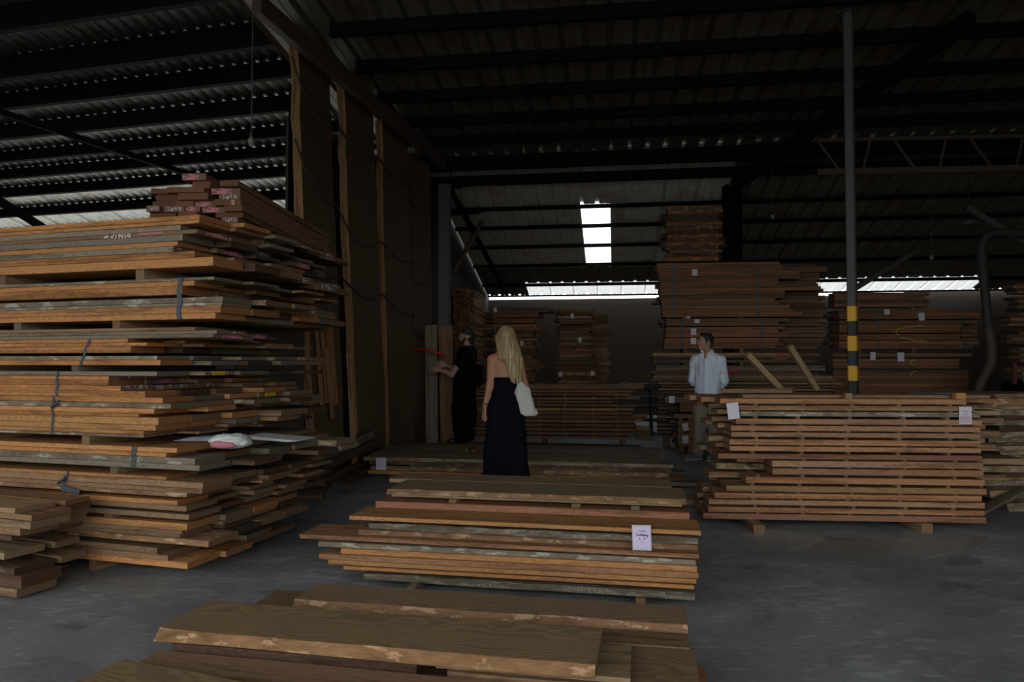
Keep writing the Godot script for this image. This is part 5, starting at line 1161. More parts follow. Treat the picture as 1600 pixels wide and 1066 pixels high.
	var rr := {"c": [[-1.053, 0.249, 2.212, 0.031, 0.28, 0, 8, 0], [-1.053, 0.294, 2.212, 0.032, 0.28, 0, 9, 0], [-1.052, 0.34, 2.212, 0.032, 0.28, 0, 9, 0], [-1.052, 0.385, 2.213, 0.033, 0.28, 0, 9, 0], [-1.051, 0.431, 2.213, 0.033, 0.28, 0, 6, 0], [-1.05, 0.476, 2.213, 0.033, 0.28, 0, 9, 0], [-1.05, 0.522, 2.213, 0.034, 0.28, 0, 8, 0], [-1.049, 0.557, 2.213, 0.044, 0.28, 0, 8, 0], [-1.049, 0.603, 2.214, 0.044, 0.28, 0, 6, 0], [-1.048, 0.649, 2.214, 0.044, 0.28, 0, 8, 0], [-1.047, 0.695, 2.214, 0.044, 0.28, 0, 9, 0], [-1.047, 0.741, 2.214, 0.044, 0.28, 0, 9, 0], [-1.046, 0.787, 2.215, 0.045, 0.28, 0, 8, 0], [-1.046, 0.833, 2.215, 0.045, 0.28, 0, 8, 0], [-1.045, 0.879, 2.215, 0.045, 0.28, 0, 8, 0], [-1.044, 0.925, 2.215, 0.045, 0.28, 0, 8, 0], [-1.044, 0.971, 2.216, 0.045, 0.28, 0, 6, 0], [-1.043, 1.017, 2.216, 0.045, 0.28, 0, 8, 0], [-1.043, 1.063, 2.216, 0.045, 0.28, 0, 9, 0], [-1.042, 1.109, 2.216, 0.045, 0.28, 0, 8, 0], [-1.041, 1.155, 2.217, 0.045, 0.28, 0, 6, 0], [-1.041, 1.201, 2.217, 0.045, 0.28, 0, 9, 0]],
		"b": [[-1.04, 1.278, 2.066, 0.045, 0.28, 0, 8, 0], [-1.039, 1.325, 2.076, 0.053, 0.28, 0, 8, 0], [-1.038, 1.38, 2.066, 0.055, 0.28, 0, 6, 0], [-1.037, 1.475, 2.279, 0.054, 0.28, 0, 9, 0]],
		"a": [[-0.932, 1.607, 2.036, 0.076, 0.28, 0, 8, 0], [-0.886, 1.607, 2.316, 0.073, 0.28, 0.295, 9, 0], [-0.932, 1.684, 2.036, 0.059, 0.28, 0, 6, 0], [-0.998, 1.684, 2.529, 0.058, 0.28, 0.295, 9, 0], [-0.931, 1.756, 1.976, 0.056, 0.28, 0, 8, 0], [-0.89, 1.756, 2.386, 0.054, 0.28, 0.295, 9, 0], [-0.93, 1.814, 2.238, 0.041, 0.28, 0, 8, 0], [-0.986, 1.814, 2.483, 0.039, 0.28, 0.295, 5, 0], [-0.929, 1.877, 1.976, 0.082, 0.28, 0, 8, 0], [-0.891, 1.877, 2.395, 0.08, 0.28, 0.295, 9, 0], [-0.928, 1.961, 2.017, 0.055, 0.28, 0, 8, 0], [-0.91, 1.961, 2.407, 0.054, 0.28, 0.295, 9, 0], [-0.927, 2.018, 2.28, 0.068, 0.28, 0, 9, 0], [-0.892, 2.018, 2.4, 0.066, 0.28, 0.295, 9, 0], [-0.926, 2.106, 2.3, 0.051, 0.28, 0, 8, 0], [-0.931, 2.106, 2.375, 0.05, 0.28, 0.295, 9, 0], [-0.925, 2.159, 2.3, 0.053, 0.28, 0, 8, 0], [-1.023, 2.159, 2.603, 0.052, 0.28, 0.295, 9, 0], [-0.945, 2.213, 2.241, 0.051, 0.28, 0, 8, 0], [-0.924, 2.213, 2.413, 0.05, 0.28, 0.295, 9, 0]],
		"t": [[-1.006, 2.311, 1.533, 0.063, 0.28, 0, 6, 0], [-1.005, 2.376, 1.564, 0.066, 0.28, 0, 9, 0], [-1.004, 2.443, 1.493, 0.062, 0.28, 0, 6, 0], [-1.003, 2.506, 1.575, 0.053, 0.28, 0, 9, 0]]}
	var rw := {"c": "loose dim base boards of the stack behind the striped post", "b": "four-layer pack with two hanging tags behind the striped post", "a": "tall banded pack with a yellow sprayed bracket behind the striped post", "t": "dark top pack under the bright eaves behind the striped post"}
	var rs: Array = [-0.274, 1.099]
	for key in rr:
		var root := bundle("lumber_bundle", rb, rr[key], rw[key], "packs behind the striped post")
		if key == "a":
			for u in rs:
				strap_on(root, u, rh[key][0], rh[key][1], 0.4, 0.022)
			spray(root, M.yellowpaint, [[0.45, 2.0], [0.2, 1.98], [0.02, 1.93], [0.0, 1.88], [0.06, 1.8], [0.3, 1.745], [0.5, 1.735]], 0.018)
		elif key == "b":
			spray(root, M.yellowpaint, [[0.32, 1.42], [0.24, 1.41], [0.235, 1.36], [0.3, 1.33]], 0.018)
		elif key == "c":
			spray(root, M.yellowpaint, [[0.34, 1.235], [0.27, 1.22], [0.22, 1.12]], 0.016)
	for q in [["b", "a"], ["a", "t"]]:
		var h0: float = rh[q[0]][1]
		var h1: float = rh[q[1]][0]
		for u in [-0.6, 0.3]:
			stick(rb, u, h0 + 0.0008, h1 - h0 - 0.0016, 0.01, 0.5, 0.06, "spacer block under the %s pack behind the striped post, %s" % [{"b": "tall banded", "a": "dark top"}[q[0]], "left one" if u < 0.0 else "right one"], "spacers behind the striped post", "spacer_block")
	for u in [-0.8, 0.0, 0.8]:
		stick(rb, u, 0.0, rh["c"][0] - 0.001, 0.01, 0.27, 0.09, "bearer under the stack behind the striped post, %s" % ("leftmost" if u < -0.5 else ("middle" if u < 0.5 else "rightmost")), "bearers behind the striped post", "bearer_block", "bearer")
	var rt: Array = [[-0.141, 2.23], [0.431, 2.146], [-0.389, 1.484], [0.074, 1.468]]
	for i in 4:
		price_tag(rb, rt[i][0], rt[i][1], -0.014, [0.08, 0.085, 0.075, 0.095][i], [0.07, 0.11, 0.11, 0.125][i], [0.0, 0.12, -0.08, 0.0][i], 3, ["dim tag at the top left of the banded pack behind the striped post", "tilted white tag on the banded pack behind the striped post", "grey tag on the four-layer pack, nearer the striped post", "bright white tag on the four-layer pack behind the striped post"][i])
	# far columns of short boards against the back wall
	var fk := frame(1.417, -16.3, 4)
	var kh: Array = [1.501, 2.568, 0.007, 1.488]
	bundle("lumber_bundle", fk, [[-0.439, 0.007, 0.889, 0.019, 0.28, 0, 8, 1], [-0.476, 0.007, 0.921, 0.018, 0.28, 0.295, 9, 0], [-0.419, 0.027, 0.895, 0.072, 0.28, 0, 5, 1], [-0.436, 0.027, 0.9, 0.07, 0.28, 0.295, 5, 0], [-0.376, 0.101, 0.811, 0.069, 0.28, 0, 8, 0], [-0.414, 0.101, 0.958, 0.067, 0.28, 0.295, 5, 0], [-0.432, 0.171, 0.9, 0.059, 0.28, 0, 9, 1], [-0.355, 0.171, 0.765, 0.058, 0.28, 0.295, 9, 0], [-0.423, 0.232, 0.922, 0.073, 0.28, 0, 9, 0], [-0.458, 0.232, 1.046, 0.071, 0.28, 0.295, 9, 0], [-0.431, 0.306, 0.919, 0.052, 0.28, 0, 2, 1], [-0.459, 0.306, 1.007, 0.051, 0.28, 0.295, 5, 0], [-0.415, 0.36, 0.905, 0.053, 0.28, 0, 2, 1], [-0.486, 0.36, 0.898, 0.051, 0.28, 0.295, 5, 0], [-0.441, 0.433, 0.905, 0.058, 0.28, 0, 8, 0], [-0.443, 0.433, 0.933, 0.056, 0.28, 0.295, 9, 0], [-0.378, 0.493, 0.888, 0.062, 0.28, 0, 5, 1], [-0.439, 0.493, 0.89, 0.06, 0.28, 0.295, 5, 0], [-0.396, 0.556, 0.895, 0.059, 0.28, 0, 5, 0], [-0.338, 0.556, 0.847, 0.057, 0.28, 0.295, 9, 0], [-0.418, 0.617, 0.923, 0.052, 0.28, 0, 8, 0], [-0.4, 0.617, 0.96, 0.05, 0.28, 0.295, 9, 0], [-0.417, 0.67, 0.908, 0.074, 0.28, 0, 5, 0], [-0.496, 0.67, 1.037, 0.072, 0.28, 0.295, 9, 0], [-0.412, 0.764, 0.868, 0.054, 0.28, 0, 2, 0], [-0.371, 0.764, 0.855, 0.053, 0.28, 0.295, 9, 0], [-0.434, 0.819, 0.895, 0.059, 0.28, 0, 5, 0], [-0.483, 0.819, 0.926, 0.057, 0.28, 0.295, 9, 0], [-0.452, 0.894, 0.911, 0.018, 0.28, 0, 5, 0], [-0.379, 0.894, 0.95, 0.017, 0.28, 0.295, 9, 0], [-0.396, 0.914, 0.847, 0.064, 0.28, 0, 2, 0], [-0.409, 0.914, 0.85, 0.062, 0.28, 0.295, 9, 0], [-0.399, 0.979, 0.849, 0.062, 0.28, 0, 5, 1], [-0.476, 0.979, 1.049, 0.06, 0.28, 0.295, 9, 0], [-0.409, 1.043, 0.823, 0.051, 0.28, 0, 5, 0], [-0.311, 1.043, 0.68, 0.05, 0.28, 0.295, 9, 0], [-0.409, 1.095, 0.855, 0.063, 0.28, 0, 2, 1], [-0.312, 1.095, 0.831, 0.061, 0.28, 0.295, 5, 0], [-0.371, 1.16, 0.852, 0.061, 0.28, 0, 2, 0], [-0.293, 1.16, 0.746, 0.06, 0.28, 0.295, 9, 0], [-0.452, 1.223, 0.886, 0.067, 0.28, 0, 5, 0], [-0.52, 1.223, 0.953, 0.065, 0.28, 0.295, 9, 0], [-0.382, 1.291, 0.835, 0.051, 0.28, 0, 5, 1], [-0.425, 1.291, 0.985, 0.05, 0.28, 0.295, 9, 0], [-0.449, 1.344, 0.933, 0.07, 0.28, 0, 5, 0], [-0.458, 1.344, 0.942, 0.068, 0.28, 0.295, 9, 0], [-0.44, 1.432, 0.928, 0.056, 0.28, 0, 9, 0], [-0.474, 1.432, 0.928, 0.054, 0.28, 0.295, 5, 0]], "lower reddish half of the narrow stack in front of the back wall", "packs of the narrow far stack")
	bundle("lumber_bundle", fk, [[-0.344, 1.501, 0.69, 0.047, 0.28, 0, 2, 0], [-0.25, 1.501, 0.674, 0.046, 0.28, 0.295, 5, 0], [-0.356, 1.55, 0.708, 0.075, 0.28, 0, 8, 0], [-0.286, 1.55, 0.667, 0.073, 0.28, 0.295, 9, 0], [-0.411, 1.627, 0.735, 0.069, 0.28, 0, 8, 1], [-0.357, 1.627, 0.662, 0.067, 0.28, 0.295, 9, 0], [-0.417, 1.697, 0.765, 0.071, 0.28, 0, 5, 1], [-0.417, 1.697, 0.745, 0.069, 0.28, 0.295, 9, 0], [-0.376, 1.769, 0.742, 0.059, 0.28, 0, 2, 1], [-0.366, 1.769, 0.684, 0.057, 0.28, 0.295, 5, 0], [-0.379, 1.829, 0.723, 0.064, 0.28, 0, 5, 0], [-0.419, 1.829, 0.733, 0.063, 0.28, 0.295, 9, 0], [-0.357, 1.895, 0.696, 0.066, 0.28, 0, 2, 0], [-0.323, 1.895, 0.623, 0.064, 0.28, 0.295, 9, 0], [-0.371, 1.963, 0.707, 0.057, 0.28, 0, 9, 0], [-0.287, 1.963, 0.647, 0.056, 0.28, 0.295, 9, 0], [-0.358, 2.022, 0.663, 0.054, 0.28, 0, 8, 1], [-0.406, 2.022, 0.694, 0.052, 0.28, 0.295, 5, 0], [-0.418, 2.077, 0.786, 0.071, 0.28, 0, 5, 1], [-0.455, 2.077, 0.832, 0.069, 0.28, 0.295, 9, 0], [-0.389, 2.149, 0.757, 0.055, 0.28, 0, 5, 1], [-0.432, 2.149, 0.759, 0.053, 0.28, 0.295, 9, 0], [-0.343, 2.218, 0.695, 0.065, 0.28, 0, 5, 0], [-0.372, 2.218, 0.86, 0.064, 0.28, 0.295, 9, 0], [-0.393, 2.285, 0.736, 0.051, 0.28, 0, 8, 0], [-0.472, 2.285, 0.964, 0.05, 0.28, 0.295, 9, 0], [-0.406, 2.35, 0.751, 0.065, 0.28, 0, 2, 0], [-0.482, 2.35, 0.848, 0.063, 0.28, 0.295, 9, 0], [-0.37, 2.429, 0.727, 0.069, 0.28, 0, 5, 0], [-0.462, 2.429, 0.876, 0.067, 0.28, 0.295, 9, 0], [-0.371, 2.5, 0.685, 0.069, 0.28, 0, 9, 0], [-0.45, 2.5, 0.86, 0.067, 0.28, 0.295, 5, 0]], "upper uneven half of the narrow stack in front of the back wall", "packs of the narrow far stack")
	bundle("lumber_bundle", frame(1.48, -17.198, 4), [[0.361, -0.007, 0.376, 0.036, 0.28, 0, 9, 0], [0.341, 0.049, 0.439, 0.06, 0.28, 0, 8, 1], [0.401, 0.129, 0.337, 0.064, 0.28, 0, 8, 0], [0.343, 0.194, 0.428, 0.061, 0.28, 0, 5, 0], [0.358, 0.257, 0.407, 0.079, 0.28, 0, 2, 1], [0.345, 0.337, 0.396, 0.071, 0.28, 0, 9, 0], [0.366, 0.41, 0.382, 0.079, 0.28, 0, 2, 1], [0.387, 0.49, 0.371, 0.078, 0.28, 0, 8, 0], [0.399, 0.57, 0.326, 0.083, 0.28, 0, 9, 1], [0.375, 0.654, 0.423, 0.077, 0.28, 0, 8, 0], [0.354, 0.732, 0.423, 0.073, 0.28, 0, 8, 0], [0.37, 0.807, 0.4, 0.076, 0.28, 0, 5, 1], [0.382, 0.902, 0.348, 0.06, 0.28, 0, 8, 1], [0.355, 0.964, 0.383, 0.079, 0.28, 0, 8, 0], [0.392, 1.044, 0.416, 0.063, 0.28, 0, 8, 0], [0.344, 1.125, 0.472, 0.071, 0.28, 0, 8, 1], [0.412, 1.198, 0.36, 0.061, 0.28, 0, 2, 0], [0.334, 1.26, 0.4, 0.058, 0.28, 0, 8, 0], [0.385, 1.32, 0.431, 0.078, 0.28, 0, 2, 0], [0.4, 1.415, 0.376, 0.061, 0.28, 0, 9, 0], [0.388, 1.478, 0.378, 0.076, 0.28, 0, 8, 1], [0.372, 1.555, 0.429, 0.078, 0.28, 0, 2, 0], [0.332, 1.634, 0.412, 0.071, 0.28, 0, 2, 1], [0.385, 1.706, 0.381, 0.073, 0.28, 0, 2, 0], [0.378, 1.781, 0.406, 0.062, 0.28, 0, 8, 0], [0.409, 1.844, 0.366, 0.071, 0.28, 0, 5, 0], [0.329, 1.917, 0.453, 0.063, 0.28, 0, 9, 1], [0.369, 1.982, 0.368, 0.059, 0.28, 0, 5, 1], [0.341, 2.042, 0.462, 0.07, 0.28, 0, 9, 0], [0.381, 2.113, 0.36, 0.071, 0.28, 0, 9, 1], [0.359, 2.186, 0.431, 0.072, 0.28, 0, 2, 0], [0.418, 2.26, 0.357, 0.083, 0.28, 0, 5, 0], [0.338, 2.344, 0.403, 0.077, 0.28, 0, 5, 1], [0.373, 2.423, 0.409, 0.073, 0.28, 0, 9, 0]], "dark narrow stack just right of and behind the narrow far stack", "packs of the narrow far stack")
	bundle("lumber_bundle", frame(0.136, -15.6, 6), [[-0.466, -0.041, 0.988, 0.047, 0.28, 0, 5, 0], [-0.55, -0.041, 0.994, 0.045, 0.28, 0.295, 5, 0], [-0.471, 0.02, 0.953, 0.067, 0.28, 0, 9, 1], [-0.478, 0.02, 0.967, 0.065, 0.28, 0.295, 9, 0], [-0.499, 0.101, 1.068, 0.047, 0.28, 0, 9, 0], [-0.427, 0.101, 1.129, 0.046, 0.28, 0.295, 9, 0], [-0.425, 0.149, 0.927, 0.072, 0.28, 0, 5, 1], [-0.439, 0.149, 1.023, 0.07, 0.28, 0.295, 5, 0], [-0.536, 0.223, 1.116, 0.073, 0.28, 0, 8, 0], [-0.466, 0.223, 0.963, 0.071, 0.28, 0.295, 5, 0], [-0.498, 0.298, 1.004, 0.065, 0.28, 0, 9, 0], [-0.504, 0.298, 0.992, 0.063, 0.28, 0.295, 9, 0], [-0.436, 0.375, 1.005, 0.051, 0.28, 0, 9, 0], [-0.367, 0.375, 0.843, 0.049, 0.28, 0.295, 5, 0], [-0.539, 0.428, 1.133, 0.074, 0.28, 0, 2, 0], [-0.462, 0.428, 1.041, 0.072, 0.28, 0.295, 9, 0], [-0.546, 0.524, 1.125, 0.05, 0.28, 0, 2, 1], [-0.521, 0.524, 1.018, 0.049, 0.28, 0.295, 5, 0], [-0.527, 0.597, 1.087, 0.055, 0.28, 0, 8, 0], [-0.61, 0.597, 1.126, 0.054, 0.28, 0.295, 9, 0], [-0.558, 0.673, 1.1, 0.06, 0.28, 0, 8, 1], [-0.532, 0.673, 1.188, 0.059, 0.28, 0.295, 5, 0], [-0.439, 0.735, 0.954, 0.06, 0.28, 0, 8, 1], [-0.38, 0.735, 0.857, 0.058, 0.28, 0.295, 5, 0], [-0.466, 0.797, 1.026, 0.077, 0.28, 0, 8, 1], [-0.496, 0.797, 1.009, 0.075, 0.28, 0.295, 5, 0], [-0.513, 0.875, 1.056, 0.064, 0.28, 0, 9, 1], [-0.568, 0.875, 1.156, 0.062, 0.28, 0.295, 9, 0], [-0.547, 0.955, 0.903, 0.051, 0.28, 0, 5, 1], [-0.512, 0.955, 0.891, 0.049, 0.28, 0.295, 5, 0], [-0.414, 1.007, 0.773, 0.056, 0.28, 0, 9, 1], [-0.428, 1.007, 0.846, 0.055, 0.28, 0.295, 5, 0], [-0.412, 1.065, 0.782, 0.06, 0.28, 0, 9, 1], [-0.459, 1.065, 0.765, 0.058, 0.28, 0.295, 9, 0], [-0.454, 1.126, 0.796, 0.075, 0.28, 0, 5, 0], [-0.501, 1.126, 0.918, 0.073, 0.28, 0.295, 9, 0], [-0.472, 1.218, 0.792, 0.056, 0.28, 0, 8, 1], [-0.459, 1.218, 0.924, 0.055, 0.28, 0.295, 9, 0], [-0.532, 1.276, 0.989, 0.072, 0.28, 0, 8, 0], [-0.556, 1.276, 1.081, 0.07, 0.28, 0.295, 9, 0], [-0.514, 1.364, 0.975, 0.064, 0.28, 0, 9, 0], [-0.449, 1.364, 0.907, 0.062, 0.28, 0.295, 5, 0], [-0.418, 1.444, 0.724, 0.078, 0.28, 0, 8, 0], [-0.515, 1.444, 0.941, 0.076, 0.28, 0.295, 5, 0], [-0.524, 1.523, 0.931, 0.072, 0.28, 0, 5, 0], [-0.449, 1.523, 0.788, 0.07, 0.28, 0.295, 5, 0], [-0.444, 1.597, 0.819, 0.078, 0.28, 0, 5, 0], [-0.496, 1.597, 0.875, 0.075, 0.28, 0.295, 5, 0], [-0.48, 1.676, 0.832, 0.071, 0.28, 0, 8, 1], [-0.531, 1.676, 0.996, 0.069, 0.28, 0.295, 5, 0], [-0.537, 1.749, 0.855, 0.066, 0.28, 0, 8, 1], [-0.44, 1.749, 0.894, 0.064, 0.28, 0.295, 9, 0], [-0.542, 1.828, 0.948, 0.072, 0.28, 0, 8, 0], [-0.562, 1.828, 0.921, 0.07, 0.28, 0.295, 9, 0], [-0.536, 1.913, 0.865, 0.076, 0.28, 0, 9, 0], [-0.494, 1.913, 0.925, 0.073, 0.28, 0.295, 9, 0], [-0.448, 1.99, 0.791, 0.063, 0.28, 0, 5, 0], [-0.365, 1.99, 0.683, 0.061, 0.28, 0.295, 9, 0], [-0.425, 2.055, 0.883, 0.077, 0.28, 0, 8, 1], [-0.47, 2.055, 0.995, 0.075, 0.28, 0.295, 9, 0], [-0.463, 2.133, 0.848, 0.057, 0.28, 0, 2, 0], [-0.389, 2.133, 0.759, 0.056, 0.28, 0.295, 5, 0], [-0.52, 2.213, 0.874, 0.101, 0.28, 0, 8, 0], [-0.454, 2.213, 0.76, 0.098, 0.28, 0.295, 9, 0], [-0.52, 2.335, 0.956, 0.109, 0.28, 0, 8, 0], [-0.47, 2.335, 0.981, 0.105, 0.28, 0.295, 5, 0], [-0.52, 2.445, 1.159, 0.087, 0.28, 0, 9, 0], [-0.517, 2.445, 1.267, 0.085, 0.28, 0.295, 5, 0]], "far dark stack of mixed boards above the blonde woman's shoulder", "far stacks behind the visitors")
	bundle("lumber_bundle", frame(0.23, -16.495, 6), [[-1.074, 0.04, 0.44, 0.038, 0.28, 0, 2, 1], [-1.1, 0.079, 0.462, 0.073, 0.28, 0, 8, 1], [-1.064, 0.154, 0.409, 0.077, 0.28, 0, 5, 0], [-1.094, 0.233, 0.465, 0.08, 0.28, 0, 2, 0], [-1.077, 0.315, 0.414, 0.072, 0.28, 0, 2, 1], [-1.108, 0.388, 0.468, 0.067, 0.28, 0, 8, 0], [-1.114, 0.475, 0.454, 0.073, 0.28, 0, 8, 0], [-1.113, 0.568, 0.459, 0.059, 0.28, 0, 8, 0], [-1.11, 0.647, 0.454, 0.063, 0.28, 0, 2, 0], [-1.112, 0.729, 0.5, 0.069, 0.28, 0, 8, 0], [-1.099, 0.8, 0.475, 0.061, 0.28, 0, 2, 1], [-1.07, 0.879, 0.432, 0.066, 0.28, 0, 9, 0], [-1.065, 0.947, 0.437, 0.079, 0.28, 0, 5, 0], [-1.102, 1.027, 0.478, 0.068, 0.28, 0, 8, 0], [-1.078, 1.097, 0.458, 0.06, 0.28, 0, 8, 1], [-1.106, 1.159, 0.478, 0.061, 0.28, 0, 2, 1], [-1.103, 1.221, 0.485, 0.085, 0.28, 0, 9, 0], [-1.105, 1.308, 0.468, 0.075, 0.28, 0, 2, 0], [-1.088, 1.385, 0.475, 0.072, 0.28, 0, 8, 0], [-1.08, 1.474, 0.443, 0.083, 0.28, 0, 5, 0], [-1.086, 1.558, 0.445, 0.08, 0.28, 0, 9, 0], [-1.072, 1.64, 0.442, 0.082, 0.28, 0, 2, 1], [-1.088, 1.724, 0.463, 0.077, 0.28, 0, 9, 0], [-1.106, 1.802, 0.466, 0.067, 0.28, 0, 9, 0], [-1.068, 1.885, 0.412, 0.059, 0.28, 0, 2, 0], [-1.073, 1.96, 0.44, 0.078, 0.28, 0, 5, 1], [-1.109, 2.04, 0.491, 0.076, 0.28, 0, 9, 0], [-1.096, 2.118, 0.476, 0.061, 0.28, 0, 2, 1], [-1.065, 2.18, 0.446, 0.067, 0.28, 0, 2, 1], [-1.093, 2.262, 0.458, 0.075, 0.28, 0, 2, 1], [-1.108, 2.351, 0.448, 0.082, 0.28, 0, 8, 0], [-1.116, 2.435, 0.467, 0.082, 0.28, 0, 2, 0]], "dim far stack between the man in black and the blonde woman", "far stacks behind the visitors")
	var kt: Array = [[-0.083, 2.408], [0.085, 1.883], [-0.34, 1.119], [0.357, 1.141]]
	for i in kt.size():
		price_tag(fk, kt[i][0], kt[i][1], -0.05, 0.06, 0.085, 0.0, 3, ["small tag near the top of the narrow far stack", "small tag at mid height of the narrow far stack", "small tag low on the narrow far stack's left side", "small tag low on the narrow far stack's right side"][i])
	var jt: Array = [[-0.489, 2.496], [0.078, 1.786]]
	for i in jt.size():
		price_tag(frame(0.136, -15.6, 6), jt[i][0], jt[i][1], -0.05, 0.06, 0.08, 0.0, 3, ["small tag on the top left of the far stack above the woman", "small tag on the far stack beside the woman's hair"][i])


func build_far_pile() -> void:
	var fr := frame(4.438, -6.76, -4)
	var rows: Array = [[0.117, 0.002, 0.306, 0.034, 0.3, 0.02, 4, 2], [0.091, 0.037, 0.346, 0.044, 0.3, 0.013, 3, 1], [-0.001, 0.083, 0.439, 0.041, 0.3, 0.021, 5, 2], [-0.053, 0.125, 0.479, 0.034, 0.3, 0.01, 3, 2], [-0.066, 0.161, 0.505, 0.036, 0.3, 0.019, 4, 1], [-0.104, 0.199, 0.532, 0.037, 0.3, 0.006, 5, 2], [-0.117, 0.237, 0.545, 0.04, 0.3, 0.015, 3, 2], [-0.189, 0.278, 0.645, 0.037, 0.3, 0.015, 4, 2], [-0.102, 0.317, 0.545, 0.044, 0.3, 0, 5, 1], [-0.127, 0.362, 0.572, 0.053, 0.3, 0.004, 3, 2], [-0.133, 0.416, 0.579, 0.049, 0.3, 0.014, 3, 1], [-0.132, 0.466, 0.566, 0.049, 0.3, 0.023, 3, 1], [0.061, 0.517, 0.4, 0.037, 0.3, 0.024, 4, 2], [-0.137, 0.555, 0.599, 0.043, 0.3, 0.025, 3, 2], [-0.083, 0.6, 0.506, 0.033, 0.3, 0.024, 5, 1], [-0.056, 0.634, 0.52, 0.04, 0.3, 0.029, 3, 1], [-0.154, 0.676, 0.619, 0.056, 0.3, 0.006, 3, 1], [0.04, 0.733, 0.414, 0.058, 0.3, 0.005, 5, 2], [-0.119, 0.792, 0.546, 0.045, 0.3, 0.004, 3, 1], [-0.012, 0.838, 0.454, 0.041, 0.3, 0.024, 5, 1], [-0.209, 0.881, 0.639, 0.057, 0.3, 0.006, 3, 1], [-0.023, 0.94, 0.494, 0.037, 0.3, 0.01, 4, 1], [-0.287, 0.978, 0.759, 0.056, 0.3, 0.004, 2, 1], [0.019, 1.036, 0.414, 0.042, 0.3, 0.027, 2, 2]]
	rows.reverse()
	for i in rows.size():
		var r: Array = rows[i]
		plank(fr, r, "%s board, %s from the top of the untidy pile at the far right edge" % [TONE_WORD[r[6]], ORD[i] if i else "first"], "boards of the untidy right pile", 0.03 * sin(i * 2.3))
		if i % 3 == 0:
			plank(fr, [r[0] + 0.05, r[1], 1.9, r[3] * 0.96, 0.3, 0.36, 2, 0], "rear board beside the %s front board of the untidy right pile" % (ORD[i] if i else "first"), "rear boards of the untidy right pile")
	var o := put("sawn_board", board(0.62, 0.03, 0.12, 3, 0), null, null, fr * turned(Vector3(-0.05, 0.105, 0.16), 0.0, 0.2, 0.33))
	tag(o, "grey board propped from the floor against the foot of the untidy right pile", "board", "boards of the untidy right pile")


# ---------------------------------------------------------------- slabs and odd timber

func slab_mesh(pts_bottom: Array, pts_top: Array, th: float, tone: int) -> ArrayMesh:
	# live-edged slab: bottom-left, bottom-right, top-left, top-right of its face; thickness goes away from the viewer
	var bl: Vector3 = pts_bottom[0]
	var br: Vector3 = pts_bottom[1]
	var tl: Vector3 = pts_top[0]
	var tr: Vector3 = pts_top[1]
	var n := (br - bl).cross(tl - bl).normalized()
	var nz := FastNoiseLite.new()
	nz.seed = tone * 7 + int(bl.x * 100.0)
	nz.frequency = 1.0
	var st := SurfaceTool.new()
	st.begin(Mesh.PRIMITIVE_TRIANGLES)
	var segs := 26
	var rings := []
	for i in segs + 1:
		var t := float(i) / segs
		var a := bl.lerp(tl, t)
		var b := br.lerp(tr, t)
		var d := (b - a).normalized()
		var e0 := nz.get_noise_2d(t * 7.0, 0.0) * 0.05
		var e1 := nz.get_noise_2d(t * 7.0, 7.0) * 0.04
		var e2 := nz.get_noise_2d(t * 19.0, 3.0) * 0.02
		a += d * e0
		b += d * e1
		rings.append([a, b, b - n * th - d * (0.01 + e2), a - n * th - d * (0.04 + e2)])
	var col: Color = TONE[tone] * 0.7
	st.set_smooth_group(-1)
	st.set_color(col)
	var v0 := rng.randf()
	for i in segs:
		var A: Array = rings[i]
		var B: Array = rings[i + 1]
		var run := v0
		for k in [0, 2]:
			var j: int = (k + 1) % 4
			var w: float = A[k].distance_to(A[j]) / 0.9
			var ya: float = A[k].y / 3.0
			var yb: float = B[k].y / 3.0
			quad(st, A[k], A[j], B[j], B[k], [Vector2(ya, run), Vector2(ya, run + w), Vector2(yb, run + w), Vector2(yb, run)])
			run += w
	quad(st, rings[0][3], rings[0][2], rings[0][1], rings[0][0], [Vector2(0, 0), Vector2(0, 1), Vector2(0.1, 1), Vector2(0.1, 0)])
	quad(st, rings[segs][0], rings[segs][1], rings[segs][2], rings[segs][3], [Vector2(0, 0), Vector2(0, 1), Vector2(0.1, 1), Vector2(0.1, 0)])
	st.generate_normals()
	var m := st.commit()
	m.surface_set_material(0, M.figure)
	st = SurfaceTool.new()
	st.begin(Mesh.PRIMITIVE_TRIANGLES)
	st.set_smooth_group(-1)
	st.set_color(Color(0.36, 0.2, 0.09))  # edges coloured lighter than the face to carry the light on them
	for i in segs:
		var A: Array = rings[i]
		var B: Array = rings[i + 1]
		for k in [1, 3]:
			var j: int = (k + 1) % 4
			quad(st, A[k], A[j], B[j], B[k], [Vector2(A[k].y / 2.0, 0), Vector2(A[k].y / 2.0, 0.25), Vector2(B[k].y / 2.0, 0.25), Vector2(B[k].y / 2.0, 0)])
	st.generate_normals()
	st.commit(m)
	m.surface_set_material(1, M.sawn)
	return m


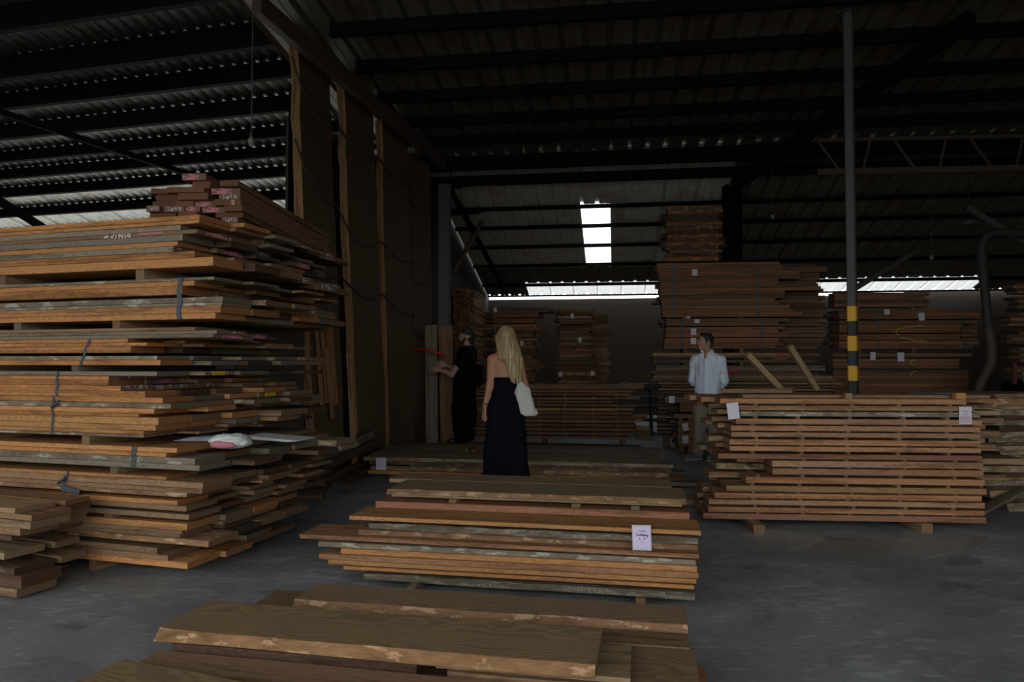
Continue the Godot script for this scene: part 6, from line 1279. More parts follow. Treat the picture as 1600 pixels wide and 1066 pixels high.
func build_slabs() -> void:
	var spec := [
		[Vector3(-2.42, 0, -9.1), Vector3(-2.2, 0, -9.77), Vector3(-2.68, 5.45, -9.05), Vector3(-2.46, 5.4, -9.74), "tallest upright live-edge slab, the first beside the black post"],
		[Vector3(-2.12, 0, -10.2), Vector3(-1.84, 0, -10.85), Vector3(-2.36, 5.3, -10.2), Vector3(-2.08, 5.22, -10.85), "second upright live-edge slab counted from the black post"],
		[Vector3(-1.86, 0, -11.2), Vector3(-1.55, 0, -11.85), Vector3(-2.0, 5.1, -11.2), Vector3(-1.7, 5.05, -11.85), "third upright live-edge slab, with a thin bright left edge"],
		[Vector3(-1.66, 0, -12.2), Vector3(-1.36, 0, -12.75), Vector3(-1.76, 4.9, -12.25), Vector3(-1.44, 4.86, -12.8), "last and shortest of the upright live-edge slabs"]]
	for i in 4:
		var s: Array = spec[i]
		var o: Vector3 = s[0]
		var m := slab_mesh([Vector3.ZERO, s[1] - o], [s[2] - o, s[3] - o], 0.1, 9)
		var n := put("timber_slab", m, null, null, Transform3D(Basis.IDENTITY, o))
		tag(n, s[4], "slab", "upright slabs")
	# ropes slung across the slabs
	var face := func(i: int, s: float, h: float) -> Vector3:
		var q: Array = spec[i]
		var a: Vector3 = (q[0] as Vector3).lerp(q[2], h / 5.4)
		var b: Vector3 = (q[1] as Vector3).lerp(q[3], h / 5.4)
		var nn := (b - a).cross(Vector3.UP).normalized()
		return a.lerp(b, s) + nn * 0.03
	var hs := [[4.75, 4.55, 4.65, 4.5], [3.75, 3.2, 3.35, 3.1], [2.6, 2.45, 2.5, 2.1]]
	var rl := ["upper thin rope slung across the upright slabs", "middle rope slung across the upright slabs", "lower rope slung across the upright slabs above the hanging strips"]
	for k in 3:
		var pts := []
		pts.append(face.call(0, -0.25, hs[k][0] + 0.3))
		for i in 4:
			for q in 4:
				pts.append(face.call(i, q / 3.0, lerpf(hs[k][i], hs[k][mini(i + 1, 3)], q / 3.0 * 0.5) - 0.12 * sin(q / 3.0 * PI)))
		var o := put("hanging_rope", tube(pts, 0.014, 6), M.rope)
		tag(o, rl[k], "rope", "ropes on the slabs")
	# thin strips hung on the first slab
	var hang := [[0.16, 2.03, 0.84, 0.085], [0.3, 2.02, 0.86, 0.09], [0.43, 2.0, 0.82, 0.09], [0.52, 1.98, 0.84, 0.07], [0.33, 1.55, 0.66, 0.08]]
	for i in hang.size():
		var q: Array = hang[i]
		var p: Vector3 = face.call(0, q[0], q[1])
		var p2: Vector3 = face.call(0, q[0] + 0.1, q[2])
		var d: Vector3 = (spec[0][1] - spec[0][0]).normalized()
		var nn := d.cross(Vector3.UP).normalized()
		p += nn * 0.014 * (i + 1)
		p2 += nn * 0.014 * (i + 1)
		var x := (p2 - p).normalized()
		var z := x.cross(d).normalized()
		var o := put("hanging_strip", board(p.distance_to(p2), 0.09 if i != 4 else 0.08, 0.011, 0 if i % 2 else 1, 0), null, null, Transform3D(Basis(x, -z.cross(x), -z), (p + p2) * 0.5))
		tag(o, "orange wooden strip hung on the first slab, %s" % ["leftmost of the bunch", "second of the bunch", "third of the bunch", "outermost towards the second slab", "short one at the back of the bunch"][i], "strip", "hanging strips")
	var ls := put("leaning_strip", board(1.5, 0.07, 0.02, 1, 0), null, null, between(Vector3(-2.08, 0.0, -9.62), Vector3(-2.2, 1.48, -9.78), Vector3(1, 0, 0)))
	tag(ls, "narrow orange strip leaning upright between the first two slabs", "strip")
	# boards leaning by the man in black
	var o := put("leaning_board", board(1.98, 0.2, 0.04, 3, 0), null, null, between(Vector3(-1.37, 0.0, -11.9), Vector3(-1.41, 1.98, -12.04), Vector3(1, 0, 0.3)))
	tag(o, "upright grey board leaning on the last slab under the red band", "board", "leaning boards by the slabs")
	o = put("leaning_board", board(1.97, 0.22, 0.045, 2, 0), null, null, between(Vector3(-1.14, 0.0, -11.85), Vector3(-1.19, 1.97, -11.98), Vector3(1, 0, 0.0)))
	tag(o, "upright tan board with a rounded top leaning beside the man's hand", "board", "leaning boards by the slabs")
	var band := put("red_band", tube([Vector3(-1.58, 1.6, -12.0), Vector3(-1.45, 1.58, -11.75), Vector3(-1.33, 1.58, -11.62), Vector3(-1.2, 1.53, -11.58), Vector3(-1.05, 1.49, -11.6)], 0.022, 8), M.red)
	tag(band, "red cloth band tied round the upright boards in front of the man in black", "band")
	# heap of beams at the slabs' feet
	var beams := [
		[Vector3(-2.2, 0.2, -8.9), Vector3(-1.92, 0.33, -10.3), 0.1, 3, "pale squared beam, uppermost of the heap at the slabs' feet"],
		[Vector3(-2.2, 0.095, -8.7), Vector3(-1.84, 0.215, -10.2), 0.1, 5, "dark beam under the pale one in the heap at the slabs' feet"],
		[Vector3(-1.8, 0.0, -8.35), Vector3(-1.66, 0.0, -9.75), 0.09, 5, "dark beam nearest the low pile in the heap at the slabs' feet"],
		[Vector3(-2.05, 0.0, -8.5), Vector3(-1.82, 0.0, -10.0), 0.092, 5, "lowest dark beam of the heap at the slabs' feet"],
		[Vector3(-2.25, 0.0, -8.6), Vector3(-2.14, 0.0, -9.9), 0.092, 5, "dark beam standing closest to the first slab in the heap"]]
	for q in beams:
		var b := put("beam_offcut", board(q[0].distance_to(q[1]), q[2], q[2], q[3], 0), null, null, between(q[0], q[1]))
		tag(b, q[4], "beam", "heap of beams")
	var flat := [[-2.36, 0.1395, -7.95, 0.6, 9], [-2.3, 0.0955, -7.95, 0.8, 5], [-2.38, 0.0515, -7.9, 0.8, 9], [-2.34, 0.0075, -7.9, 0.7, 5], [-2.1, 0.0015, -7.4, 0.4, 9]]
	for i in flat.size():
		var q: Array = flat[i]
		var b := put("sawn_board", board(q[3], 0.042, 0.3, q[4], 0), null, null, turned(Vector3(q[0], q[1], q[2]), 0, -0.25 + 0.1 * i, 0))
		tag(b, "rough board of the small dark heap below the black post, %s" % ["topmost", "second", "third", "fourth", "lowest"][i], "board", "small dark heap")


# ---------------------------------------------------------------- small things

func build_small_things() -> void:
	# wall of stick ends by the grey-green post: past three hundred, so the largest are single and the rest one part
	var fr := frame(-1.15, -15.0, 8)
	var rack := base("stick_pile", fr, "tall dense pile of small stick ends beside the grey-green post", "pile")
	var bm := board(1.0, 0.045, 0.05, 1, 0, 0, 0)
	var n := 0
	var h := 0.0
	var k := 0
	while h < 2.9:
		var u := 0.0
		var row := rng.randf_range(0.042, 0.052)
		while u < 0.42:
			var s := rng.randf_range(0.042, 0.062)
			if h > 1.25:
				n += 1
				if n <= 290:
					var m := [1, 2, 4, 1, 6][rng.randi() % 5] as int
					if not M.has("stick%d" % m):
						M["stick%d" % m] = board(1.0, 0.044, 0.05, m, 0, 0, 0)
					put("stick", M["stick%d" % m], null, rack, Transform3D(Basis(Vector3.UP, PI * 0.5).rotated(Vector3.UP, rng.randf_range(-0.04, 0.04)), Vector3(u, h, -0.5 + rng.randf_range(-0.05, 0.12))))
			u += s
		h += row
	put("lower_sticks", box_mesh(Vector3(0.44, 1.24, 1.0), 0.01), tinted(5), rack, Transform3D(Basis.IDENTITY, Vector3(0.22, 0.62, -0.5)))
	# bulbs and lamps, all unlit
	lamp_bulb(Vector3(-2.5, 3.49, -7.0), 5.5, "unlit hanging bulb under the bright left roof beside the slabs")
	lamp_bulb(Vector3(7.1, 3.15, -12.4), 4.9, "unlit hanging bulb far right above the tagged stack")
	lamp_bulb(Vector3(4.45, 3.86, -12.5), 4.9, "tiny unlit bulb hanging near the dark steel post")
	var pl := base("pendant_lamp", Transform3D(Basis.IDENTITY, Vector3(7.5, 3.62, -12.0)), "dark cone pendant lamp above the bent duct", "lamp")
	put("shade", lathe([[0.02, 0.12], [0.05, 0.1], [0.2, 0.0], [0.19, 0.0], [0.03, 0.09]]), M.postgrey, pl)
	put("cord", tube([Vector3(0, 0.11, 0), Vector3(0, 1.3, 0)], 0.008, 6), M.black, pl)
	# bent duct
	var pts := [Vector3(8.1, 3.33, -11.2), Vector3(7.5, 3.36, -11.2), Vector3(7.3, 3.33, -11.2), Vector3(7.2, 3.2, -11.2), Vector3(7.18, 2.9, -11.2), Vector3(7.26, 1.9, -11.2), Vector3(7.3, 1.55, -11.2), Vector3(7.26, 1.3, -11.2), Vector3(7.12, 1.05, -11.2), Vector3(7.05, 0.8, -11.2), Vector3(7.05, 0.0, -11.2)]
	var d := base("bent_duct", Transform3D.IDENTITY, "bent rusty extraction duct rising at the dark right end", "duct")
	put("duct_pipe", tube(smooth_path(pts, 4), 0.065, 10), M.ductgrey, d)
	put("lower_sleeve", tube(smooth_path(pts.slice(5, 10), 4), 0.075, 10), M.steelbrown, d)
	# saw machine in the dark
	var mc := base("saw_machine", Transform3D(Basis.IDENTITY, Vector3(7.35, 0, -10.4)), "dark band saw machine with a wheel beyond the untidy right pile", "machine")
	put("body", box_mesh(Vector3(0.5, 1.1, 0.45), 0.03), M.steel, mc, Transform3D(Basis.IDENTITY, Vector3(0.15, 0.55, -0.3)))
	put("wheel", lathe([[0.0, -0.03], [0.2, -0.03], [0.22, 0.0], [0.2, 0.03], [0.0, 0.03]], 18), M.postgrey, mc, turned(Vector3(0.05, 1.2, 0.0), PI * 0.5, 0, 0))
	put("guard", box_mesh(Vector3(0.04, 0.3, 0.05), 0.008), M.darkred, mc, Transform3D(Basis.IDENTITY, Vector3(-0.26, 1.22, 0.0)))
	put("table", box_mesh(Vector3(0.6, 0.03, 0.3), 0.005), M.postgrey, mc, Transform3D(Basis.IDENTITY, Vector3(0.35, 1.44, -0.05)))
	# sheets and lengths lying behind the spaced stack
	var o := put("metal_sheet", box_mesh(Vector3(1.15, 0.09, 0.5), 0.01), M.plastic_grey if M.has("plastic_grey") else M.postgrey, null, turned(Vector3(5.2, 0.995, -8.3), 0, -0.03, 0))
	tag(o, "long grey folded metal sheet lying behind the spaced stack", "sheet")
	var rack2 := base("low_trestle", Transform3D(Basis.IDENTITY, Vector3(5.15, 0, -8.3)), "low dark trestle carrying the grey sheet behind the spaced stack", "trestle")
	for x in [-0.55, 0.55]:
		put("leg", box_mesh(Vector3(0.06, 0.94, 0.4), 0.006), M.steelbrown, rack2, Transform3D(Basis.IDENTITY, Vector3(x, 0.47, 0)))
	put("top_rail", box_mesh(Vector3(1.6, 0.008, 0.45)), M.steelbrown, rack2, Transform3D(Basis.IDENTITY, Vector3(0.0, 0.944, 0)))
	# dark steel stock on a low rack by the back wall
	var rk := base("stock_rack", Transform3D(Basis(Vector3.UP, -0.1), Vector3(2.75, 0, -14.6)), "low black rack of metal lengths in front of the blank back wall", "rack")
	for y in [0.25, 0.5, 0.68, 0.86]:
		put("shelf_rail", box_mesh(Vector3(1.05, 0.04, 0.5), 0.004), M.black, rk, Transform3D(Basis.IDENTITY, Vector3(0, y, 0)))
	for x in [-0.5, 0.0, 0.5]:
		put("upright", box_mesh(Vector3(0.035, 1.0, 0.5), 0.004), M.postgrey, rk, Transform3D(Basis.IDENTITY, Vector3(x, 0.5, 0)))
	for i in 5:
		put("length", tube([Vector3(-0.6, 0.9 + 0.045 * (i % 2), -0.2 + 0.1 * i), Vector3(0.62, 0.9 + 0.045 * (i % 2), -0.2 + 0.1 * i)], 0.02, 6), [M.steelbrown, M.postgrey][i % 2], rk)
	o = put("lit_floor_patch", board(0.26, 0.2, 0.05, 4, 0), null, null, turned(Vector3(2.36, 0.0, -13.2), 0, 0.1, 0))  # pale board standing in for a lit patch of floor
	tag(o, "added pale offcut standing on the floor at the aisle's far end", "highlight")
	# dim racks of boards at the extreme right
	var fr2 := frame(8.75, -12.6, 3)
	var rows := []
	var y := 0.05
	var i := 0
	while y < 2.75:
		var t := rng.randf_range(0.03, 0.06)
		rows.append([rng.randf_range(-0.25, 0.0), y, rng.randf_range(2.2, 2.6), t, 0.3, rng.randf_range(0.0, 0.1), [5, 2, 5, 2][i % 4], 0])
		y += t + (0.002 if i % 5 else 0.06)
		i += 1
	bundle("lumber_bundle", fr2, rows, "dim tall stack of dark boards at the extreme right behind the duct", "dim right stack")


func smooth_path(p: Array, n: int) -> Array:
	var out := []
	for i in p.size() - 1:
		var a: Vector3 = p[maxi(i - 1, 0)]
		var d: Vector3 = p[mini(i + 2, p.size() - 1)]
		for k in n:
			out.append((p[i] as Vector3).cubic_interpolate(p[i + 1], a, d, float(k) / n))
	out.append(p[-1])
	return out


func lamp_bulb(at: Vector3, top: float, label: String) -> void:
	var b := base("light_bulb", Transform3D(Basis.IDENTITY, at), label, "bulb")
	put("glass", lathe([[0.0, -0.04], [0.022, -0.034], [0.032, -0.01], [0.03, 0.01], [0.018, 0.035], [0.014, 0.045]]), M.dullglass, b)
	put("socket", lathe([[0.0, 0.04], [0.018, 0.042], [0.018, 0.09], [0.006, 0.1]]), M.black, b)
	put("cord", tube([Vector3(0, 0.09, 0), Vector3(0, top - at.y, 0)], 0.005, 5), M.postgrey, b)


# ---------------------------------------------------------------- people
# bodies and clothes are smooth-joined tapered capsules meshed as surface nets

# a capsule from a to b, radii ra and rb, flattened by f along the axis q
func cap(a: Vector3, b: Vector3, ra: float, rb: float, f := 1.0, q := Vector3(0, 0, 1)) -> Array:
	return [a, b, ra, rb, f, q]


func nets(prims: Array, cell: float, k: float, cuts: Array = [], folds := 0.0, fseed := 1) -> ArrayMesh:
	var lo := Vector3(1e9, 1e9, 1e9)
	var hi := -lo
	for p in prims:
		var r := maxf(p[2], p[3]) + cell * 2.5 + folds
		for e in 2:
			lo = lo.min(p[e] - Vector3.ONE * r)
			hi = hi.max(p[e] + Vector3.ONE * r)
	var nx := int((hi.x - lo.x) / cell) + 2
	var ny := int((hi.y - lo.y) / cell) + 2
	var nz := int((hi.z - lo.z) / cell) + 2
	var F := PackedFloat32Array()
	F.resize(nx * ny * nz)
	F.fill(1.0)
	for p in prims:
		var a: Vector3 = p[0]
		var ba: Vector3 = p[1] - p[0]
		var ra: float = p[2]
		var rb: float = p[3]
		var f: float = p[4]
		var q: Vector3 = p[5]
		var inv := 1.0 / f - 1.0
		var bb := maxf(ba.dot(ba), 1e-8)
		var r := maxf(ra, rb) + cell * 2.0 + k
		var l := ((a.min(p[1]) - Vector3.ONE * r - lo) / cell).floor()
		var g := ((a.max(p[1]) + Vector3.ONE * r - lo) / cell).ceil()
		for z in range(maxi(0, int(l.z)), mini(nz - 1, int(g.z)) + 1):
			for y in range(maxi(0, int(l.y)), mini(ny - 1, int(g.y)) + 1):
				var at := nx * (y + ny * z)
				for x in range(maxi(0, int(l.x)), mini(nx - 1, int(g.x)) + 1):
					var pa := lo + Vector3(x, y, z) * cell - a
					var t := clampf(pa.dot(ba) / bb, 0.0, 1.0)
					var v := pa - ba * t
					if f != 1.0:
						v += q * (v.dot(q) * inv)
					var d := v.length() - (ra + (rb - ra) * t)
					var o := F[at + x]
					var h := maxf(k - absf(d - o), 0.0) / k
					F[at + x] = minf(d, o) - h * h * k * 0.25
	var nz1 := noise(fseed, 1.0, 2)
	for z in nz:
		for y in ny:
			var at := nx * (y + ny * z)
			for x in nx:
				var d := F[at + x]
				if d < 0.08 and (folds > 0.0 or cuts.size()):
					var P := lo + Vector3(x, y, z) * cell
					if folds > 0.0:
						d += folds * nz1.get_noise_3d(P.x * 13.0, P.y * 3.2, P.z * 13.0)
					for c in cuts:
						d = maxf(d, (c[0] as Vector3).dot(P) - c[1])
					F[at + x] = d
	var ids := PackedInt32Array()
	ids.resize(nx * ny * nz)
	ids.fill(-1)
	var V := PackedVector3Array()
	var N := PackedVector3Array()
	var sy := nx
	var sz := nx * ny
	var off := [0, 1, sy, sy + 1, sz, sz + 1, sz + sy, sz + sy + 1]
	var edges := [[0, 1], [2, 3], [4, 5], [6, 7], [0, 2], [1, 3], [4, 6], [5, 7], [0, 4], [1, 5], [2, 6], [3, 7]]
	for z in nz - 1:
		for y in ny - 1:
			for x in nx - 1:
				var i := x + sy * y + sz * z
				var m := 0
				for c in 8:
					if F[i + off[c]] < 0.0:
						m |= 1 << c
				if m == 0 or m == 255:
					continue
				var s := Vector3.ZERO
				var cnt := 0
				for e in edges:
					var a: int = e[0]
					var b: int = e[1]
					if ((m >> a) & 1) != ((m >> b) & 1):
						var fa := F[i + off[a]]
						var fb := F[i + off[b]]
						var t := fa / (fa - fb)
						var pa := Vector3(a & 1, (a >> 1) & 1, a >> 2)
						var pb := Vector3(b & 1, (b >> 1) & 1, b >> 2)
						s += pa.lerp(pb, t)
						cnt += 1
				ids[i] = V.size()
				V.append(lo + (Vector3(x, y, z) + s / cnt) * cell)
				var gx := F[i + 1] + F[i + 1 + sy] + F[i + 1 + sz] + F[i + 1 + sy + sz] - F[i] - F[i + sy] - F[i + sz] - F[i + sy + sz]
				var gy := F[i + sy] + F[i + 1 + sy] + F[i + sy + sz] + F[i + 1 + sy + sz] - F[i] - F[i + 1] - F[i + sz] - F[i + 1 + sz]
				var gz := F[i + sz] + F[i + 1 + sz] + F[i + sy + sz] + F[i + 1 + sy + sz] - F[i] - F[i + 1] - F[i + sy] - F[i + 1 + sy]
				N.append(Vector3(gx, gy, gz).normalized())
	var I := PackedInt32Array()
	for z in range(1, nz - 1):
		for y in range(1, ny - 1):
			for x in range(1, nx - 1):
				var i := x + sy * y + sz * z
				for ax in 3:
					var st: int = [1, sy, sz][ax]
					if (F[i] < 0.0) == (F[i + st] < 0.0):
						continue
					var u: int = [sy, sz, 1][ax]
					var w: int = [sz, 1, sy][ax]
					var a := ids[i]
					var b := ids[i - u]
					var c := ids[i - u - w]
					var d := ids[i - w]
					if a < 0 or b < 0 or c < 0 or d < 0:
						continue
					if F[i] < 0.0:
						I.append_array([a, c, b, a, d, c])
					else:
						I.append_array([a, b, c, a, c, d])
	var arr := []
	arr.resize(Mesh.ARRAY_MAX)
	arr[Mesh.ARRAY_VERTEX] = V
	arr[Mesh.ARRAY_NORMAL] = N
	arr[Mesh.ARRAY_INDEX] = I
	var mesh := ArrayMesh.new()
	mesh.add_surface_from_arrays(Mesh.PRIMITIVE_TRIANGLES, arr)
	return mesh


func joined(list: Array) -> ArrayMesh:
	var st := SurfaceTool.new()
	for m in list:
		st.append_from(m, 0, Transform3D.IDENTITY)
	return st.commit()


# fingers along d, palm faces n, thumb on side s
func hand(w: Vector3, d: Vector3, n: Vector3, s: Vector3, curl: float, size := 1.0, spread := 0.08) -> Array:
	d = d.normalized()
	n = (n - d * n.dot(d)).normalized()
	s = (s - d * s.dot(d) - n * s.dot(n)).normalized()
	var out := []
	var kn := []
	for i in 4:
		var o := (1.5 - i) * 0.0195 * size
		var k := w + d * (0.088 - 0.004 * absf(i - 1.2)) * size + s * o
		kn.append(k)
		out.append(cap(w + s * o * 0.55 + d * 0.012, k, 0.0145 * size, 0.0125 * size, 0.9, n))
	var ln := [0.072, 0.08, 0.074, 0.058]
	for i in 4:
		var p: Vector3 = kn[i]
		var fd := (d + s * spread * (1.5 - i)).normalized()
		var c := curl * (1.0 + 0.14 * i)
		var ang := 0.0
		for j in 3:
			ang += c * [0.6, 1.0, 0.8][j]
			var q: Vector3 = p + (fd * cos(ang) + n * sin(ang)) * ln[i] * size * [0.46, 0.31, 0.23][j]
			out.append(cap(p, q, (0.0092 - 0.0008 * j) * size, (0.0086 - 0.0009 * j) * size))
			p = q
	var t0 := w + d * 0.022 * size + s * 0.022 * size
	var t1 := t0 + (s * 0.75 + d * 0.65 + n * 0.25).normalized() * 0.042 * size
	var t2 := t1 + (s * 0.25 + d * 0.9 + n * 0.3).normalized() * 0.034 * size
	var t3 := t2 + (d * 0.95 + n * 0.35).normalized() * 0.026 * size
	out.append(cap(t0, t1, 0.015 * size, 0.0115 * size))
	out.append(cap(t1, t2, 0.0112 * size, 0.0098 * size))
	out.append(cap(t2, t3, 0.0096 * size, 0.0078 * size))
	return out


# head at c (middle of the skull), facing f, height about 0.225
func head(c: Vector3, f: Vector3, up: Vector3, s := 1.0, jaw := 1.0) -> Array:
	f = f.normalized()
	var r := up.cross(f).normalized()
	var out := []
	out.append(cap(c - f * 0.02 * s + up * 0.025 * s, c + f * 0.012 * s + up * 0.03 * s, 0.088 * s, 0.083 * s, 0.84, r))
	out.append(cap(c + f * 0.04 * s + up * 0.0 * s, c + f * 0.05 * s - up * 0.075 * s, 0.058 * s, 0.04 * s * jaw, 1.0, r))
	out.append(cap(c + f * 0.0 * s - up * 0.05 * s, c + f * 0.055 * s - up * 0.088 * s, 0.045 * s, 0.024 * s * jaw))
	out.append(cap(c + f * 0.09 * s + up * 0.022 * s, c + f * 0.112 * s - up * 0.022 * s, 0.007 * s, 0.0135 * s))
	out.append(cap(c + f * 0.088 * s + up * 0.035 * s + r * 0.03 * s, c + f * 0.088 * s + up * 0.035 * s - r * 0.03 * s, 0.011 * s, 0.011 * s))
	out.append(cap(c + f * 0.092 * s - up * 0.05 * s + r * 0.014 * s, c + f * 0.092 * s - up * 0.05 * s - r * 0.014 * s, 0.0085 * s, 0.0085 * s))
	out.append(cap(c + f * 0.092 * s - up * 0.06 * s + r * 0.011 * s, c + f * 0.092 * s - up * 0.06 * s - r * 0.011 * s, 0.0085 * s, 0.0085 * s))
	out.append(cap(c + f * 0.078 * s - up * 0.095 * s, c + f * 0.08 * s - up * 0.09 * s, 0.017 * s * jaw, 0.016 * s * jaw))
	for e in [-1.0, 1.0]:
		out.append(cap(c + r * 0.074 * s * e - f * 0.008 * s + up * 0.022 * s, c + r * 0.076 * s * e - f * 0.002 * s - up * 0.022 * s, 0.017 * s, 0.011 * s, 0.5, r))
	return out


func eyes(root: Node3D, c: Vector3, f: Vector3, up: Vector3, s := 1.0) -> void:
	f = f.normalized()
	var r := up.cross(f).normalized()
	for e in [-1.0, 1.0]:
		var m := SphereMesh.new()
		m.radius = 0.011 * s
		m.height = 0.018 * s
		m.radial_segments = 12
		m.rings = 6
		put("eye", m, M.eye, root, Transform3D(Basis.IDENTITY, c + (f * 0.079 + up * 0.012 + r * 0.031 * e) * s))


func skin_mat(c: Color) -> StandardMaterial3D:
	var m := mat(c, 0.6)
	m.subsurf_scatter_enabled = true
	m.subsurf_scatter_strength = 0.08
	return m


func build_people() -> void:
	M.eye = mat(Color(0.05, 0.04, 0.035), 0.3)
	M.skin1 = skin_mat(Color(0.47, 0.215, 0.12))
	M.skin2 = skin_mat(Color(0.52, 0.29, 0.21))
	M.skin3 = skin_mat(Color(0.4, 0.22, 0.145))
	M.navy = mat(Color(0.006, 0.007, 0.011), 0.95)
	M.navy.metallic_specular = 0.2
	M.blackcloth = mat(Color(0.006, 0.006, 0.007), 0.95)
	M.blackcloth.metallic_specular = 0.2
	M.shirt = mat(Color(0.72, 0.77, 0.86), 0.85)
	M.khaki = mat(Color(0.24, 0.19, 0.145), 0.9)
	M.belt = mat(Color(0.015, 0.014, 0.015), 0.5)
	M.darkhair = mat(Color(0.018, 0.013, 0.01), 0.6)
	M.shoe = mat(Color(0.2, 0.205, 0.19), 0.8)
	M.cap = mat(Color(0.035, 0.045, 0.04), 0.9)
	M.beard = mat(Color(0.06, 0.032, 0.02), 0.85)
	M.canvas = mat(Color(0.6, 0.58, 0.52), 0.9)
	var hn := NoiseTexture2D.new()
	hn.width = 256
	hn.height = 256
	hn.seamless = true
	var fn := noise(61, 0.02, 3)
	hn.noise = fn
	var gr := Gradient.new()
	gr.set_color(0, Color(0.42, 0.33, 0.2))
	gr.set_color(1, Color(0.86, 0.76, 0.56))
	hn.color_ramp = gr
	var hair := mat(Color.WHITE, 0.5)
	hair.albedo_texture = hn
	hair.uv1_triplanar = true
	hair.uv1_scale = Vector3(9, 0.7, 9)
	M.blonde = hair
	woman()
	man_in_black()
	man_in_white()


func woman() -> void:
	var o := Vector3(-0.07, 0.0, -7.75)
	var root := base("person", Transform3D(Basis.IDENTITY, o), "woman with long blonde hair and a bare back, in wide dark trousers, seen from behind", "person")
	var up := Vector3(0, 1, 0)
	var hc := Vector3(-0.005, 1.625, 0.0)
	var f := Vector3(-0.86, -0.02, -0.5)
	var body := [
		cap(Vector3(0, 0.98, 0), Vector3(0, 1.1, 0), 0.15, 0.115, 0.72), cap(Vector3(0, 1.1, 0), Vector3(0, 1.24, 0), 0.115, 0.125, 0.72),
		cap(Vector3(0, 1.24, -0.005), Vector3(0, 1.38, 0.0), 0.13, 0.12, 0.68),
		cap(Vector3(-0.115, 1.4, 0.0), Vector3(0.115, 1.4, 0.0), 0.055, 0.055), cap(Vector3(-0.05, 1.43, 0.0), Vector3(0.05, 1.43, 0.0), 0.055, 0.055),
		cap(Vector3(0, 1.43, 0.005), Vector3(-0.012, 1.56, 0.0), 0.054, 0.049),
		cap(Vector3(-0.145, 1.4, 0.0), Vector3(-0.16, 1.13, 0.03), 0.047, 0.037), cap(Vector3(-0.16, 1.13, 0.03), Vector3(-0.215, 0.91, 0.04), 0.038, 0.026),
		cap(Vector3(0.145, 1.4, 0.0), Vector3(0.205, 1.13, -0.05), 0.047, 0.037), cap(Vector3(0.205, 1.13, -0.05), Vector3(0.13, 1.08, -0.24), 0.038, 0.027),
		cap(Vector3(-0.085, 0.95, 0), Vector3(-0.095, 0.5, 0), 0.085, 0.058), cap(Vector3(-0.095, 0.5, 0), Vector3(-0.1, 0.1, 0.02), 0.056, 0.036),
		cap(Vector3(0.085, 0.95, 0), Vector3(0.1, 0.5, 0), 0.085, 0.058), cap(Vector3(0.1, 0.5, 0), Vector3(0.105, 0.1, 0.02), 0.056, 0.036),
		cap(Vector3(-0.1, 0.07, 0.02), Vector3(-0.11, 0.04, -0.15), 0.036, 0.026), cap(Vector3(0.105, 0.07, 0.02), Vector3(0.12, 0.04, -0.15), 0.036, 0.026)]
	var lh := hand(Vector3(-0.215, 0.915, 0.04), Vector3(-0.08, -0.98, 0.02), Vector3(0.85, 0, -0.4), Vector3(-0.1, 0.1, -1), 0.16, 1.0, 0.2)
	var rh := hand(Vector3(0.13, 1.08, -0.24), Vector3(-0.6, 0.2, -0.5), Vector3(0, -1, 0), Vector3(-0.5, 0, 0.6), 0.7, 0.9)
	put("body", joined([nets(body, 0.012, 0.035), nets(head(hc, f, up, 0.97, 0.9), 0.005, 0.02), nets(lh, 0.004, 0.007), nets(rh, 0.004, 0.007)]), M.skin1, root)
	eyes(root, hc, f, up, 0.97)
	var tr := [
		cap(Vector3(0, 1.2, 0), Vector3(0, 1.1, 0), 0.14, 0.134, 0.76), cap(Vector3(0, 1.1, 0), Vector3(0, 0.93, 0.01), 0.134, 0.168, 0.74),
		cap(Vector3(-0.075, 0.93, 0.012), Vector3(-0.1, 0.02, 0.0), 0.112, 0.152, 0.9), cap(Vector3(0.078, 0.93, 0.012), Vector3(0.115, 0.02, 0.0), 0.112, 0.152, 0.9)]
	put("trousers", nets(tr, 0.012, 0.03, [[Vector3(0, 1, 0), 1.215], [Vector3(0, -1, 0), -0.012]], 0.016, 4), M.navy, root)
	var bod := [cap(Vector3(0, 1.2, -0.035), Vector3(0, 1.36, -0.04), 0.125, 0.1, 0.7), cap(Vector3(-0.07, 1.31, -0.075), Vector3(0.07, 1.31, -0.075), 0.062, 0.062), cap(Vector3(-0.05, 1.38, -0.07), Vector3(-0.03, 1.49, -0.03), 0.02, 0.015), cap(Vector3(0.05, 1.38, -0.07), Vector3(0.03, 1.49, -0.03), 0.02, 0.015)]
	put("halter_top", nets(bod, 0.01, 0.03, [[Vector3(0, 0, 1), -0.025]]), M.navy, root)
	var hp := [cap(hc + Vector3(0.012, 0.035, 0.012), hc + Vector3(0.02, 0.03, 0.02), 0.099, 0.098, 0.9), cap(hc + Vector3(0.03, -0.04, 0.045), hc + Vector3(0.055, -0.15, 0.085), 0.088, 0.078, 0.8)]
	for i in 15:
		var t := (i - 7) / 7.0
		var a := hc + Vector3(0.015 + 0.085 * t, 0.05 - 0.05 * absf(t), 0.06 - 0.035 * absf(t))
		var m := Vector3(0.055 + 0.105 * t, 1.43 - 0.02 * absf(t), 0.115 - 0.05 * t * t)
		var e := Vector3(0.095 + 0.075 * t, 1.2 + 0.05 * sin(i * 2.4) + (0.16 if t < -0.55 else 0.0), 0.118 - 0.03 * t * t)
		hp.append(cap(a, m, 0.03, 0.024))
		hp.append(cap(m, e, 0.024, 0.012))
	hp.append(cap(hc + Vector3(-0.06, 0.02, -0.02), hc + Vector3(-0.055, -0.16, 0.03), 0.03, 0.014))
	put("hair", nets(hp, 0.007, 0.012, [], 0.007, 8), M.blonde, root)
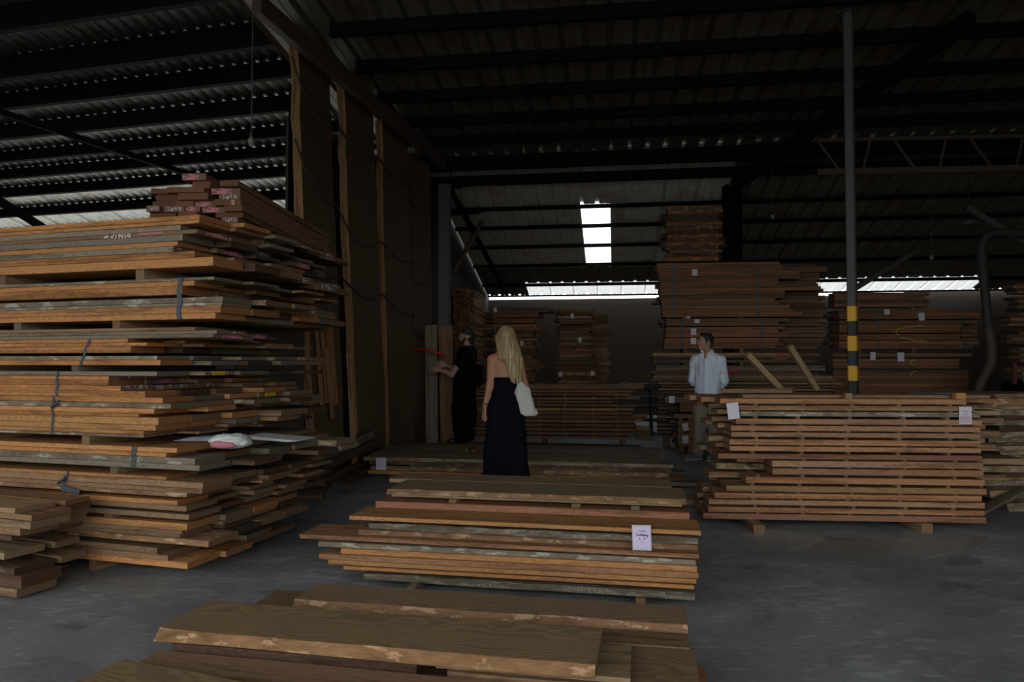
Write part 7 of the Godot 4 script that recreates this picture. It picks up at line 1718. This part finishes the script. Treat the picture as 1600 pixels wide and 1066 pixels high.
	var br := tube([Vector3(-0.235, 0.945, 0.06), Vector3(-0.2, 0.935, 0.075), Vector3(-0.178, 0.938, 0.045), Vector3(-0.2, 0.945, 0.01), Vector3(-0.236, 0.95, 0.025), Vector3(-0.235, 0.945, 0.06)], 0.0055, 6)
	put("bracelet", br, M.belt, root)
	# tote bag hangs from her right shoulder
	var bag := base("tote_bag", Transform3D(Basis(Vector3.UP, 0.25), o + Vector3(0.2, 0.8, 0.06)), "off-white canvas tote bag hanging at the blonde woman's side", "bag")
	var bp := [cap(Vector3(-0.055, 0.38, 0), Vector3(-0.02, 0.26, 0), 0.028, 0.07, 0.5), cap(Vector3(-0.02, 0.26, 0.0), Vector3(0.03, 0.09, 0.0), 0.08, 0.085, 0.5), cap(Vector3(-0.01, 0.06, 0), Vector3(0.09, 0.05, 0), 0.045, 0.045, 0.8)]
	put("bag_body", nets(bp, 0.009, 0.03, [[Vector3(0, -1, 0), -0.012]], 0.02, 12), M.canvas, bag)
	put("handle", tube([Vector3(-0.06, 0.36, 0.02), Vector3(-0.06, 0.5, 0.01), Vector3(-0.05, 0.655, -0.05), Vector3(-0.05, 0.55, -0.13), Vector3(-0.05, 0.38, -0.02)], 0.009, 6), M.canvas, bag)


func man_in_black() -> void:
	var o := Vector3(-0.77, 0.1205, -11.55)
	var root := base("person", Transform3D(Basis.IDENTITY, o), "bearded man in black with a backwards dark cap, reaching a hand to the boards", "person")
	var up := Vector3(0, 1, 0)
	var f := Vector3(-1, 0.0, -0.12)
	var hc := Vector3(0.055, 1.66, 0.0)
	var q := Vector3(1, 0, 0)
	var body := [
		cap(Vector3(0.03, 0.95, 0), Vector3(0.03, 1.15, 0), 0.155, 0.15, 0.68, q), cap(Vector3(0.03, 1.15, 0), Vector3(0.06, 1.36, 0), 0.155, 0.165, 0.66, q),
		cap(Vector3(0.07, 1.42, -0.15), Vector3(0.07, 1.42, 0.15), 0.062, 0.062), cap(Vector3(0.075, 1.43, 0), Vector3(0.06, 1.57, 0), 0.062, 0.056),
		cap(Vector3(0.06, 1.41, 0.17), Vector3(-0.16, 1.07, 0.21), 0.056, 0.044), cap(Vector3(-0.16, 1.07, 0.21), Vector3(-0.33, 1.14, 0.17), 0.044, 0.03),
		cap(Vector3(0.07, 1.41, -0.17), Vector3(-0.08, 1.12, -0.22), 0.056, 0.044), cap(Vector3(-0.08, 1.12, -0.22), Vector3(-0.27, 1.2, -0.15), 0.044, 0.03),
		cap(Vector3(0.03, 0.93, 0.09), Vector3(0.02, 0.5, 0.1), 0.09, 0.06), cap(Vector3(0.02, 0.5, 0.1), Vector3(0.0, 0.08, 0.1), 0.058, 0.04),
		cap(Vector3(0.03, 0.93, -0.09), Vector3(0.04, 0.5, -0.1), 0.09, 0.06), cap(Vector3(0.04, 0.5, -0.1), Vector3(0.06, 0.08, -0.1), 0.058, 0.04)]
	var lh := hand(Vector3(-0.33, 1.14, 0.17), Vector3(-1, 0.05, -0.1), Vector3(0.05, -0.25, -1), Vector3(0, 1, -0.2), 0.1, 1.05, 0.22)
	var rh := hand(Vector3(-0.27, 1.2, -0.15), Vector3(-0.9, 0.2, 0.1), Vector3(0, -0.3, 1), Vector3(0, 1, 0.2), 0.2, 1.05, 0.2)
	put("body", joined([nets(body, 0.013, 0.035), nets(head(hc, f, up, 1.0, 1.1), 0.005, 0.02), nets(lh, 0.004, 0.007), nets(rh, 0.004, 0.007)]), M.skin2, root)
	eyes(root, hc, f, up)
	var ts := [
		cap(Vector3(0.03, 0.92, 0), Vector3(0.035, 1.15, 0), 0.19, 0.185, 0.9, q), cap(Vector3(0.035, 1.15, 0), Vector3(0.065, 1.36, 0), 0.185, 0.185, 0.88, q),
		cap(Vector3(0.07, 1.42, -0.15), Vector3(0.07, 1.42, 0.15), 0.075, 0.075), cap(Vector3(0.075, 1.45, 0), Vector3(0.072, 1.5, 0), 0.08, 0.066),
		cap(Vector3(0.06, 1.41, 0.17), Vector3(-0.035, 1.245, 0.195), 0.078, 0.08), cap(Vector3(0.07, 1.41, -0.17), Vector3(0.0, 1.26, -0.2), 0.078, 0.08)]
	put("t_shirt", nets(ts, 0.012, 0.03, [[Vector3(0, 1, 0), 1.515], [Vector3(0, -1, 0), -0.88]], 0.012, 3), M.blackcloth, root)
	var tr := [cap(Vector3(0.03, 0.98, 0), Vector3(0.03, 0.9, 0), 0.18, 0.18, 0.9, q), cap(Vector3(0.01, 0.88, 0.085), Vector3(-0.015, 0.5, 0.1), 0.15, 0.152), cap(Vector3(-0.015, 0.5, 0.1), Vector3(-0.01, 0.08, 0.1), 0.152, 0.12), cap(Vector3(0.05, 0.88, -0.085), Vector3(0.06, 0.5, -0.1), 0.15, 0.15), cap(Vector3(0.06, 0.5, -0.1), Vector3(0.06, 0.08, -0.1), 0.15, 0.115)]
	put("trousers", nets(tr, 0.013, 0.03, [[Vector3(0, -1, 0), -0.025]], 0.014, 6), M.blackcloth, root)
	for s in [[Vector3(0.0, 0.045, 0.1), Vector3(-0.19, 0.035, 0.12)], [Vector3(0.08, 0.045, -0.1), Vector3(-0.1, 0.035, -0.12)]]:
		put("shoe", nets([cap(s[0], s[1], 0.05, 0.042)], 0.01, 0.02, [[Vector3(0, -1, 0), 0.0]]), M.belt, root)
	var r := up.cross(f.normalized())
	put("cap_crown", nets([cap(hc + Vector3(0.012, 0.045, 0), hc + Vector3(0.025, 0.045, 0), 0.097, 0.097, 0.9, r)], 0.007, 0.02, [[Vector3(-0.25, -1, 0), -(hc.y + 0.026) - 0.25 * 0.06]]), M.cap, root)
	put("cap_brim", nets([cap(hc + Vector3(0.11, 0.02, -0.03), hc + Vector3(0.11, 0.02, 0.03), 0.05, 0.05, 0.22, up), cap(hc + Vector3(0.15, -0.005, -0.02), hc + Vector3(0.15, -0.005, 0.02), 0.036, 0.036, 0.3, up)], 0.006, 0.02), M.cap, root)
	put("hair", nets([cap(hc + Vector3(0.06, -0.02, 0), hc + Vector3(0.075, -0.075, 0), 0.068, 0.05)], 0.007, 0.02), M.darkhair, root)
	put("beard", nets([cap(hc + Vector3(-0.055, -0.085, 0.0), hc + Vector3(-0.085, -0.09, 0.0), 0.042, 0.03), cap(hc + Vector3(-0.02, -0.04, 0.052), hc + Vector3(-0.06, -0.085, 0.03), 0.022, 0.022), cap(hc + Vector3(-0.02, -0.04, -0.052), hc + Vector3(-0.06, -0.085, -0.03), 0.022, 0.022), cap(hc + Vector3(-0.094, -0.037, -0.018), hc + Vector3(-0.094, -0.037, 0.018), 0.01, 0.01)], 0.006, 0.015), M.beard, root)
	put("watch", tube([Vector3(-0.3, 1.165, 0.175), Vector3(-0.3, 1.135, 0.208), Vector3(-0.293, 1.1, 0.175), Vector3(-0.297, 1.13, 0.14), Vector3(-0.3, 1.165, 0.175)], 0.008, 6), M.belt, root)
	var bag := base("shoulder_bag", Transform3D(Basis.IDENTITY, o + Vector3(0.235, 0.9, 0.06)), "black shoulder bag hanging behind the hip of the man in black", "bag")
	put("bag_body", nets([cap(Vector3(0, 0.04, 0), Vector3(0.02, 0.26, 0), 0.075, 0.07, 0.8), cap(Vector3(0.01, 0.1, 0.05), Vector3(0.01, 0.22, 0.05), 0.045, 0.045)], 0.012, 0.02), M.blackcloth, bag)
	put("bag_strap", tube([Vector3(-0.02, 0.3, 0.02), Vector3(-0.06, 0.5, 0.06), Vector3(-0.15, 0.62, 0.1)], 0.012, 6), M.belt, bag)


func man_in_white() -> void:
	var o := Vector3(2.74, 0.0, -10.4)
	var root := base("person", Transform3D(Basis.IDENTITY, o), "dark-haired man in a white shirt and khaki trousers, hands behind his back", "person")
	var up := Vector3(0, 1, 0)
	var f := Vector3(-1, 0.03, 0.12)
	var hc := Vector3(-0.005, 1.655, 0.0)
	var q := Vector3(-0.5, 0, 0.87)
	var r := Vector3(0.87, 0, 0.5)
	var body := [
		cap(Vector3(0.0, 0.93, 0), Vector3(0.02, 1.1, 0), 0.155, 0.15, 0.7, q), cap(Vector3(0.02, 1.1, 0), Vector3(0.03, 1.36, 0), 0.15, 0.165, 0.68, q),
		cap(Vector3(0.03, 1.41, 0) - r * 0.16, Vector3(0.03, 1.41, 0) + r * 0.16, 0.06, 0.06), cap(Vector3(0.03, 1.44, 0), Vector3(0.012, 1.57, 0), 0.062, 0.056),
		cap(Vector3(0.03, 1.4, 0) + r * 0.185, Vector3(0.25, 1.12, 0.02), 0.055, 0.043), cap(Vector3(0.25, 1.12, 0.02), Vector3(0.19, 0.93, -0.11), 0.043, 0.03),
		cap(Vector3(0.03, 1.4, 0) - r * 0.185, Vector3(-0.155, 1.12, -0.17), 0.055, 0.043), cap(Vector3(-0.155, 1.12, -0.17), Vector3(0.05, 0.95, -0.2), 0.043, 0.03),
		cap(Vector3(0, 0.92, 0) - r * 0.09, Vector3(-0.085, 0.5, -0.03), 0.088, 0.06), cap(Vector3(-0.085, 0.5, -0.03), Vector3(-0.1, 0.09, -0.05), 0.058, 0.04),
		cap(Vector3(0, 0.92, 0) + r * 0.09, Vector3(0.1, 0.5, 0.05), 0.088, 0.06), cap(Vector3(0.1, 0.5, 0.05), Vector3(0.11, 0.09, 0.02), 0.058, 0.04)]
	var lh := hand(Vector3(0.19, 0.93, -0.11), Vector3(-0.6, -0.5, -0.35), Vector3(-0.3, 0.2, 0.9), Vector3(-0.5, 0.8, 0), 0.35)
	var rh := hand(Vector3(0.05, 0.95, -0.2), Vector3(0.8, -0.4, 0.05), Vector3(0.1, 0.2, 0.95), Vector3(0.4, 0.9, 0), 0.4)
	put("body", joined([nets(body, 0.013, 0.035), nets(head(hc, f, up, 0.99, 1.05), 0.005, 0.02), nets([cap(Vector3(0.02, 1.52, 0) + q * 0.06, Vector3(0.02, 1.42, 0) + q * 0.128, 0.035, 0.01)], 0.006, 0.01), nets(lh, 0.004, 0.007), nets(rh, 0.004, 0.007)]), M.skin3, root)
	eyes(root, hc, f, up)
	var sh := [
		cap(Vector3(0.01, 0.99, 0), Vector3(0.02, 1.12, 0), 0.178, 0.172, 0.8, q), cap(Vector3(0.02, 1.12, 0), Vector3(0.03, 1.36, 0), 0.172, 0.185, 0.72, q),
		cap(Vector3(0.03, 1.41, 0) - r * 0.16, Vector3(0.03, 1.41, 0) + r * 0.16, 0.072, 0.072), cap(Vector3(0.03, 1.45, 0), Vector3(0.025, 1.5, 0), 0.085, 0.068),
		cap(Vector3(0.03, 1.4, 0) + r * 0.185, Vector3(0.25, 1.12, 0.02), 0.072, 0.062), cap(Vector3(0.25, 1.12, 0.02), Vector3(0.2, 0.955, -0.1), 0.062, 0.046),
		cap(Vector3(0.03, 1.4, 0) - r * 0.185, Vector3(-0.155, 1.12, -0.17), 0.072, 0.062), cap(Vector3(-0.155, 1.12, -0.17), Vector3(0.03, 0.97, -0.2), 0.062, 0.046)]
	put("shirt", nets(sh, 0.011, 0.03, [[Vector3(0, 1, 0), 1.52], [Vector3(0, -1, 0), -0.93]], 0.02, 7), M.shirt, root)
	for e in [-1.0, 1.0]:
		var a: Vector3 = Vector3(0.022, 1.535, 0.0) + r * 0.066 * e
		var b: Vector3 = Vector3(0.02, 1.43, 0.0) + q * 0.125 + r * 0.035 * e
		put("collar_point", nets([cap(a, b, 0.022, 0.012, 0.5, q), cap(a - q * 0.02, a + q * 0.045, 0.018, 0.018)], 0.006, 0.015), M.shirt, root)
	put("placket", tube([Vector3(0.02, 1.43, 0) + q * 0.145, Vector3(0.02, 1.3, 0) + q * 0.145, Vector3(0.01, 1.12, 0) + q * 0.148, Vector3(0.01, 0.96, 0) + q * 0.152], 0.011, 6), M.shirt, root)
	put("pocket", box_mesh(Vector3(0.1, 0.012, 0.008), 0.002), M.shirt, root, Transform3D(Basis(Vector3.UP, -0.52), Vector3(0.02, 1.3, 0) + q * 0.142 + r * 0.085))
	put("belt", nets([cap(Vector3(0.005, 0.905, 0), Vector3(0.005, 0.925, 0), 0.168, 0.168, 0.8, q)], 0.008, 0.02, [[Vector3(0, 1, 0), 0.938], [Vector3(0, -1, 0), -0.895]]), M.belt, root)
	put("buckle", box_mesh(Vector3(0.045, 0.035, 0.008), 0.003), M.postgrey, root, Transform3D(Basis(Vector3.UP, -0.52), Vector3(0.005, 0.917, 0) + q * 0.138))
	var tr := [cap(Vector3(0.0, 0.9, 0), Vector3(0, 0.86, 0), 0.163, 0.165, 0.8, q), cap(Vector3(0, 0.87, 0) - r * 0.085, Vector3(-0.085, 0.5, -0.03), 0.105, 0.088), cap(Vector3(-0.085, 0.5, -0.03), Vector3(-0.1, 0.07, -0.05), 0.088, 0.075), cap(Vector3(0, 0.87, 0) + r * 0.085, Vector3(0.1, 0.5, 0.05), 0.105, 0.088), cap(Vector3(0.1, 0.5, 0.05), Vector3(0.11, 0.07, 0.02), 0.088, 0.075)]
	put("trousers", nets(tr, 0.012, 0.03, [[Vector3(0, 1, 0), 0.905], [Vector3(0, -1, 0), -0.05]], 0.014, 9), M.khaki, root)
	for s in [[Vector3(-0.09, 0.045, -0.05), Vector3(-0.26, 0.035, 0.03)], [Vector3(0.12, 0.045, 0.02), Vector3(0.0, 0.035, 0.15)]]:
		var sho := put("shoe", nets([cap(s[0], s[1], 0.052, 0.044)], 0.009, 0.02, [[Vector3(0, -1, 0), 0.0]]), M.shoe, root)
		put("sole", nets([cap(s[0] - Vector3(0, 0.03, 0), s[1] - Vector3(0, 0.025, 0), 0.055, 0.047, 0.35, up)], 0.008, 0.01, [[Vector3(0, -1, 0), 0.0], [up, 0.022]]), M.white, sho)
	var fr := f.normalized()
	var rr := up.cross(fr).normalized()
	put("hair", nets([cap(hc - fr * 0.028 + up * 0.048, hc + fr * 0.02 + up * 0.062, 0.092, 0.08, 0.88, rr), cap(hc - fr * 0.065 + up * 0.01, hc - fr * 0.068 - up * 0.045, 0.06, 0.035), cap(hc + fr * 0.055 + up * 0.088, hc + fr * 0.075 + up * 0.075, 0.035, 0.03), cap(hc + rr * 0.07 + fr * 0.012 + up * 0.03, hc + rr * 0.07 + fr * 0.014 - up * 0.02, 0.016, 0.01)], 0.006, 0.02, [[fr * 1.0 - up * 0.55, (hc.dot(fr) + 0.032) - (hc.y + 0.03) * 0.55]], 0.01, 5), M.darkhair, root)
